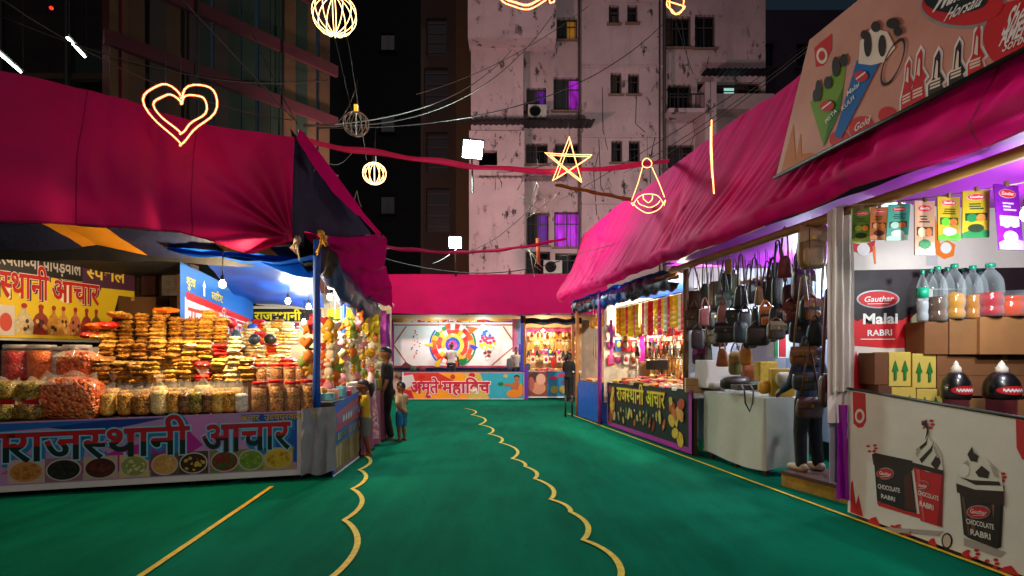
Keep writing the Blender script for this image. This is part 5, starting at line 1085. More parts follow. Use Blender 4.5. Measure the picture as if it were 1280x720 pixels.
# ================================================================== bag stall
def bagwall(u, v):
    p = RL(5.62+3.6*u, 1.9, .3+2.75*v); return p+V((.05*sin(u*16)+.03*fbm(u*4, v*2, 0), 0, 0))
mb = MB(); mb.grid(bagwall, 60, 12, mk('#a8b4d0', r=.7, nz=.12, tl=.15)); mb.build('cloth_wall', label='pale bluish cloth wall behind the hanging bags', cat='cloth')
def bagback(u, v): return RL(9.15, .3+1.7*u, .2+2.8*v)+V((0, .05*sin(u*14), 0))
mb = MB(); mb.grid(bagback, 30, 8, mk('#b8bcd0', r=.7, nz=.12, tl=.1)); mb.build('cloth_wall', label='pale cloth side wall at the far end of the bag stall', cat='cloth')
def bagside(u, v): return V((3.15+2.2*u, 5.56, .3+2.7*v))
mb = MB(); mb.grid(bagside, 4, 4, mk('#b0aeb8', r=.8)); mb.build('cloth_wall', label='back of the partition facing the bag stall', cat='cloth')
pole(RL(5.6, 1.0, 2.72), RL(9.1, 1.0, 2.72), .03, YCL, 'cross_rail', 'orange rail inside the bag stall high behind the bags', 'rail')
bulb(RL(8.0, 1.35, 2.7), 80, 'white bulb high inside the bag stall', cool=True, cord=.2); bulb(RL(6.6, 1.4, 2.75), 75, 'cool bulb under the violet ceiling above the backpacks', cool=True, cord=.15)
LEA = dict(r=.42, nz=.3, ns=9, bump=.25, bs=60, coat=.1)
BRS = mk('#b89040', r=.3, met=.9)
def bag(px, ph, y0, y1, w, col, o, kind, label, c2=None):
    d = RD(px, o); s_ = d/F; e_ = (y1-y0)*.04; y0 -= e_; y1 += e_; w *= 1.15 if w < 30 else 1.0; c = P(px, (y0+y1)/2, d); hk = P(px, ph, d); ww, h = w*s_, (y1-y0)*s_; dp = max(.07, min(.2, ww*.42)); m_ = mk(col, **LEA); m2 = mk(c2 or col, **LEA)
    t = thing('hanging_bag', label, 'bag', (c.x, c.y, c.z-h/2), 'bags hanging in the bag stall'); T = TR(c, rz=R(rnd.uniform(-35, 20)-8)); sd = px*.37+y0
    def sg(x, p): return abs(x)**p*(1 if x > 0 else -1)
    tp = {'tote': .12, 'hand': .22, 'sling': .05, 'slouch': .5, 'pack': .12, 'duffel': .0}[kind]
    def fn(p):
        k = 1-tp*(p.z+1)/2*(1 if kind != 'slouch' else 1.3); n = 1+.07*NZ.noise(p*2+V((sd, 0, 0)))
        e = .5 if kind != 'duffel' else .7
        return V((sg(p.x, .45)*k*n, sg(p.y, .7)*(1-.35*(p.z+1)/2 if kind != 'pack' else 1)*n, sg(p.z, e)*.98))
    b = MB(); b.ell((0, 0, 0), (ww/2, dp/2, h/2), m_, 20, 12, T, fn); b.build('bag_body', t)
    if kind in ('hand', 'sling', 'pack'):
        fh = h*(.45 if kind != 'pack' else .35); b = MB()
        b.grid(lambda u, v: T @ V(((u-.5)*ww*(.96-tp*.8+tp*.5*v), -dp*.18-dp*.42*min(1, v*2.2)**.6-.004, h*.5-fh*v-.02*(1-(2*u-1)**2)*0+(.03*h*cos((u-.5)*5)-.03*h)*v)), 10, 8, m2); b.build('flap', t)
        b = MB(); b.box((0, -dp*.62, h*.5-fh*.86), (.03, .012, .035), BRS, T); b.build('buckle', t)
    if kind == 'pack':
        b = MB(); b.ell((0, -dp*.5, -h*.22), (ww*.34, dp*.3, h*.22), m2, 14, 9, T, lambda p: V((sg(p.x, .5), sg(p.y, .7), sg(p.z, .5)))); b.build('pocket', t)
    b = MB(); q = .011 if kind != 'pack' else .018
    a0 = T @ V((-ww*.36*(1-tp), 0, h*.42)); a1 = T @ V((ww*.36*(1-tp), 0, h*.42)); k_ = .02
    b.tube([a0, a0.lerp(hk, .5)+V((-.012, 0, 0)), hk+V((-k_, 0, -.02)), hk, hk+V((k_, 0, -.02)), a1.lerp(hk, .5)+V((.012, 0, 0)), a1], q, mk(c2 or col, r=.5), 5); b.build('strap', t)
    if ph > 262: b = MB(); b.tube([hk, V((hk.x, hk.y, max(hk.z+.05, 2.9)))], .004, BLK, 4); b.build('hook_wire', t)
BR, DB, BK, TN, OL, MR = '#4a2416', '#26140e', '#100e10', '#8a5e30', '#3a3a26', '#3e1216'
BAGS = [(866, 330, 364, 387, 23, BR, .35, 'duffel', 'brown round ended duffel bag at the far left of the top row'), (881, 322, 355, 382, 15, OL, .35, 'slouch', 'dark olive slouch bag second in the top row'), (894, 320, 352, 383, 15, '#a08468', .35, 'tote', 'tan and white tote next to the olive slouch bag', '#7a4a24'), (904, 338, 366, 385, 17, '#5a6a60', .3, 'sling', 'flat grey green satchel in the top row', '#4a5a50'),
(911, 322, 327, 362, 7, '#1c1e14', .4, 'sling', 'slim dark flask pouch hanging above the satchel', '#a08030'), (919, 326, 343, 368, 14, '#6a6a44', .5, 'slouch', 'khaki triangular bag behind the black slouch bag'), (926, 318, 357, 386, 20, BK, .28, 'slouch', 'black slouch bag on long reddish straps', '#5a2418'), (943, 322, 352, 378, 17, '#141a16', .35, 'hand', 'black green handbag with fringe in the middle top row'), (949, 330, 358, 381, 13, '#8a6a3c', .25, 'slouch', 'tan triangular bag overlapping the fringe handbag'), (959, 326, 352, 380, 15, '#2c2826', .35, 'tote', 'charcoal tote left of the plaid bag'),
(972, 300, 347, 382, 15, BK, .25, 'tote', 'tall black tote under the plaid bag'), (981, 284, 320, 347, 20, '#6a2420', .22, 'slouch', 'red plaid ruffled bag on a wide maroon strap', '#7a1030'), (989, 330, 356, 388, 20, MR, .3, 'tote', 'maroon shopper with white lining below the plaid bag'), (1003, 282, 338, 376, 25, '#451618', .18, 'pack', 'maroon leather backpack with ring handle'), (1015, 276, 284, 335, 35, '#80592c', .06, 'pack', 'large tan canvas backpack with two buckles hanging highest', '#a08058'), (1031, 328, 372, 402, 13, '#8a2420', .4, 'tote', 'red striped tote on cream straps beside the curtain', '#b8a080'),
(867, 375, 388, 412, 18, '#3a2018', .3, 'hand', 'dark brown handbag under the duffel bag'), (881, 372, 386, 407, 13, '#a85a5c', .3, 'tote', 'dusty pink tote under the olive slouch bag'), (892, 376, 387, 410, 12, DB, .3, 'hand', 'very dark small handbag right of the pink tote'), (903, 372, 380, 408, 16, '#6a2c18', .25, 'slouch', 'rust slouch bag under the grey green satchel'), (917, 378, 388, 408, 18, '#101614', .25, 'hand', 'shiny black handbag beside the rust slouch bag'), (931, 380, 390, 412, 16, '#1c1a1a', .28, 'tote', 'black tote in the middle of the second row'), (944, 382, 386, 414, 12, '#0f0f12', .3, 'slouch', 'narrow black bag under the tan triangular bag'), (957, 376, 384, 408, 15, '#17181c', .22, 'pack', 'black backpack with an orange patch', '#b86018'),
(975, 380, 384, 418, 24, '#141014', .22, 'tote', 'wide black tote under the tall black tote'), (991, 372, 378, 404, 21, '#5c201c', .14, 'pack', 'rust red backpack under the maroon shopper'), (1012, 366, 374, 402, 26, '#121014', .1, 'pack', 'black backpack with orange logo under the big tan one', '#8a5018'), (1030, 392, 398, 424, 15, '#2a1414', .2, 'hand', 'dark red handbag beside the curtain'),
(872, 405, 412, 436, 15, '#2a1a20', .3, 'tote', 'plum tote in the third row at the left'), (888, 404, 408, 430, 14, '#5a4428', .3, 'hand', 'khaki handbag in the third row'), (907, 402, 404, 428, 26, '#1c1610', .18, 'hand', 'wide dark shoulder bag with tan bottom edge', '#100c0a'), (926, 404, 402, 428, 17, '#16262a', .2, 'tote', 'teal black tote beside the wide shoulder bag'), (947, 400, 408, 432, 26, '#241a14', .16, 'tote', 'wide dark brown tote at the bottom of the cluster'), (970, 396, 402, 424, 22, '#4a3620', .12, 'hand', 'brown box bag with cream flap edges', '#8a744c'), (998, 398, 400, 428, 21, '#17202a', .1, 'hand', 'slate black bag above the hanging wallets'), (1019, 394, 402, 432, 24, '#100c10', .1, 'slouch', 'black slouch bag above the red plaid backpack'),
(874, 420, 432, 455, 16, '#4a2a34', .45, 'hand', 'plum checked handbag on pink straps over the table', '#8a2a6a'), (886, 425, 430, 454, 10, '#4a4024', .5, 'slouch', 'olive pouch hanging low over the table left'), (903, 425, 436, 458, 17, '#8a4418', .4, 'slouch', 'orange brown hobo bag low over the table'), (919, 428, 440, 468, 15, '#6a6420', .4, 'sling', 'mustard printed satchel with maroon straps', '#a07828'), (932, 425, 436, 456, 14, '#b06a18', .45, 'tote', 'amber tote with pink flower over the table'),
(1004, 345, 434, 457, 27, '#6a3e18', .0, 'sling', 'caramel crossbody bag hanging before the person in navy', '#7a4a1e'), (1006, 420, 466, 488, 26, '#2c302c', .0, 'sling', 'dark grey green wallet bag below the caramel crossbody', '#343834'), (1012, 440, 497, 522, 33, '#4a2416', -.02, 'sling', 'brown flap wallet bag hanging lowest before the person', '#542a1a'), (1036, 360, 468, 508, 24, '#3a1c1c', -.02, 'pack', 'dark plaid small backpack with red trim before the person', '#5a1a1c')]
KD = ['tote', 'hand', 'slouch', 'pack']; AN = ['flask pouch', 'khaki triangular bag', 'fringe handbag', 'charcoal tote', 'pink tote', 'rust slouch bag', 'shiny black handbag', 'rust red backpack', 'box bag', 'teal black tote', 'plum tote', 'wide shoulder bag', 'slate black bag', 'plaid ruffled bag', 'maroon backpack', 'caramel crossbody']
AX = [(908, 352), (920, 372), (936, 366), (966, 358), (885, 398), (898, 396), (924, 404), (984, 396), (962, 414), (938, 422), (880, 424), (900, 420), (1010, 414), (974, 340), (996, 352), (1016, 446)]
for k, (x, y) in enumerate(AX):
    nm = ['black', 'dark brown', 'charcoal', 'deep maroon'][(k*3+k//4) % 4]; kd = KD[k % 4]
    BAGS.append((x, y-36, y-11, y+13, 18, ['#0c0b0c', '#22120c', '#1a1a1c', '#2c0e12'][(k*3+k//4) % 4], .52+.05*(k % 3), kd, f'{nm} {["tote", "handbag", "slouch bag", "backpack"][k % 4]} half hidden behind the {AN[k]}'))
for r_ in BAGS: bag(*r_)
# its table
t = thing('cloth_table', 'bag stall table draped in plain off white cloth', 'table', (3.1, 7.9, 0)); TA, TB = V((2.95, 8.6, 0)), V((3.25, 7.19, 0)); nn = V((.985, .172, 0))*.62
TC = mk('#b8b4a8', r=.8, nz=.12, ns=2, bump=.1, bs=10)
def tcl(u, v):
    path = [TA+nn, TA, TB, TB+nn]; x = u*3; i = min(2, int(x)); c = path[i].lerp(path[i+1], x-i); out = [V((0, .06, 0)), V((-.05, 0, 0)), V((0, -.06, 0))][i]
    return V((c.x, c.y, 1.02-(.93+.03*sin(u*14))*v))+out*(v*.4+.22*v*sin(u*31+fbm(u*6, 0, 0)*3))*.7
mb = MB(); mb.grid(tcl, 90, 14, TC); mb.grid(lambda u, v: TA.lerp(TB, u)+nn*v+V((0, 0, 1.021+.006*fbm(u*5, v*3, 1))), 14, 6, TC); mb.build('tablecloth', t)
for c in (TA.lerp(TB, .06)+nn*.14, TA.lerp(TB, .94)+nn*.14, TA.lerp(TB, .06)+nn*.86, TA.lerp(TB, .94)+nn*.86, (TA+TB)/2+nn*.14):
    mb = MB(); mb.box((c.x, c.y, .5), (.06, .06, 1.0), WOOD); mb.build('leg', t)
def lump(px, py, w, h, d, mat, name, label, cat, box=False, seed=0):
    s_ = d/F; c = P(px, py, d); b = MB()
    if box: b.box((0, 0, 0), (w*s_, w*s_*.7, h*s_), mat, TR(c, rz=R(seed)), bev=.012)
    else: b.ell(c, (w*s_/2, w*s_*.35, h*s_/2), mat, 14, 9, None, lambda p: V((abs(p.x)**.7*(1 if p.x > 0 else -1), p.y, abs(p.z)**.7*(1 if p.z > 0 else -1)))*(1+.18*NZ.noise(p*1.7+V((px, seed, 0)))))
    return b.build(name, label=label, cat=cat)
lump(919, 479, 38, 17, 8.0, mk(DB, **LEA), 'folded_bag', 'dark brown folded leather bag lying on the white table', 'bag'); lump(930, 484, 26, 7, 7.7, mk('#3a2418', **LEA), 'wallet', 'flat brown wallet lying in front of the folded bag', 'wallet', True, 8); lump(956, 484, 17, 16, 7.5, mk('#c89010', r=.6, nz=.2, bump=.3), 'pouch', 'bright yellow cloth pouch on the table corner', 'pouch')
lump(977, 478, 27, 34, 7.45, mk('#b8901c', r=.6, nz=.3, ns=8), 'shopping_bag', 'yellow and white shopping bag at the near table corner', 'bag', True, -14); lump(979, 474, 18, 18, 7.3, mk('#b8a890', r=.7, nz=.3), 'cloth_purse', 'pale purse in front of the yellow shopping bag', 'purse'); lump(957, 464, 22, 24, 8.0, mk('#c8a030', r=.7, nz=.4, ns=20), 'basket', 'yellow woven basket box behind the yellow pouch', 'basket', True, 4); lump(934, 466, 13, 22, 8.3, mk('#8a4018', **LEA), 'standing_purse', 'upright rust purse on the white table', 'purse', True, 10)
lump(892, 467, 36, 34, 8.75, mk('#c8b8b4', r=.8, nz=.1), 'paper_bag', 'pale folded paper bags leaning at the table left', 'paper bag', True, 12); lump(895, 482, 20, 9, 8.4, mk('#a89a90', r=.7), 'cloth_bundle', 'small whitish bundle on the table left', 'cloth'); lump(940, 482, 10, 8, 7.8, mk('#1c6a40', r=.6), 'coin_purse', 'little green purse beside the dark strap', 'purse')
lump(975, 418, 26, 60, 8.6, mk('#c8ccd4', r=.8, nz=.2), 'folded_shawl', 'white cloth with red and green bands hanging behind the basket', 'cloth', True, 20); b = MB()
for x, c in ((976, '#b81828'), (980, '#b81828'), (970, '#1c6a38')): p = P(x, 425, 8.25); b.box(p, (.05, .02, .5), mk(c, r=.7), None)
b.build('cloth_bands', label='red and green bands across the white hanging cloth', cat='ribbon'); b = MB(); s0 = P(934, 490, 7.35)
b.tube([s0+V((x, -.03+y, z)) for x, y, z in ((-.04, .1, .08), (-.05, 0, .02), (-.045, -.02, -.14), (0.01, -.02, -.25), (.05, -.02, -.14), (.07, 0, .03), (.08, .1, .08))], .012, BLK, 6); b.build('bag_strap', label='black bag strap looping over the front of the white table', cat='strap')
# wooden step
sa, sb = P(975, 607, 6.74), P(1056, 630, 5.88); sa.z = sb.z = 0; t = thing('wooden_step', 'brown wooden step with a yellow painted front before the bag stall', 'step', (sa+sb)/2)
nn2 = V((.985, .172, 0))*.75; b = MB(); vs = [p+V((0, 0, z)) for z in (.145, .185) for p in (sa, sb, sb+nn2, sa+nn2)]; b.add(vs, [(0, 1, 2, 3), (7, 6, 5, 4), (0, 4, 5, 1), (1, 5, 6, 2), (2, 6, 7, 3), (3, 7, 4, 0)], mk('#4a2014', r=.7, ns=5, nz=.4)); b.build('tread', t)
b = MB(); i_ = V((.985, .172, 0))*.02; vs = [p+V((0, 0, z)) for z in (0, .143) for p in (sa+i_, sb+i_, sb+i_*2.5, sa+i_*2.5)]; b.add(vs, [(0, 1, 2, 3), (7, 6, 5, 4), (0, 4, 5, 1), (1, 5, 6, 2), (2, 6, 7, 3), (3, 7, 4, 0)], mk('#a87c1c', r=.7, ns=6, nz=.6)); b.build('riser', t)

# ================================================================== packet and jewellery stall
def q4(b, vs, mat): b.add(vs, [(0, 1, 2, 3), (7, 6, 5, 4), (0, 4, 5, 1), (1, 5, 6, 2), (2, 6, 7, 3), (3, 7, 4, 0)], mat)
a = Art(RL(12.55, .16, .03), RL(8.72, .16, .03), RL(8.72, .16, 1.03), RL(12.55, .16, .98), step=.004); a.base(mk('#141c16', **VIN)); Wd, Hd = a.W, a.H
MG = mk('#a82a98', r=.45); a.rect(0, 0, Wd, .09, MG, 2); a.rect(0, 0, .06, Hd, MG, 2); a.rect(Wd-.10, 0, Wd, Hd, MG, 2)
for off, mt, ly in ((.05, mk('#a81c1c', **VIN), 2), (.012, mk('#d8cc18', **VIN), 3)):
    a.text('राजस^थानी', .62, .62, .42, mt, ly, off, fit=1.40); a.text('आचार', 2.15, .62, .42, mt, ly, off, fit=.78)
for cx, cw in ((.32, .22), (3.35, .26)):
    for k in range(14): a.ell(cx+rnd.uniform(-1, 1)*cw*.75, rnd.uniform(.16, .88), rnd.uniform(.05, .13), rnd.uniform(.06, .15), mk(rnd.choice(['#c86a38', '#d89848', '#b84830', '#8a3a28', '#c8a878', '#d8b040']), r=.4, nz=.4, ns=14), 2+k % 4, rnd.random()*3, 14)
for k in range(16):
    x = .72+k*.145; a.ell(x, rnd.uniform(.2, .48), .05, rnd.uniform(.06, .14), mk(rnd.choice(['#c89838', '#b85a28', '#d8c060', '#8a2a20', '#58702c', '#a87848']), r=.4, nz=.4, ns=14), 2+k % 3, rnd.uniform(-.5, .5), 12); a.ell(x+.02, rnd.uniform(.26, .5), .022, .03, mk('#d8b888', r=.4), 5, 0, 8)
t = thing('stall_counter', 'counter with a dark green banner, yellow lettering and a magenta border', 'counter', RL(10.6, .5, 0)); a.build('printed_banner', t)
b = MB(); q4(b, [RL(d, o, z) for z in (.9, .985) for d, o in ((12.5, .2), (8.75, .2), (8.75, 1.1), (12.5, 1.1))], WHITE); b.build('counter_top', t)
b = MB(); q4(b, [RL(d, o, z) for z in (0, .89) for d, o in ((12.5, .2), (8.75, .2), (8.75, .25), (12.5, .25))], WOOD); b.build('counter_body', t)
def cwall(u, v): return RL(9.2+3.6*u, 1.75, .5+2.5*v)+V((.03*sin(u*20), 0, 0))
mb = MB(); mb.grid(cwall, 40, 6, mk('#e0d4c0', r=.8, nz=.12)); mb.build('cloth_wall', label='cream cloth wall behind the jewellery cards', cat='cloth')
def cside(u, v): return RL(12.9, .2+1.6*u, .5+2.4*v)
mb = MB(); mb.grid(cside, 6, 6, mk('#e0d0b8', r=.8)); mb.build('cloth_wall', label='cream side cloth at the far end of the jewellery stall', cat='cloth')
for k, (d, o, z) in enumerate(((9.6, .75, 2.62), (10.8, .75, 2.6), (12.0, .8, 2.6))): bulb(RL(d, o, z), 130, f'bright white bulb in the jewellery stall, {["nearest", "middle", "farthest"][k]} one', (1, .86, .62), cord=.25)
for i, (z, o) in enumerate(((2.66, .42), (2.18, .7), (1.86, .8), (1.52, .9), (2.03, 1.0), (1.71, 1.1), (1.37, 1.2))): pole(RL(9.1, o, z), RL(12.75, o, z), .012, STEEL, 'hanging_rail', f'thin rail carrying goods in the jewellery stall, {["topmost", "second", "third", "lowest", "rear upper", "rear middle", "rear low"][i]}', 'rail')
SPR = []
YS = [mk(c, r=.4, nz=.25, ns=30, tl=.5) for c in ('#e0b80c', '#d8285c', '#e8c818', '#e07818', '#e8e0c8', '#c02838')]
def strip_proto(m_, w, h, n):
    b = MB()
    for k in range(n):
        z1 = -h*k/n; b.grid(lambda u, v: V(((u-.5)*w, -.015*sin(pi*u)*sin(pi*v)-.002, z1-h/n*.94*v)), 4, 4, m_)
        b.grid(lambda u, v: V(((u-.5)*w, .015*sin(pi*u)*sin(pi*v)+.002, z1-h/n*.94*v)), 4, 4, m_); b.box((0, 0, z1-h/n*.97), (w*.9, .004, h/n*.06), m_)
    return proto(b.build('sachet_strip', loc=(0, 0, 0)))
SPR = [strip_proto(m_, .165, .62, 6) for m_ in YS]
cn = ['yellow', 'pink', 'bright yellow', 'orange', 'white', 'red']; seq = [2, 3, 0, 0, 1, 2, 0, 1, 0, 2, 1, 4, 0, 5, 2, 0, 1, 2, 4, 5, 0, 2, 4, 1, 0, 0, 4]
nst = len(seq)
rzr = math.atan2(1, -.175)-pi
for k, q_ in enumerate(seq):
    d = 12.6-(12.6-9.15)*k/(nst-1); place('strip', SPR[q_], RL(d, .42+rnd.uniform(-.02, .02), 2.64), f'{cn[q_]} sachet strip, {ordw(k)} from the far end of the top rail', 'sachet strip', 'sachet strips on the top rail', rzr+rnd.uniform(-.25, .25), (1, 1, rnd.uniform(.9, 1.08)))
# small goods on cards
def trinket(kind, m_, m2):
    b = MB()
    if kind == 'card': b.box((0, 0, -.09), (.12, .008, .17), m_); b.ell((0, -.012, -.08), (.04, .012, .05), m2, 8, 6)
    elif kind == 'earring': b.tube([(0, 0, 0), (0, 0, -.06)], .006, m2, 4); b.prism([(-.06, -.24), (.06, -.24), (.02, -.06), (-.02, -.06)], m_, .02); b.ell((0, 0, -.25), (.03, .02, .03), m2, 7, 5)
    elif kind == 'necklace': b.tube([(.06*sin(2*pi*i/14), 0, -.13+.13*cos(2*pi*i/14)) for i in range(14)], .009, m_, 5, True); b.ell((0, 0, -.28), (.03, .012, .04), m2, 8, 6)
    elif kind == 'clip': b.ell((0, 0, -.07), (.055, .025, .07), m_, 9, 6); b.box((0, -.02, -.03), (.09, .01, .02), m2)
    elif kind == 'belt': b.box((0, 0, -.32), (.035, .01, .62), m_); b.box((0, -.008, -.62), (.05, .01, .05), m2)
    elif kind == 'bangle': b.tube([(.05*cos(2*pi*i/14), 0, -.06+.05*sin(2*pi*i/14)) for i in range(14)], .012, m_, 5, True)
    return proto(b.build({'card': 'carded_trinket', 'earring': 'hanging_ornament', 'necklace': 'bead_necklace', 'clip': 'hair_clip', 'belt': 'leather_belt', 'bangle': 'bangle'}[kind], loc=(0, 0, 0)))
GM = mk('#c89838', r=.35, met=.6, nz=.3, ns=30); mm = lambda c: mk(c, r=.4, nz=.3, ns=20)
TKN = [('card', '#e0d8c8', '#b83048', 'white'), ('card', '#2858a0', '#d8c040', 'blue'), ('card', '#c82838', '#e0d0a0', 'red'), ('earring', '#18120e', '#c89838', 'black'), ('earring', '#6a3818', '#c89838', 'brown'), ('earring', '#a8742c', '#6a2818', 'golden'), ('necklace', '#c89838', '#b82838', 'gold'), ('necklace', '#2a2420', '#c89838', 'dark'), ('clip', '#c8388a', '#e0d0a0', 'pink'), ('clip', '#18141a', '#c89838', 'black'), ('clip', '#d8b070', '#7a3018', 'beige'), ('card', '#e0b8a0', '#7a3a20', 'peach')]
TP = [trinket(k, mm(c), mm(c2)) for k, c, c2, _ in TKN]
def trow(n, d0, d1, o, z, ch, where, group, sc=1.0, base=None):
    for k in range(n):
        i = rnd.choice(ch); d = d0+(d1-d0)*(k+.5)/n; kd, _, _, nm = TKN[i]
        p = base(k/(n-1)) if base else RL(d, o+rnd.uniform(-.03, .03), z)
        w = {'card': 'carded trinket', 'earring': 'drop ornament', 'necklace': 'bead necklace', 'clip': 'hair clip'}[kd]
        place('trinket', TP[i], p, f'{nm} {w}, {ordw(k)} from the far end of {where}', w, group, rzr+rnd.uniform(-.4, .4) if not base else rnd.uniform(-.4, .4), rnd.uniform(.9, 1.2)*sc)
trow(26, 12.6, 9.2, .7, 2.17, [0, 0, 1, 2, 11, 0], 'the second rail', 'goods on the second rail', 1.1); trow(28, 12.6, 9.2, .8, 1.85, [3, 4, 5, 3, 6, 7], 'the third rail', 'goods on the third rail', 1.1); trow(26, 12.6, 9.2, 1.0, 2.02, [0, 1, 2, 8, 11, 10], 'the rear upper rail', 'goods on the rear upper rail', 1.3); trow(26, 12.6, 9.2, 1.1, 1.70, [6, 5, 10, 0, 8], 'the rear middle rail', 'goods on the rear middle rail', 1.3); trow(24, 12.6, 9.2, 1.2, 1.36, [2, 10, 5, 11, 9], 'the rear low rail', 'goods on the rear low rail', 1.3); trow(24, 12.6, 9.2, .9, 1.51, [3, 9, 8, 10, 5, 6], 'the lowest rail', 'goods on the lowest rail', 1.2)
for z, nm in ((2.3, 'upper'), (1.95, 'middle'), (1.6, 'lower')): trow(8, 0, 1, 0, 0, [0, 1, 2, 5, 8, 11], f'the {nm} far cloth row', 'goods on the far side cloth', 1.4, lambda f, z=z: RL(12.84, .34+1.2*f, z))
# heaps of goods laid on the counter
HC = ['#c82030', '#e0c8a0', '#d86a28', '#e8e0d8', '#c89838', '#3a2418', '#d84870', '#e8d070', '#8a5a30', '#f0e8e0', '#e09040', '#a01c24']
hp = []
for k in range(6):
    b = MB(); mA, mB = mk(HC[k*2], r=.5, nz=.3, ns=18), mk(HC[k*2+1], r=.5, nz=.3, ns=18)
    b.ell((0, 0, .03), (.11, .10, .05), mA, 12, 8, None, lambda p: p*(1+.25*NZ.noise(p*2+V((k*5, 0, 0))))); hp.append((proto(b.build('goods_heap', loc=(0, 0, 0))), ['red', 'orange', 'gold', 'pink', 'brown', 'amber'][k]))
    b = MB(); b.box((0, 0, .025), (.2, .16, .05), mB, bev=.01); b.box((0, 0, .055), (.15, .11, .014), mA, bev=.004); hp.append((proto(b.build('goods_tray', loc=(0, 0, 0))), ['cream', 'white', 'dark', 'yellow', 'pale', 'crimson'][k]))
n = 0
for r_, (o, z) in enumerate(((.30, .99), (.52, 1.02), (.76, 1.05), (.98, 1.10))):
    for k in range(15):
        d = 12.35-(12.35-8.95)*(k+rnd.uniform(.3, .7))/15; i = rnd.randrange(12); nm = ['heap', 'tray'][i % 2]
        place('heap', hp[i][0], RL(d, o+rnd.uniform(-.05, .05), z-.003), f'{hp[i][1]} {nm} of goods, {ordw(k)} from the far end, {["front", "second", "third", "back"][r_]} row', f'goods {nm}', 'goods laid out on the jewellery counter', rnd.uniform(-1, 1), rnd.uniform(.9, 1.3))
b = MB(); q4(b, [RL(d, o, z) for z in (.985, 1.045) for d, o in ((12.5, .64), (8.8, .64), (8.8, 1.1), (12.5, 1.1))], WHITE); b.build('display_board', label='low white display step on the jewellery counter', cat='stand')
carton(RL(8.88, .25, 1.10), (.24, .2, .22), 'small tan carton on the near corner of the jewellery counter', mk('#b08a5c', r=.8), R(-12)); lump(822, 456, 26, 12, 10.6, mk('#1c1210', r=.5), 'display_bust', 'dark jewellery box standing among the counter goods', 'box', True, -20); lump(805, 461, 12, 18, 10.9, mk('#9a6a44', r=.8), 'card_box', 'brown card box beside the magenta ribbon', 'box', True, 5)
def rib(px, y0, y1, d, w, col, lb):
    b = MB(); p0, p1 = P(px, y0, d), P(px, y1, d); b.grid(lambda u, v: p0.lerp(p1, v)+V(((u-.5)*w, .03*sin(v*9+u), 0)), 2, 14, mk(col, r=.5, tl=.1)); b.build('hanging_ribbon', label=lb, cat='ribbon')
rib(803, 420, 464, 11.2, .09, '#d818a0', 'magenta ribbon hanging in the middle of the jewellery stall'); rib(857, 406, 424, 9.6, .11, '#c81c20', 'red scarf hanging near the right of the jewellery stall'); rib(848, 408, 420, 9.9, .12, '#d02428', 'second red scarf left of the red one'); rib(764, 400, 455, 12.5, .07, '#b048a8', 'mauve ribbon hanging down the purple post')
# ================================================================== blue counter stall
b = MB(); t = thing('stall_counter', 'plain blue tarp covered counter left of the dark green banner', 'counter', RL(13.8, .4, 0)); q4(b, [RL(d, o, z) for z in (.02, .92) for d, o in ((14.6, .1), (13.0, .1), (13.0, .9), (14.6, .9))], mk('#0a58c0', r=.4, nz=.2, ns=3, bump=.5, bs=5)); b.build('tarp_cover', t)
b = MB(); q4(b, [RL(d, o, z) for z in (.921, .94) for d, o in ((14.58, .12), (13.02, .12), (13.02, .9), (14.58, .9))], WOOD); b.build('counter_top', t)
mb = MB(); mb.grid(lambda u, v: RL(13.05+1.9*u, 1.5, .5+2.4*v), 6, 6, mk('#e0c8a0', r=.8)); mb.build('cloth_wall', label='warm cream cloth at the back of the blue counter stall', cat='cloth')
bulb(RL(13.8, .5, 2.5), 110, 'warm bulb over the blue counter', (1, .8, .52), cord=.3)
BLT = [trinket('belt', mm(c), GM) for c in ('#3a2014', '#8a5424', '#1c1614', '#a8742c')]
for k in range(14): i = k % 4; place('belt', BLT[i], RL(14.5-1.4*(k+.5)/14, .45+.2*(k % 2), 2.1), f'{["brown", "tan", "black", "golden"][i]} belt, {ordw(k)} from the left among those above the blue counter', 'belt', 'belts above the blue counter', rzr, rnd.uniform(.9, 1.2))
OBG = [('#e08a18', 'orange'), ('#d8a828', 'amber'), ('#c87828', 'rust')]
for k in range(6):
    c, nm = OBG[k % 3]; d = 14.4-1.3*(k+.5)/6; p = RL(d, .4, 2.42); b = MB(); b.ell(p, (.10, .06, .15), mk(c, r=.6, nz=.3), 10, 7, None, lambda q: V((q.x*(1-.3*q.z), q.y, q.z))); b.tube([p+V((0, 0, .14)), p+V((0, 0, .42))], .006, ROPW, 4); b.build('hanging_purse', label=f'{nm} purse hanging high over the blue counter, {NTH[k]} from the left', cat='purse', group='purses over the blue counter')
for k in range(10): i = rnd.randrange(12); place('heap', hp[i][0], RL(14.4-1.3*(k+.5)/10, .35+.25*(k % 2), .94), f'{hp[i][1]} goods on the blue counter, {NTH[k]} from the left', 'goods heap', 'goods on the blue counter', rnd.uniform(-1, 1))
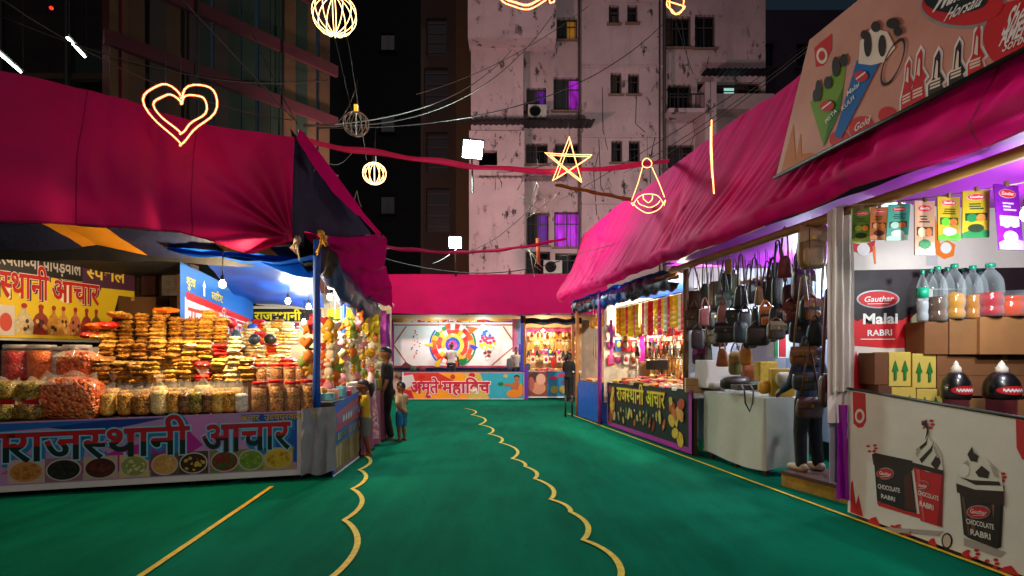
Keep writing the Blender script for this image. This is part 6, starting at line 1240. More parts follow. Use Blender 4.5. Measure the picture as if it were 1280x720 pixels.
# ================================================================== BACK STALLS across the end of the lane
BDP = 20.5
a = Art(P(503, 500, BDP), P(656, 500, BDP), P(656, 465.5, BDP), P(503, 465.5, BDP), step=.006); a.base(mk('#f0a010', **VIN)); Wd, Hd = a.W, a.H
a.ppoly([(503, 466), (548, 466), (575, 480), (560, 487), (520, 483), (503, 480)], mk('#c83018', **VIN)); a.ppoly([(596, 466), (656, 466), (656, 499), (608, 499)], mk('#2aa0b4', **VIN)); a.ppoly([(580, 466), (600, 466), (612, 499), (585, 499)], mk('#c8b050', **VIN), 2); a.ppoly([(503, 470), (516, 468), (519, 478), (508, 486), (503, 484)], mk('#c8d0d0', **VIN), 2)
a.ppoly([(503, 486), (514, 488), (518, 499), (503, 499)], mk('#b81c30', **VIN), 2)
AM = mk('#c01440', **VIN)
for off, mt, ly in ((.07, WHITE, 4), (.03, AM, 5)):
    a.ptext('अमृते', 513, 491, 548, 491, .62, mt, ly, off); a.ptext('महािवच', 553, 491, 612, 491, .62, mt, ly, off)
SKIN = mk('#a8623a', **VIN); ORC = mk('#d88018', **VIN)
for x, y, rx, ry, m_ in ((646, 474, 3.2, 3.6, SKIN), (646, 471, 3.4, 2.4, BLK), (645, 483, 6, 6, SKIN), (637, 481, 8, 2, SKIN), (643, 492, 10, 5, ORC), (651, 487, 3, 8, ORC), (608, 478, 3, 2.5, mk('#d8c0a0', **VIN)), (626, 480, 3.5, 2.5, mk('#1c6a3a', **VIN)), (632, 470, 3, 2, mk('#c8a838', **VIN)), (527, 471, 4, 2.5, LRED), (541, 472, 3, 2.4, mk('#a82818', **VIN)), (566, 471, 3, 3, mk('#b83c20', **VIN)), (590, 469, 4, 3, LRED)): a.pell(x, y, rx, ry, m_, 3)
a.rect(0, 0, Wd, .05, WHITE, 6); a.rect(0, 0, .05, Hd, WHITE, 6); a.rect(Wd-.05, 0, Wd, Hd, WHITE, 6)
t = thing('stall_counter', 'back counter with an orange and blue banner lettered in red', 'counter', V((-1.8, BDP, 0))); a.build('printed_banner', t)
mb = MB(); mb.box((-1.8, 20.9, .9), (4.55, .7, .05), mk('#1440a0', r=.4)); mb.box((-1.8, 20.56, .96), (4.55, .03, .12), mk('#1848b8', r=.4)); mb.build('counter_top', t)
mb = MB(); mb.box((-1.8, 20.7, .45), (4.5, .25, .86), WOOD); mb.build('counter_body', t)
b = MB(); b.box((.52, 20.45, .6), (.14, .1, 1.2), mk('#5a1a98', r=.5)); b.build('purple_post', label='short purple wrapped post between the two back counters', cat='post')
# the big white board
Bd = 22.8
a = Art(P(486, 460, Bd), P(652, 460, Bd), P(652, 403, Bd), P(486, 403, Bd), step=.008); a.base(mk('#d0d0cc', r=.35, nz=.06)); RB = mk('#a82824', **VIN); BB = mk('#1440b0', **VIN)
for x0, y0, x1, y1, m_ in ((486, 403, 489.5, 464, BB), (648, 403, 652, 464, mk('#3a2090', **VIN)), (491, 405.5, 646, 407, RB), (491, 457, 646, 458.6, RB), (491, 405.5, 492.6, 458, RB), (644.5, 405.5, 646, 458, RB), (489, 458.8, 648, 460, BB)): a.ppoly([(x0, y0), (x1, y0), (x1, y1), (x0, y1)], m_, 1)
for pts in ([(508, 408), (492, 431), (510, 456)], [(629, 408), (645, 431), (612+3, 456)]): a.pline(pts, .04, RB, 2)
c0 = a.px(566, 431)
for r0, r1, cs, n in ((.60, .80, ('#e0a01c', '#d84018', '#c82018', '#e05a20', '#208040', '#d8d0c8', '#e04820'), 26), (.42, .60, ('#d84018', '#e0b020', '#e8d8c0', '#d02828'), 22), (.28, .42, ('#e8c838', '#e0a020', '#f0e0b0'), 18), (.16, .28, ('#2048b0', '#4028a0', '#3060c0'), 14), (.02, .16, ('#d83070', '#e05090', '#c82060'), 10)):
    for k in range(n): a.ring(c0[0], c0[1], r0*1.1, r1*1.1*rnd.uniform(.92, 1.03), mk(cs[(k*3+k//5) % len(cs)], **VIN), 2+k % 2, 4, 2*pi*k/n, 2*pi*(k+1.0)/n)
a.ring(c0[0], c0[1], 0.89, .95, BB, 2, 20, pi*.75, pi*1.25); a.ring(c0[0], c0[1], .89, .96, mk('#187838', **VIN), 2, 16, -pi*.28, pi*.3)
for pts, c in (([(530, 431), (541, 428), (541, 434)], '#d8b020'), ([(588, 430), (598, 434), (594, 437), (588, 435)], '#1838b0'), ([(544, 452), (552, 448), (549, 459), (543, 458)], '#d8b020'), ([(576, 450), (584, 446), (584, 454), (577, 457)], '#187838'), ([(584, 408), (598, 410), (588, 418)], '#d86018'), ([(500, 459), (507, 452), (518, 459)], '#5a1a20')): a.ppoly(pts, mk(c, **VIN), 4)
for k in range(80):
    x = 609+rnd.uniform(-10, 10); y = 431+rnd.uniform(-18, 18)
    if abs(x-609)/11+abs(y-429)/22 < 1: a.pell(x, y, 2.1, 2.0, mk(['#2060b8', '#d02858', '#e0c020', '#7a3020', '#c83018'][min(4, int((y-412)/8.5))] if k % 5 else '#e0e0e0', **VIN), 2+k % 4, 8)
for k in range(20): a.pell(519+rnd.uniform(-7, 7)*(1-abs(k-10)/12), 413+k*1.8, 1.0, .9, mk(rnd.choice(['#b82838', '#c84048', '#3a3a98', '#d8a040']), **VIN), 2, 7)
a.build('game_board', label='wide white game board with a coloured wheel at the back of the stall', cat='board')
a = Art(P(486, 402.5, 22.7), P(652, 402.5, 22.7), P(652, 394, 22.7), P(486, 394, 22.7), step=.008); a.base(mk('#b8281c', **VIN)); a.ppoly([(606, 394), (652, 394), (652, 403), (610, 403)], mk('#5a2490', **VIN)); a.ppoly([(504, 396), (514, 396), (514, 403), (504, 403)], mk('#c0b8b0', **VIN))
for off, mt, ly in ((.07, WHITE, 3), (.0, mk('#a01c50', **VIN), 4)): a.ptext('श^री मनोरंजन खेल', 506, 402, 596, 402, .24, mt, ly, off)
a.build('header_sign', label='red header sign with white lettering above the white game board', cat='sign')
def yd(u, v): return V((-5.0+5.2*u, 20.9+.8*v, 3.12-.10*v-.10*abs(sin(u*pi*4))*v+.03*fbm(u*9, v, 0)))
mb = MB(); mb.grid(yd, 70, 8, mk('#d89010', r=.6, tl=.3)); mb.build('yellow_drape', label='scalloped yellow cloth drape under the back pink band', cat='cloth')
mb = MB(); mb.grid(lambda u, v: V((-5.2+8.6*u, 20.6+2.4*v, 3.1-.1*sin(pi*v))), 30, 8, mk('#b08868', r=.8, tl=.1)); mb.build('cloth_ceiling', label='cream cloth ceiling over the back stalls', cat='cloth')
mb = MB(); mb.grid(lambda u, v: V((-5.6+9.4*u, 23.2+.06*sin(u*60), .0+3.1*v)), 80, 6, mk('#c8a890', r=.8, nz=.15)); mb.build('cloth_wall', label='pale cloth wall behind the back stalls', cat='cloth')
for px, lb, m_ in ((655.5, 'pale pole between the white board stall and the bead stall', BAMB), (486, 'violet pole at the left end of the back stall', mk('#6a2a98', r=.5)), (652.5, 'blue striped pole beside the back vendor', mk('#2838b0', r=.5)), (716, 'tan pole at the right end of the bead stall', BAMB)): pole(P(px, 446+F*EYE/20.9, 20.9), P(px, 392, 20.9), .06, m_, 'stall_post', lb)
bulb(P(548, 411, 21.8), 55, 'white bulb hanging left of the wheel on the white board', cool=True, cord=.3, rad=.09); bulb(P(604, 407, 21.8), 55, 'white bulb hanging right of the wheel on the white board', cool=True, cord=.25, rad=.09)
for px, y0, y1, c, lb in ((644, 398, 440, '#d878a8', 'pink balloon coloured cloth hanging beside the back vendor'), (648, 396, 430, '#78a8c8', 'pale blue cloth hanging beside the back vendor'), (488, 398, 452, '#a838b0', 'violet ribbon at the left end of the back stall')): rib(px, y0, y1, 21.6, .22, c, lb)
lump(637, 455, 8, 15, 21.2, mk('#5a5a58', r=.8), 'goods_sack', 'grey sack standing beside the back vendor', 'sack')
for k, (px, c) in enumerate(((516, '#2a4a30'), (527, '#5a1c20'))): lump(px, 461, 9, 7, 22.2, mk(c, r=.7), 'prize_bundle', f'{["green", "dark red"][k]} bundle on the ledge under the white board', 'bundle')
# bead stall to the right
a = Art(P(658, 497, 20.5), P(710, 497, 20.5), P(710, 464, 20.5), P(658, 464, 20.5), step=.006); a.base(mk('#1c78a8', **VIN)); a.ppoly([(659, 465), (684, 465), (684, 496), (659, 496)], mk('#7a4030', **VIN), 1)
for x, y, rx, ry, c in ((668, 470, 6, 5, '#4a2a20'), (676, 474, 6, 7, '#d8a088'), (673, 485, 9, 8, '#c88868'), (664, 480, 4, 9, '#a85a48'), (693, 487, 5, 5, '#8a9038'), (704, 487, 5, 5, '#a8983c'), (692, 472, 6, 2, '#b82c50'), (703, 469, 6, 2.5, '#b83058'), (706, 478, 4, 3, '#6a3a80')): a.pell(x, y, rx, ry, mk(c, **VIN), 2 if c != '#d8a088' else 3)
a.rect(0, 0, a.W, .04, WHITE, 4)
t = thing('stall_counter', 'short bead stall counter with a brown and blue picture banner', 'counter', V((1.3, 20.5, 0))); a.build('printed_banner', t); mb = MB(); mb.box((1.5, 20.95, 1.0), (2.1, .8, .06), WHITE); mb.build('counter_top', t); mb = MB(); mb.box((1.5, 20.8, .5), (2.0, .3, .9), WOOD); mb.build('counter_body', t)
mb = MB(); mb.grid(lambda u, v: V((.55+2.3*u, 22.9, .8+2.3*v)), 6, 4, mk('#d8a878', r=.8)); mb.build('cloth_wall', label='warm cloth behind the bead stall', cat='cloth')
mb = MB(); mb.grid(lambda u, v: V((.5+2.1*u, 20.85+.05*sin(u*20), 2.98-.22*v+.03*sin(u*15))), 20, 4, NAVY); mb.build('tarp_edge', label='dark navy tarp edge above the bead stall', cat='tarpaulin')
mb = MB(); mb.grid(lambda u, v: V((.55+2.0*u, 22.6+.04*sin(u*30), 2.68-.3*v)), 20, 4, mk('#d83888', r=.6, tl=.2)); mb.build('pink_pelmet', label='pink cloth pelmet inside the bead stall', cat='cloth')
bulb(V((1.2, 21.7, 2.6)), 130, 'warm bulb in the bead stall', (1, .78, .5), cord=.2, rad=.07)
for r_, (z, n, ch) in enumerate(((2.55, 16, [5, 10, 6]), (2.22, 16, [5, 10, 6]), (1.88, 12, [2, 3, 8, 1]), (1.6, 12, [0, 10, 11]))):
    trow(n, 0, 1, 0, 0, ch, f'the {["topmost", "second", "third", "lowest"][r_]} bead stall row', 'goods hanging in the bead stall', 1.5, lambda f, z=z: V((.66+1.9*f, 22.3, z)))
for k in range(14): i = rnd.randrange(12); place('heap', hp[i][0], V((.7+1.6*(k+.5)/14, 20.8+.3*(k % 2), 1.03)), f'{hp[i][1]} goods on the bead stall counter, {NTH[k]} from the left', 'goods heap', 'goods on the bead counter', rnd.uniform(-1, 1), rnd.uniform(1, 1.4))
lump(692, 452, 7, 12, 21.2, mk('#b81c20', r=.5), 'red_figurine', 'red bundle standing on the bead stall counter', 'bundle'); lump(660, 459, 6, 10, 20.8, mk('#1c4858', r=.6), 'blue_bundle', 'dark teal bundle at the left end of the bead counter', 'bundle')

# ================================================================== TOY STALL along the left of the lane
a = Art(P(415, 598, 7.2), P(448, 573, 8.6), P(448, 489, 8.6), P(418, 505, 7.2), step=.003); a.base(mk('#1c58b0', **VIN)); W_, H_ = a.W, a.H
a.poly([(.08, .05), (W_, .05), (W_, H_*.45), (.08, H_*.42)], mk('#7a6a48', **VIN)); a.poly([(.1, H_*.6), (W_, H_*.62), (W_, H_*.93), (.1, H_*.85)], mk('#a84a50', **VIN)); a.poly([(.1, H_*.68), (W_, H_*.7), (W_, H_*.82), (.1, H_*.78)], mk('#5878b8', **VIN), 2)
for k in range(18): a.rect(.12+k*.078, .10, .16+k*.078, H_*.40, mk(rnd.choice(['#6a7a38', '#b89858', '#8a3a28', '#c8b890', '#3a4a30', '#98703c']), r=.4, nz=.4, ns=12), 2)
for k in range(14): a.rect(.12+k*.1, H_*.47, .18+k*.1, H_*.57, mk(rnd.choice(['#8a9068', '#587048', '#b8a890', '#983838']), r=.4), 2)
for k in range(10): a.ell(.2+k*.14, H_*.73, .05, .05, mk(rnd.choice(['#c83848', '#d8c8c0', '#3858a8']), r=.4), 3, n=10)
a.rect(0, 0, W_, .04, WHITE, 4); a.poly([(0, 0), (.08, 0), (.08, H_), (0, H_)], mk('#0c50b0', **VIN), 3)
t = thing('stall_counter', 'toy stall counter side with a striped blue and brown picture banner', 'counter', V((-2.4, 7.9, 0))); a.build('printed_banner', t)
b = MB(); b.box((-2.75, 9.1, .93), (.78, 3.6, .05), WOOD); b.build('counter_top', t); b = MB(); b.box((-2.95, 9.1, .46), (.3, 3.4, .86), WOOD); b.build('counter_body', t)
mb = MB(); mb.grid(lambda u, v: V((-2.33-.05*u+.03*sin(u*25)*(1-v), 8.65+2.2*u, .03+.92*v)), 50, 6, mk('#8a3a60', r=.7, nz=.4, ns=9)); mb.build('counter_skirt', t)
FLO = snack(('#d8a0a8', '#b84868', '#e8d0c8', '#883050', '#c8b0b8'), 22, .7, .2, 0)
def fdr(u, v):
    a_ = 2*pi*u; r = .62*(.11+.17*v+.05*sin(a_*5+v*3)*v)*(1 if v > .12 else .5+4*v); z = 1.30-1.12*v
    if .38 < v < .5: r *= .86
    return P(460, 500, 9.45)*V((1, 1, 0)).length*0+V((-2.40+r*cos(a_)*.8, 9.5+r*sin(a_)*1.2, z))
mb = MB(); mb.grid(fdr, 40, 24, FLO); mb.build('floral_dress', label='pink floral dress hanging at the counter between the girl and the man', cat='dress')
mb = MB(); mb.grid(lambda u, v: V((-3.9+1.1*u+.02*sin(u*30), 11.45+1.7*u+.05*sin(u*24), .9+1.95*v)), 60, 6, mk('#d8bc98', r=.8, nz=.2, ns=6)); mb.build('cloth_wall', label='cream cloth wall behind the hanging plush toys', cat='cloth')
bulb(V((-2.8, 8.6, 2.5)), 110, 'bulb over the plush toys beside the blue corner post', (1, .84, .6), cord=.2); bulb(V((-2.75, 10.3, 2.5)), 120, 'bulb over the far end of the toy stall', (1, .84, .6), cord=.2)
def star2(r0, r1, n=5): return [((r0 if i % 2 == 0 else r1)*sin(pi*i/n), (r0 if i % 2 == 0 else r1)*cos(pi*i/n)) for i in range(2*n)]
def puff(pts, mat, th=.06):
    b = MB(); n = len(pts); cx = sum(p[0] for p in pts)/n; cz_ = sum(p[1] for p in pts)/n; R_ = []
    for s_, k in ((1.0, 0), (.93, .55), (.72, .9), (.4, 1.0)): R_.append([(cx+(p[0]-cx)*s_, k*th/2, cz_+(p[1]-cz_)*s_) for p in pts])
    vs = sum(R_, []); o = len(vs); vs += [(cx, th*.52, cz_)]; half = len(vs); vs += [(x, -y, z) for x, y, z in vs]
    fs = []
    for h in (0, half):
        for r in range(3): fs += [(h+r*n+i, h+r*n+(i+1) % n, h+(r+1)*n+(i+1) % n, h+(r+1)*n+i) for i in range(n)]
        fs += [(h+3*n+i, h+3*n+(i+1) % n, h+o) for i in range(n)]
    b.add(vs, fs, mat, True); return b
heart = [(.1*1.15*(sin(t_)**3), .1*(.9*cos(t_)-.35*cos(2*t_)-.14*cos(3*t_)-.05*cos(4*t_))) for t_ in [2*pi*i/22 for i in range(22)]]
flower = [(.1*(1+.28*cos(5*t_))*sin(t_), .1*(1+.28*cos(5*t_))*cos(t_)) for t_ in [2*pi*i/30 for i in range(30)]]
PLC = [('yellow', '#d8a41c'), ('orange', '#d8701c'), ('green', '#7a9038'), ('red', '#a82418'), ('cream', '#e0cca8'), ('pink', '#d08890')]
TOY = []
for nm, c in PLC:
    m_ = mk(c, r=.8, nz=.25, ns=12, bump=.3, bs=90, sheen=.2); cw = mk('#e8dcc8', r=.8)
    TOY.append((proto(puff(star2(.13, .065), m_, .09).build('plush_toy', loc=(0, 0, 0))), nm+' plush star')); TOY.append((proto(puff(heart, m_, .10).build('plush_toy', loc=(0, 0, 0))), nm+' plush heart')); TOY.append((proto(puff(flower, m_, .08).build('plush_toy', loc=(0, 0, 0))), nm+' plush flower'))
    t = thing('plush_toy', '', 'toy'); b = MB(); b.ell((0, 0, 0), (.09, .08, .11), m_, 12, 9, None, lambda p: V((p.x*(1-.25*p.z), p.y*(1-.25*p.z), p.z))); b.build('fruit_body', t); b = MB(); b.ell((.03, 0, .12), (.05, .02, .025), mk('#4a7a28', r=.7), 8, 5); b.tube([(0, 0, .1), (0, 0, .16)], .01, mk('#4a3018'), 5); b.build('leaf', t); TOY.append((proto(t), nm+' plush fruit'))
    t = thing('plush_toy', '', 'toy'); b = MB(); b.ell((0, 0, -.03), (.075, .06, .085), m_, 12, 8); b.ell((0, -.005, .085), (.065, .058, .06), m_, 12, 8); b.ell((0, -.055, .075), (.028, .02, .022), cw, 8, 6); b.build('plush_body', t)
    for s_ in (-1, 1): b = MB(); b.ell((s_*.05, 0, .135), (.025, .015, .025), m_, 8, 6); b.build('ear', t); b = MB(); b.ell((s_*.05, -.03, -.10), (.03, .035, .03), m_, 8, 6); b.build('foot', t)
    TOY.append((proto(t), nm+' plush bear'))
WEI = [0, 5, 6, 3, 8, 7, 4, 9, 13, 20, 21, 24, 23, 11, 28, 25, 22, 2, 12]
ncol = 0
for px in (406, 412, 419, 426, 433, 440, 446, 452, 458, 464, 470, 475, 480):
    d0 = 2.62*F/(640-px)+rnd.uniform(.1, .5); y = rnd.uniform(398, 408); b = MB(); tp = P(px, 378, d0); b.tube([V((tp.x, tp.y, 2.75)), P(px, 478, d0)], .004, ROPW, 4)
    b.build('hanging_string', label=f'{NTH[ncol]} toy string from the near blue post', cat='string', group='toy strings'); k = 0
    while y < 484:
        i = rnd.choice(WEI); pr, nm = TOY[i]
        if px < 412: i = rnd.choice([15, 16, 13, 7, 17, 18, 3]); pr, nm = TOY[i]
        place('toy', pr, P(px+rnd.uniform(-2, 2), y, d0-.08), f'{nm}, {NTH[k]} from the top, {NTH[ncol]} string from the blue post', 'plush toy', 'plush toys on strings', rnd.uniform(-.7, .7), rnd.uniform(.6, 1.05) if px > 410 else .7); y += rnd.uniform(8, 13); k += 1
    ncol += 1
for k, (px, y0, y1, c, lb) in enumerate(((391, 392, 418, '#c02c20', 'red ribbon wound at the blue corner post'), (456, 398, 420, '#e0c020', 'first yellow paper strip near the far toys'), (463, 396, 424, '#e8d030', 'second yellow paper strip near the far toys'), (470, 392, 416, '#d8c028', 'third yellow paper strip near the far toys'), (479, 388, 440, '#b838a8', 'violet streamer at the far end of the toy stall'), (484, 392, 448, '#8a3898', 'dark violet streamer at the far end of the toy stall'), (477, 400, 452, '#98b040', 'lime streamer at the far end of the toy stall'))):
    rib(px, y0, y1, 7.3 if px < 400 else (7.6 if px < 415 else 10.2+.1*k), .11, c, lb)
for k, (px, py, nm) in enumerate(((385, 410, 'orange plush star'), (383, 428, 'golden plush heart'), (386, 446, 'orange plush fruit'), (380, 452, 'green plush fruit'), (388, 462, 'yellow plush flower'))): place('toy', TOY[[5, 6, 8, 13, 2][k]][0], P(px, py, 7.35), f'{nm} hanging just left of the blue corner post, {NTH[k]} from the top', 'plush toy', 'plush toys left of the blue post', rnd.uniform(-.5, .5), .85)
hc2 = ['#e8c8c0', '#e06060', '#e8b0a0', '#e0e0d8', '#d84060', '#58a8b8', '#e8d060']
for k in range(34):
    r_ = k % 2; i = k//2; d = 7.5+3.0*(i+rnd.uniform(.2, .8))/17; z = .957; h = rnd.uniform(.08, .2); b = MB(); b.box((0, 0, h/2), (rnd.uniform(.1, .2), rnd.uniform(.1, .16), h), mk(hc2[rnd.randrange(7)], r=.5, nz=.25, ns=14), TR((-2.52-.25*r_, d, z), rz=rnd.uniform(-.5, .5)), bev=.008)
    b.build('toy_box', label=f'small toy box, {NTH[i]} from the near end of the {["front", "rear"][r_]} row on the toy counter', cat='toy box', group='toy boxes on the counter')
# ================================================================== OVERHEAD: neon shapes, ribbons, wires
NEO = mk('#ffb048', em=5, emc='#ffc070', nz=0); NEOH = mk('#ff8a50', em=5, emc='#ffb078', nz=0); NEOW = mk('#ffc890', em=4.5, emc='#ffc880', nz=0); HALO = mk('#ff8020', em=.55, emc='#ff7418', nz=0, al=.3); NOFF = mk('#b8a890', r=.4, nz=0); NGD = mk('#e0a838', em=1.6, emc='#e0982c', nz=0); WIR = mk('#3a3430', r=.7)
def neon(d, pts, name, label, closed=True, mat=NEO, r=.011, group='hanging string-light shapes', hang=None):
    """each entry of pts is one bent light tube, in photo pixels at distance d"""
    allp = [p for q in pts for p in q]; c = P(sum(p[0] for p in allp)/len(allp), sum(p[1] for p in allp)/len(allp), d); t = thing(name, label, 'light shape', c, group)
    for q in pts:
        if len(q) < 3: b = MB(); b.tube([P(x, y, d) for x, y in q], r*.72, mat, 6)
        else: b = MB(); b.tube([P(x, y, d)+V((0, .02*sin(i), 0)) for i, (x, y) in enumerate(q)], r*.72, mat, 6, closed)
        b.build('light_tube', t)
        if mat is not NOFF: b = MB(); b.tube([P(x, y, d)+V((0, .02*sin(i) if len(q) > 2 else 0, 0)) for i, (x, y) in enumerate(q)], r*1.6, HALO, 6, closed and len(q) > 2); b.build('sleeve', t)  # wider see-through orange tube put in to imitate the glow halo
    for hx, hy, hx2, hy2 in hang or []: b = MB(); b.tube([P(hx, hy, d), P(hx2, hy2, d)], .004, WIR, 4); b.build('hanger', t)
    return t
def hrt(cx, cy, w, h): return [(cx+w/2*(sin(a)**3)*1.0, cy-h*(.42*cos(a)-.16*cos(2*a)-.066*cos(3*a)-.025*cos(4*a))-h*.02) for a in [2*pi*i/48 for i in range(48)]]
neon(6.25, [hrt(226, 139, 92, 84), hrt(226, 140, 66, 54)], 'heart_light', 'double outlined glowing orange heart hanging before the left magenta sheet', mat=NEOH, r=.0095, hang=[(207, 104, 207, 70), (245, 108, 245, 62), (226, 122, 226, 66)])
def globe(px, py, rad, d, label, lit=True, hang=28):
    c = P(px, py, d); s_ = d/F; t = thing('globe_light', label, 'light shape', c, 'hanging string-light shapes')
    for k in range(7):
        a = pi*k/7; b = MB(); b.tube([c+V((rad*s_*cos(th)*cos(a), rad*s_*cos(th)*sin(a), rad*.92*s_*sin(th))) for th in [2*pi*i/28 for i in range(28)]], .005 if lit else .006, NEOW if lit else NOFF, 5, True); b.build('light_tube', t)
    b = MB(); b.tube([c+V((0, 0, rad*s_*.9)), c+V((.02, 0, (rad+hang)*s_))], .005, WIR, 4); b.box(c+V((0, 0, rad*s_+.05)), (.05, .05, .09), NGD if not lit else WIR); b.build('hanger', t)
globe(418, 18, 27, 7.4, 'large lit globe of light loops at the top of the lane'); globe(445, 155, 16, 8.4, 'unlit globe of wire loops below the large lit globe', False, 40); globe(468, 217, 14.5, 9.4, 'small lit globe of light loops below the unlit globe', True, 45)
def star(cx, cy, r, d, rot, label, mat, rr, sq=1.0):
    P5 = [(cx+r*sin(2*pi*i*2/5+rot)*1.0, cy-r*cos(2*pi*i*2/5+rot)*sq) for i in range(5)]; seg = []
    for i in range(5):
        a_, b_ = P5[i], P5[(i+1) % 5]; seg.append([(a_[0]+(b_[0]-a_[0])*k/4, a_[1]+(b_[1]-a_[1])*k/4) for k in range(5)])
    o = [(cx+(x-cx)*.86+2, cy+(y-cy)*.86+1) for x, y in P5]
    for i in range(5): seg.append([(o[i][0]+(o[(i+1) % 5][0]-o[i][0])*k/4, o[i][1]+(o[(i+1) % 5][1]-o[i][1])*k/4) for k in range(5)])
    neon(d, seg, 'star_light', label, False, mat, rr, hang=[(cx+2, cy-r*sq, cx, cy-r-28)])
star(710, 202, 31, 9.5, .05, 'glowing yellow five pointed star over the middle of the lane', NEOW, .0065); star(672, 252, 25, 12.0, -.05, 'unlit five pointed star hanging left of the glowing one', NOFF, .009)
def arc(cx, cy, rx, ry, a0, a1, n=14): return [(cx+rx*cos(R(a0+(a1-a0)*i/n)), cy-ry*sin(R(a0+(a1-a0)*i/n))) for i in range(n+1)]
neon(9.0, [[(803, 209), (798, 228), (790, 250)], [(815, 209), (824, 228), (831, 246)], arc(809, 204, 6, 6, 0, 360), [(789, 254)]+arc(811, 262, 20, 20, 165, 15)+[(832, 250)], [(789, 254)]+arc(811, 246, 20, 20, 200, 340)+[(832, 250)], arc(810, 244, 6, 9, 180, 360), arc(811, 246, 15, 13, 200, 340)], 'bell_light', 'glowing bell outline hanging beside the right awning', False, NEOW, .0065, hang=[(809, 198, 809, 170)])
neon(7.2, [[(889.5, 150), (890, 180), (891, 210), (892.5, 242)], [(888.5, 158), (889, 190), (891, 222)]], 'edgewise_star_light', 'glowing hanging star seen edge on, a bright upright line by the awning', False, NEOW, .009, hang=[(889, 150, 888, 100)])
neon(8.0, [arc(655, -20, 36, 31, 205, 335), arc(655, -24, 34, 30, 208, 332), arc(655, -17, 30, 22, 205, 335), arc(690, 0, 3, 4, 0, 360)], 'smile_light', 'bright glowing arc cut by the top edge above the balcony', False, NEOW, .010)
neon(7.6, [arc(846, 2, 9, 17, 0, 360), arc(846, -2, 13, 18, 190, 330)], 'loop_light', 'small glowing loop at the top edge before the right wing', True, NEO, .008, hang=[(842, 18, 866, 92), (850, 18, 862, 88)])
neon(14.0, [[(660, 312), (674, 330), (680, 336)], [(662, 312), (668, 346)], [(664, 316), (672, 322), (668, 332), (676, 338)], [(658, 312), (668, 308), (672, 318)]], 'tangled_light', 'unlit tangled light shape dangling above the back pink band', False, NOFF, .010)
def ribb(px, w, d0, d1, label, mat):
    n = 40; pts = []
    for k in range(n+1):
        f = k/n; x = f*(len(px)-1); i = min(len(px)-2, int(x)); g = x-i; sx = px[i][0]+(px[i+1][0]-px[i][0])*g; sy = px[i][1]+(px[i+1][1]-px[i][1])*g; pts.append(P(sx, sy, d0+(d1-d0)*f))
    b = MB(); b.grid(lambda u, v: pts[round(u*n)]+V((0, .05*sin(v*pi)+.04*sin(u*40), (v-.5)*w*(1+.2*sin(u*31)))), n, 4, mat); b.build('cloth_ribbon', label=label, cat='ribbon')
RBM = mk('#e8285c', r=.5, tl=.15, nz=.15)
ribb([(372, 166), (390, 179), (440, 187), (500, 195), (560, 204), (610, 210), (680, 214), (740, 212), (800, 206), (838, 200)], .085, 7.3, 10.5, 'upper pink cloth ribbon strung across the lane from the left awning peak', RBM); ribb([(455, 306), (500, 311), (560, 316), (610, 314), (660, 308), (708, 298)], .07, 9.5, 14.5, 'lower pink cloth ribbon strung across the lane', mk('#b01850', r=.5, tl=.15))
b = MB(); p0, p1 = P(694, 231, 11.0), P(792, 250, 10.6); b.tube([p0+(p1-p0)*i/10+V((0, 0, .01*sin(i*2))) for i in range(11)], [.035+.005*sin(i*3) for i in range(11)], mk('#b06a28', r=.7, ns=6, nz=.4), 7); b.build('bamboo_pole', label='bamboo pole sticking out level from the right awning over the lane', cat='pole')
b = MB(); b.tube([P(672, 298, 14.6), P(673, 330, 14.6)], .05, mk('#c86a28', r=.7), 7); b.build('bamboo_stub', label='short upright bamboo stub at the far end of the right awning', cat='pole')
CAB = mk('#241e1c', r=.6); CABL = mk('#5a4e44', r=.8)
WI = [((0, -2, 6.5), (365, 150, 7.2), .25, CABL, 'long thin cable running down to the left awning peak from the top left'), ((228, 0, 6.8), (368, 150, 7.2), .0, CABL, 'taut pale rope from the top edge to the left awning peak'), ((300, 0, 9), (372, 155, 7.3), .1, CAB, 'dark cable beside the taut rope'), ((520, 118, 20), (735, 8, 22), .4, CABL, 'upper pale cable crossing the stained block'), ((380, 156, 8), (690, 20, 16), .9, CABL, 'pair cable rising from the left awning peak to the block, upper'), ((380, 158, 8), (640, 62, 20), .6, CABL, 'pair cable rising from the left awning peak to the block, lower'), ((398, 160, 9), (835, 24, 20), 1.0, CAB, 'dark long cable crossing the block towards the pipe'), ((800, 214, 9.5), (1085, 0, 6.5), .1, CABL, 'first of three pale cables rising along the right awning'), ((780, 216, 11), (1075, 4, 7.5), .15, CABL, 'second of three pale cables rising along the right awning'), ((700, 250, 12), (1060, 20, 8.5), .1, CAB, 'third, dark cable rising along the right awning'), ((620, 215, 10), (720, 190, 10), .1, CABL, 'short cable beside the glowing star'), ((580, 316, 14.5), (672, 250, 13), .2, CABL, 'cable from the small flood light to the unlit star'), ((400, 150, 7.8), (444, 112, 8.3), .25, CABL, 'cable looping from the peak to the unlit globe'), ((380, 165, 7.3), (440, 190, 8.6), .3, CABL, 'slack cable hanging under the upper ribbon'), ((440, 142, 8.4), (418, 46, 7.4), .0, CAB, 'wire from the large globe to the unlit globe, left'), ((458, 200, 9.4), (434, 46, 7.5), .0, CAB, 'wire from the large globe to the small lit globe'), ((0, 20, 10), (410, 100, 15.8), .5, CAB, 'dark cable across the board hoarding'), ((700, 320, 14.6), (1280, 30, 5), .4, CAB, 'dark cable laid along the right awning cloth'), ((470, 320, 12), (700, 326, 15), .35, CAB, 'dark sagging cable above the back pink band'), ((540, 330, 18), (570, 312, 19.3), .05, CAB, 'short cable at the small flood light')]
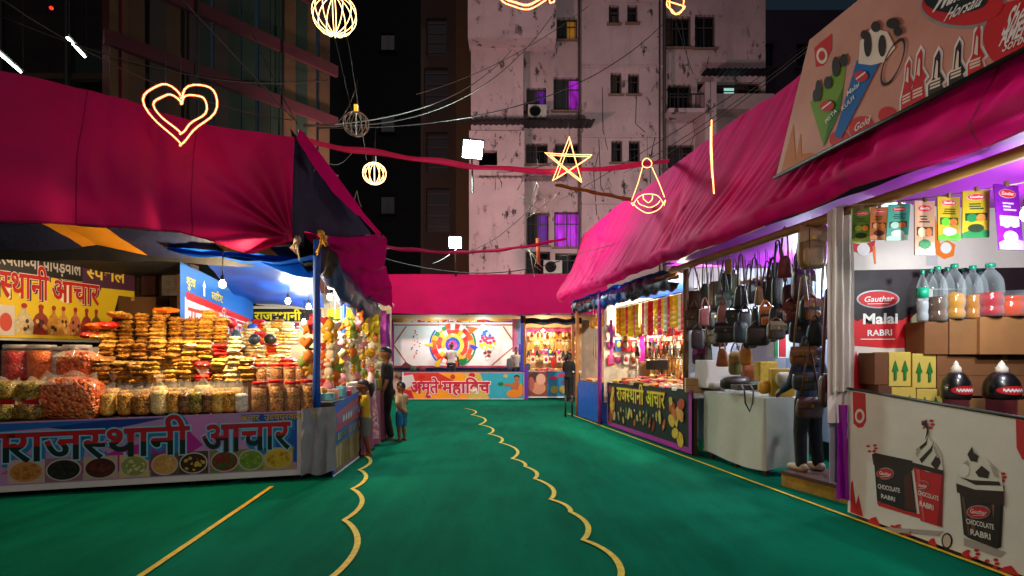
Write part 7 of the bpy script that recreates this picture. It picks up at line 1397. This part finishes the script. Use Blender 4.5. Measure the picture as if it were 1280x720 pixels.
for a_, b_, sg_, m_, lb in WI:
    p0, p1 = P(*a_), P(*b_); b = MB(); b.tube([p0+(p1-p0)*i/24+V((.01*NZ.noise(V((i*.7, a_[0], 0))), 0, -sg_*4*(i/24)*(1-i/24))) for i in range(25)], .007 if p0.y+p1.y < 24 else .012, m_, 4); b.build('cable', label=lb, cat='cable')
b = MB(); c = P(64, 10, 6.6); b.ell(c, (.02, .02, .02), mk('#ff3020', em=3, emc='#ff2010', nz=0), 8, 6); b.build('indicator_light', label='tiny red light on the long thin cable at the top left', cat='lamp')
for k, (px, py, d) in enumerate(((393, 192, 7.8), (446, 238, 9), (622, 216, 10), (655, 214, 10), (760, 222, 10.3), (460, 288, 9.6))):
    c = P(px, py, d); b = MB()
    for j in range(3): b.tube([c, c+V((rnd.uniform(-.08, .08), 0, -rnd.uniform(.1, .22))), c+V((rnd.uniform(-.12, .12), 0, -rnd.uniform(.15, .35)))], .006, ROPW, 4)
    b.build('string_end', label=['frayed string below the left end of the upper ribbon', 'frayed string under the small lit globe', 'frayed string beside the large flood light', 'frayed string left of the glowing star', 'frayed string right of the glowing star', 'frayed string at the pink flap corner'][k], cat='string')
# ================================================================== PEOPLE
def rcone(b, p0, p1, r0, r1, mat, sx=1.0, seg=10):
    p0, p1 = V(p0), V(p1); n = 5; pts = [p0+(p1-p0)*i/n for i in range(n+1)]; b.tube(pts, [r0+(r1-r0)*i/n for i in range(n+1)], mat, seg); b.ell(p0, (r0, r0, r0), mat, seg, 6); b.ell(p1, (r1, r1, r1), mat, seg, 6)
def fuse(b, name, parent, vox, mat, sm=4):
    """run the pieces together into one continuous skin"""
    o = b.build('tmp'); o.modifiers.new('r', 'REMESH').mode = 'VOXEL'; o.modifiers['r'].voxel_size = vox; o.modifiers['r'].use_smooth_shade = True
    s_ = o.modifiers.new('s', 'SMOOTH'); s_.factor = .5; s_.iterations = sm
    dg = bpy.context.evaluated_depsgraph_get(); me = bpy.data.meshes.new_from_object(o.evaluated_get(dg)); bpy.data.objects.remove(o)
    me.materials.clear(); me.materials.append(mat); me.name = name
    for p in me.polygons: p.use_smooth = True
    r = bpy.data.objects.new(name, me); COL.objects.link(r); r.parent = parent; _kids.setdefault(parent.name, []).append(r); return r
HAIR = mk('#0a0807', r=.45, nz=.3, ns=30); EYE_ = mk('#e0dcd4', r=.2, nz=0); PUP = mk('#120a06', r=.2, nz=0); LIP = mk('#7a3a30', r=.5, nz=0)
def person(label, loc, h, rz, J, skin, shirt, pants, shoe, child=False, beard=False, hair='short', head_rot=(0, 0), sleeve=.55, leglen=1.0, vox=.011, group=None):
    """J gives the limb joints in body units (1 = standing height), x to the figure's left, y behind it"""
    t = thing('person', label, 'person', loc, group); k = h
    T = Matrix.Rotation(rz, 4, 'Z')
    def w(p): return tuple(T @ (V(p)*k))
    SK = mk(skin, r=.55, nz=.12, ns=10); hs = 1.22 if child else 1.0; hr = .066*hs
    sh = .775 if child else .815; hp_ = .47 if child else .515
    g = lambda n: J[n]
    b = MB(); f = 1.12 if child else 1.0
    # trunk
    rings = [(hp_-.03, .082, .062), (hp_+.03, .083, .06), (hp_+.10, .072, .05), (sh-.11, .086, .058), (sh-.04, .098, .056), (sh+.005, .062, .042)]
    for (z0, a0, c0), (z1, a1, c1) in zip(rings, rings[1:]):
        for i in range(5):
            q = i/5; z = z0+(z1-z0)*q; a_ = a0+(a1-a0)*q; c_ = c0+(c1-c0)*q; b.ell(w((J.get('lean', 0)*(z-hp_)*0, J.get('lean', 0)*(z-hp_), z)), (a_*k, c_*k, .03*k), SK, 14, 6, None, (lambda p, ca=cos(rz), sa=sin(rz), A=a_, C=c_: V(((p.x*A*ca-p.y*C*sa)/A, (p.x*A*sa+p.y*C*ca)/C, p.z))))
    ln = J.get('lean', 0)*(sh-hp_); hc = V(J.get('head', (0, ln*1.1-.012, sh+.115*hs if not child else sh+.125)))
    rcone(b, w((0, ln, sh-.02)), w(hc-V((0, 0, .045))), .033*k*f, .031*k*f, SK)
    # head, turned on its neck
    hT = T @ Matrix.Translation(hc*k) @ Matrix.Rotation(head_rot[0], 4, 'Z') @ Matrix.Rotation(head_rot[1], 4, 'X')
    def hd_fn(p):
        x, y, z = p.x*.80, p.y*.98, p.z*1.16
        if z < -.1: x *= 1-.28*(-z)**1.2; y = y*(1-.1*-z)+(.0 if y > 0 else -.03)
        return V((x, y, z))
    b.ell((0, 0, 0), (hr*k, hr*k, hr*k), SK, 20, 14, hT, hd_fn)
    b.ell((0, -hr*k*1.02, -hr*k*.16), (hr*k*.15, hr*k*.2, hr*k*.22), SK, 8, 6, hT); b.ell((0, -hr*k*.84, -hr*k*.95), (hr*k*.3, hr*k*.22, hr*k*.16), SK, 8, 6, hT)
    for s_ in (-1, 1): b.ell((s_*hr*k*.82, hr*k*.1, -hr*k*.08), (hr*k*.1, hr*k*.2, hr*k*.3), SK, 8, 6, hT)
    # limbs
    for s_ in ('l', 'r'):
        sg = 1 if s_ == 'l' else -1; S = V((sg*.095, ln, sh-.03)); E_, H_ = V(g('el'+s_)), V(g('ha'+s_)); K, A = V(g('kn'+s_)), V(g('an'+s_)); HPp = V((sg*.045, 0, hp_-.01))
        rcone(b, w(S), w(E_), .031*k*f, .025*k*f, SK); rcone(b, w(E_), w(H_), .025*k*f, .017*k*f, SK)
        dr = (H_-E_).normalized(); sd = dr.cross(V((0, 1, 0))); sd = sd.normalized() if sd.length > .1 else V((1, 0, 0)); up_ = dr.cross(sd)
        rcone(b, w(H_), w(H_+dr*.045), .02*k*f, .022*k*f, SK); pc = H_+dr*.045
        for i in range(4):
            o_ = sd*(i-1.5)*.0115; L = (.038, .045, .042, .032)[i]; m_ = pc+o_+dr*L*.5-up_*.006; rcone(b, w(pc+o_), w(m_), .0062*k*f, .0058*k*f, SK, seg=6); rcone(b, w(m_), w(m_+dr*L*.42-up_*.014), .0058*k*f, .005*k*f, SK, seg=6)
        rcone(b, w(H_+dr*.012+sd*.016), w(H_+dr*.045+sd*.036-up_*.006), .0075*k*f, .006*k*f, SK, seg=6)
        rcone(b, w(HPp), w(K), .052*k*f, .034*k*f, SK); rcone(b, w(K), w(K.lerp(A, .3)), .034*k*f, .034*k*f, SK); rcone(b, w(K.lerp(A, .3)), w(A), .034*k*f, .02*k*f, SK)
        toe = A+V((sg*.012, -.085, -.022)); toe.z = .014; hl = A+V((0, .022, 0)); hl.z = .016; rcone(b, w(A), w(hl), .02*k*f, .017*k*f, SK); rcone(b, w(hl), w(toe), .02*k*f, .016*k*f, SK)
    fuse(b, 'body', t, vox*.75, SK)
    # features
    b = MB()
    for s_ in (-1, 1):
        b.ell((s_*hr*k*.33, -hr*k*.86, hr*k*.08), (hr*k*.13, hr*k*.08, hr*k*.075), EYE_, 8, 6, hT); b.ell((s_*hr*k*.33, -hr*k*.925, hr*k*.08), (hr*k*.06, hr*k*.03, hr*k*.06), PUP, 8, 6, hT); b.box((s_*hr*k*.34, -hr*k*.93, hr*k*.25), (hr*k*.36, hr*k*.08, hr*k*.06), HAIR, hT)
    _fix(b.build("eyes", t), t)
    b = MB(); b.ell((0, -hr*k*.92, -hr*k*.50), (hr*k*.26, hr*k*.07, hr*k*.06), LIP, 10, 6, hT); _fix(b.build('mouth', t), t)
    b = MB()
    def hf(p):
        q = hd_fn(p)*1.05; n = 1+.05*NZ.noise(p*5+V((h*9, 0, 0))); lim = .30+.35*max(0, -p.y)-.75*max(0, p.y)
        q = q*(.90+.10*max(0, min(1, (q.z-lim*.9+.1)/.2)))
        return q*n
    b.ell((0, 0, hr*k*.06), (hr*k, hr*k, hr*k*.98), HAIR, 24, 18, hT, hf)
    if hair == 'ponytail': b.tube([hT @ V((0, hr*k*.85, hr*k*.35)), hT @ V((0, hr*k*1.25, hr*k*.1)), hT @ V((0, hr*k*1.2, -hr*k*.9)), hT @ V((0, hr*k*1.05, -hr*k*1.9))], [.03*k*f, .04*k*f, .034*k*f, .01*k*f], HAIR, 9)
    _fix(b.build('hair', t), t)
    if beard: b = MB(); b.ell((0, 0, 0), (hr*k, hr*k, hr*k), mk('#1c110c', r=.8), 20, 12, hT, lambda p: (lambda q: q*1.02 if (p.z < -.55 and p.y < .2) or (p.z < -.2 and .0 < p.y < .3) else q*.8)(hd_fn(p))); _fix(b.build('beard', t), t)
    # clothes: the same figure a little larger
    if shirt:
        b = MB(); m_ = mk(shirt, r=.8, nz=.2, ns=6, bump=.25, bs=14)
        for (z0, a0, c0), (z1, a1, c1) in zip(rings, rings[1:]):
            if z1 > sh: z1 = sh+.001
            for i in range(5):
                q = i/5; z = z0+(z1-z0)*q; a_ = a0+(a1-a0)*q+.013; c_ = c0+(c1-c0)*q+.013; b.ell(w((0, J.get('lean', 0)*(z-hp_), z)), (a_*k, c_*k, .03*k), m_, 14, 6, None, (lambda p, ca=cos(rz), sa=sin(rz), A=a_, C=c_: V(((p.x*A*ca-p.y*C*sa)/A, (p.x*A*sa+p.y*C*ca)/C, p.z))))
        for s_ in ('l', 'r'):
            sg = 1 if s_ == 'l' else -1; S = V((sg*.09, ln, sh-.03)); E_ = V(g('el'+s_)); H_ = V(g('ha'+s_)); rcone(b, w(S), w(S.lerp(E_, min(1, sleeve))), .042*k*f, .038*k*f, m_)
            if sleeve > 1: rcone(b, w(E_), w(E_.lerp(H_, .85)), .034*k*f, .026*k*f, m_)
        fuse(b, 'shirt', t, vox, m_, 3)
    if pants:
        b = MB(); m_ = mk(pants, r=.8, nz=.2, ns=6, bump=.25, bs=12)
        b.ell(w((0, 0, hp_)), (.094*k, .088*k, .06*k), m_, 14, 8)
        for s_ in ('l', 'r'):
            sg = 1 if s_ == 'l' else -1; K, A = V(g('kn'+s_)), V(g('an'+s_)); HPp = V((sg*.045, 0, hp_-.01)); e = min(1, leglen); rcone(b, w(HPp), w(HPp.lerp(K, e)), .062*k*f, (.062-.014*e)*k*f, m_)
            if leglen > 1: rcone(b, w(K), w(K.lerp(A, leglen-1)), .048*k*f, .04*k*f, m_)
        fuse(b, 'trousers' if leglen > 1 else 'shorts', t, vox, m_, 3)
    if shoe:
        m_ = mk(shoe, r=.6)
        for s_ in ('l', 'r'):
            sg = 1 if s_ == 'l' else -1; A = V(g('an'+s_)); b = MB(); toe = A+V((sg*.012, -.09, 0)); toe.z = .012; hl = A+V((0, .028, 0)); hl.z = .012
            if h > 1.5 and shoe in ('#b89a80',): rcone(b, w(hl+V((0, 0, .014))), w(toe+V((0, 0, .012))), .03*k, .026*k, m_); rcone(b, w(A+V((0, 0, .01))), w(hl+V((0, 0, .02))), .03*k, .03*k, m_); fuse(b, 'shoe', t, .008, m_, 2)
            else: b.tube([w(hl-V((0, 0, .008))), w(toe-V((0, .012, .008)))], [.026*k, .03*k], m_, 8); b.tube([w(A+V((.03, -.04, -.01-A.z+.02))), w(A+V((0, -.055, -A.z+.042))), w(A+V((-.03, -.04, -A.z+.02)))], .006*k, m_, 5); _fix(b.build('sandal', t), t)
    return t
def _fix(o, t):                                          # parts of a person are modelled about the feet: undo the world offset
    for v in o.data.vertices: v.co += t.location
    return o
STD = dict(ell=(.135, .01, .63), elr=(-.135, .01, .63), hal=(.14, -.03, .49), har=(-.14, -.03, .49), knl=(.05, -.01, .28), knr=(-.05, -.01, .28), anl=(.055, .01, .045), anr=(-.055, .01, .045))
def pose(**k): d = dict(STD); d.update(k); return d
# figures face -y at rz = 0; rz = -90 deg turns them to the left of the picture
person('bearded man in black shirt and trousers standing at the toy stall', G(484, 549), 1.73, R(-70), pose(ell=(.13, -.02, .64), hal=(.15, -.08, .50), elr=(-.13, .0, .62), har=(-.10, -.14, .56), knl=(.05, -.02, .28), anl=(.06, .03, .045), knr=(-.05, -.03, .28), anr=(-.055, -.05, .045)), '#8a5434', '#0c0c0e', '#0b0b0d', '#3a2418', beard=True, head_rot=(R(-5), R(14)), sleeve=.75, leglen=1.95, vox=.012)
CH = dict(ell=(.14, -.02, .60), elr=(-.14, -.02, .60), hal=(.15, -.08, .45), har=(-.15, -.08, .45), knl=(.055, -.01, .25), knr=(-.055, -.01, .25), anl=(.06, .01, .045), anr=(-.06, .01, .045))
person('girl with ponytail in yellow shirt and grey shorts leaning to the toy counter', G(457, 569)+V((0, 0, 0)), 1.21, R(-75), dict(CH, ell=(.13, -.08, .63), hal=(.10, -.19, .62), elr=(-.12, -.09, .63), har=(-.09, -.20, .64), lean=-.05, anl=(.06, .05, .045), knl=(.055, 0, .25)), '#7a4428', '#d8a80c', '#6a7468', '#7a3420', child=True, hair='ponytail', head_rot=(0, R(6)), sleeve=.6, leglen=.85, vox=.011)
person('small boy in pale shirt and blue shorts seen from behind', G(502, 551), 1.10, R(-125), dict(CH, ell=(.15, .05, .60), hal=(.06, .11, .52), elr=(-.15, -.04, .62), har=(-.18, -.16, .60)), '#7a4428', '#c0a87c', '#0c6a98', '#5a3424', child=True, head_rot=(R(10), R(5)), sleeve=.6, leglen=.85, vox=.011)
person('player in white shirt and dark trousers facing the white game board', V((-2.37, 21.9, .40)), 1.70, R(180), pose(ell=(.14, -.05, .66), hal=(.10, -.17, .62), elr=(-.15, -.02, .64), har=(-.16, -.1, .52)), '#6a3c24', '#b8b0a4', '#1c1a1a', '#2a1c14', sleeve=.6, leglen=1.95, vox=.016)
person('vendor in grey checked shirt behind the right end of the back counter', V((.15, 21.7, .26)), 1.66, R(10), pose(ell=(.14, -.02, .64), hal=(.10, -.16, .56), elr=(-.14, -.02, .64), har=(-.10, -.16, .56)), '#7a4a2c', '#98948e', '#2a2a30', '#2a1c14', head_rot=(R(8), R(4)), sleeve=.8, leglen=1.95, vox=.016)
person('woman in black tunic standing before the bead stall by the blue counter', G(711, 501.5), 1.68, R(150), pose(ell=(.13, -.03, .64), hal=(.11, -.12, .57), elr=(-.14, .0, .63), har=(-.13, -.08, .52)), '#5a3420', '#0c0b0c', '#0d0c0e', '#2a1a14', hair='ponytail', head_rot=(R(-30), R(4)), sleeve=.8, leglen=1.95, vox=.014)
person('person in navy top and black trousers behind hanging bags on the wooden step', V((3.56, 6.72, .186)), 1.64, R(-165), pose(ell=(.15, .0, .64), hal=(.13, -.12, .58), elr=(-.15, .0, .64), har=(-.13, -.12, .56), anl=(.075, .01, .045), anr=(-.075, .01, .045), knl=(.065, -.01, .28), knr=(-.065, -.01, .28)), '#6a4028', '#0e1836', '#0b0a0c', '#b89a80', head_rot=(0, R(10)), sleeve=1.2, leglen=1.95, vox=.011)
# two-legged stool frame by the woman
b = MB(); c = G(711, 521)
for x, y in ((-.09, -.1), (.09, -.1), (.09, .1), (-.09, .1)): b.tube([c+V((x, y, 0)), c+V((x*.9, y*.9, .55))], .014, STEEL, 6)
b.tube([c+V((x*.92, y*.92, .5)) for x, y in ((-.09, -.1), (.09, -.1), (.09, .1), (-.09, .1))], .014, STEEL, 6, True); b.build('stool_frame', label='thin dark stool frame at the feet of the woman in black', cat='stool')
# tidy: patterns that were never set down
def _drop(o):
    for c in _kids.get(o.name, []): _drop(c)
    bpy.data.objects.remove(o)
for q_ in PROTOS:
    if q_['fresh']: _drop(q_['o'])
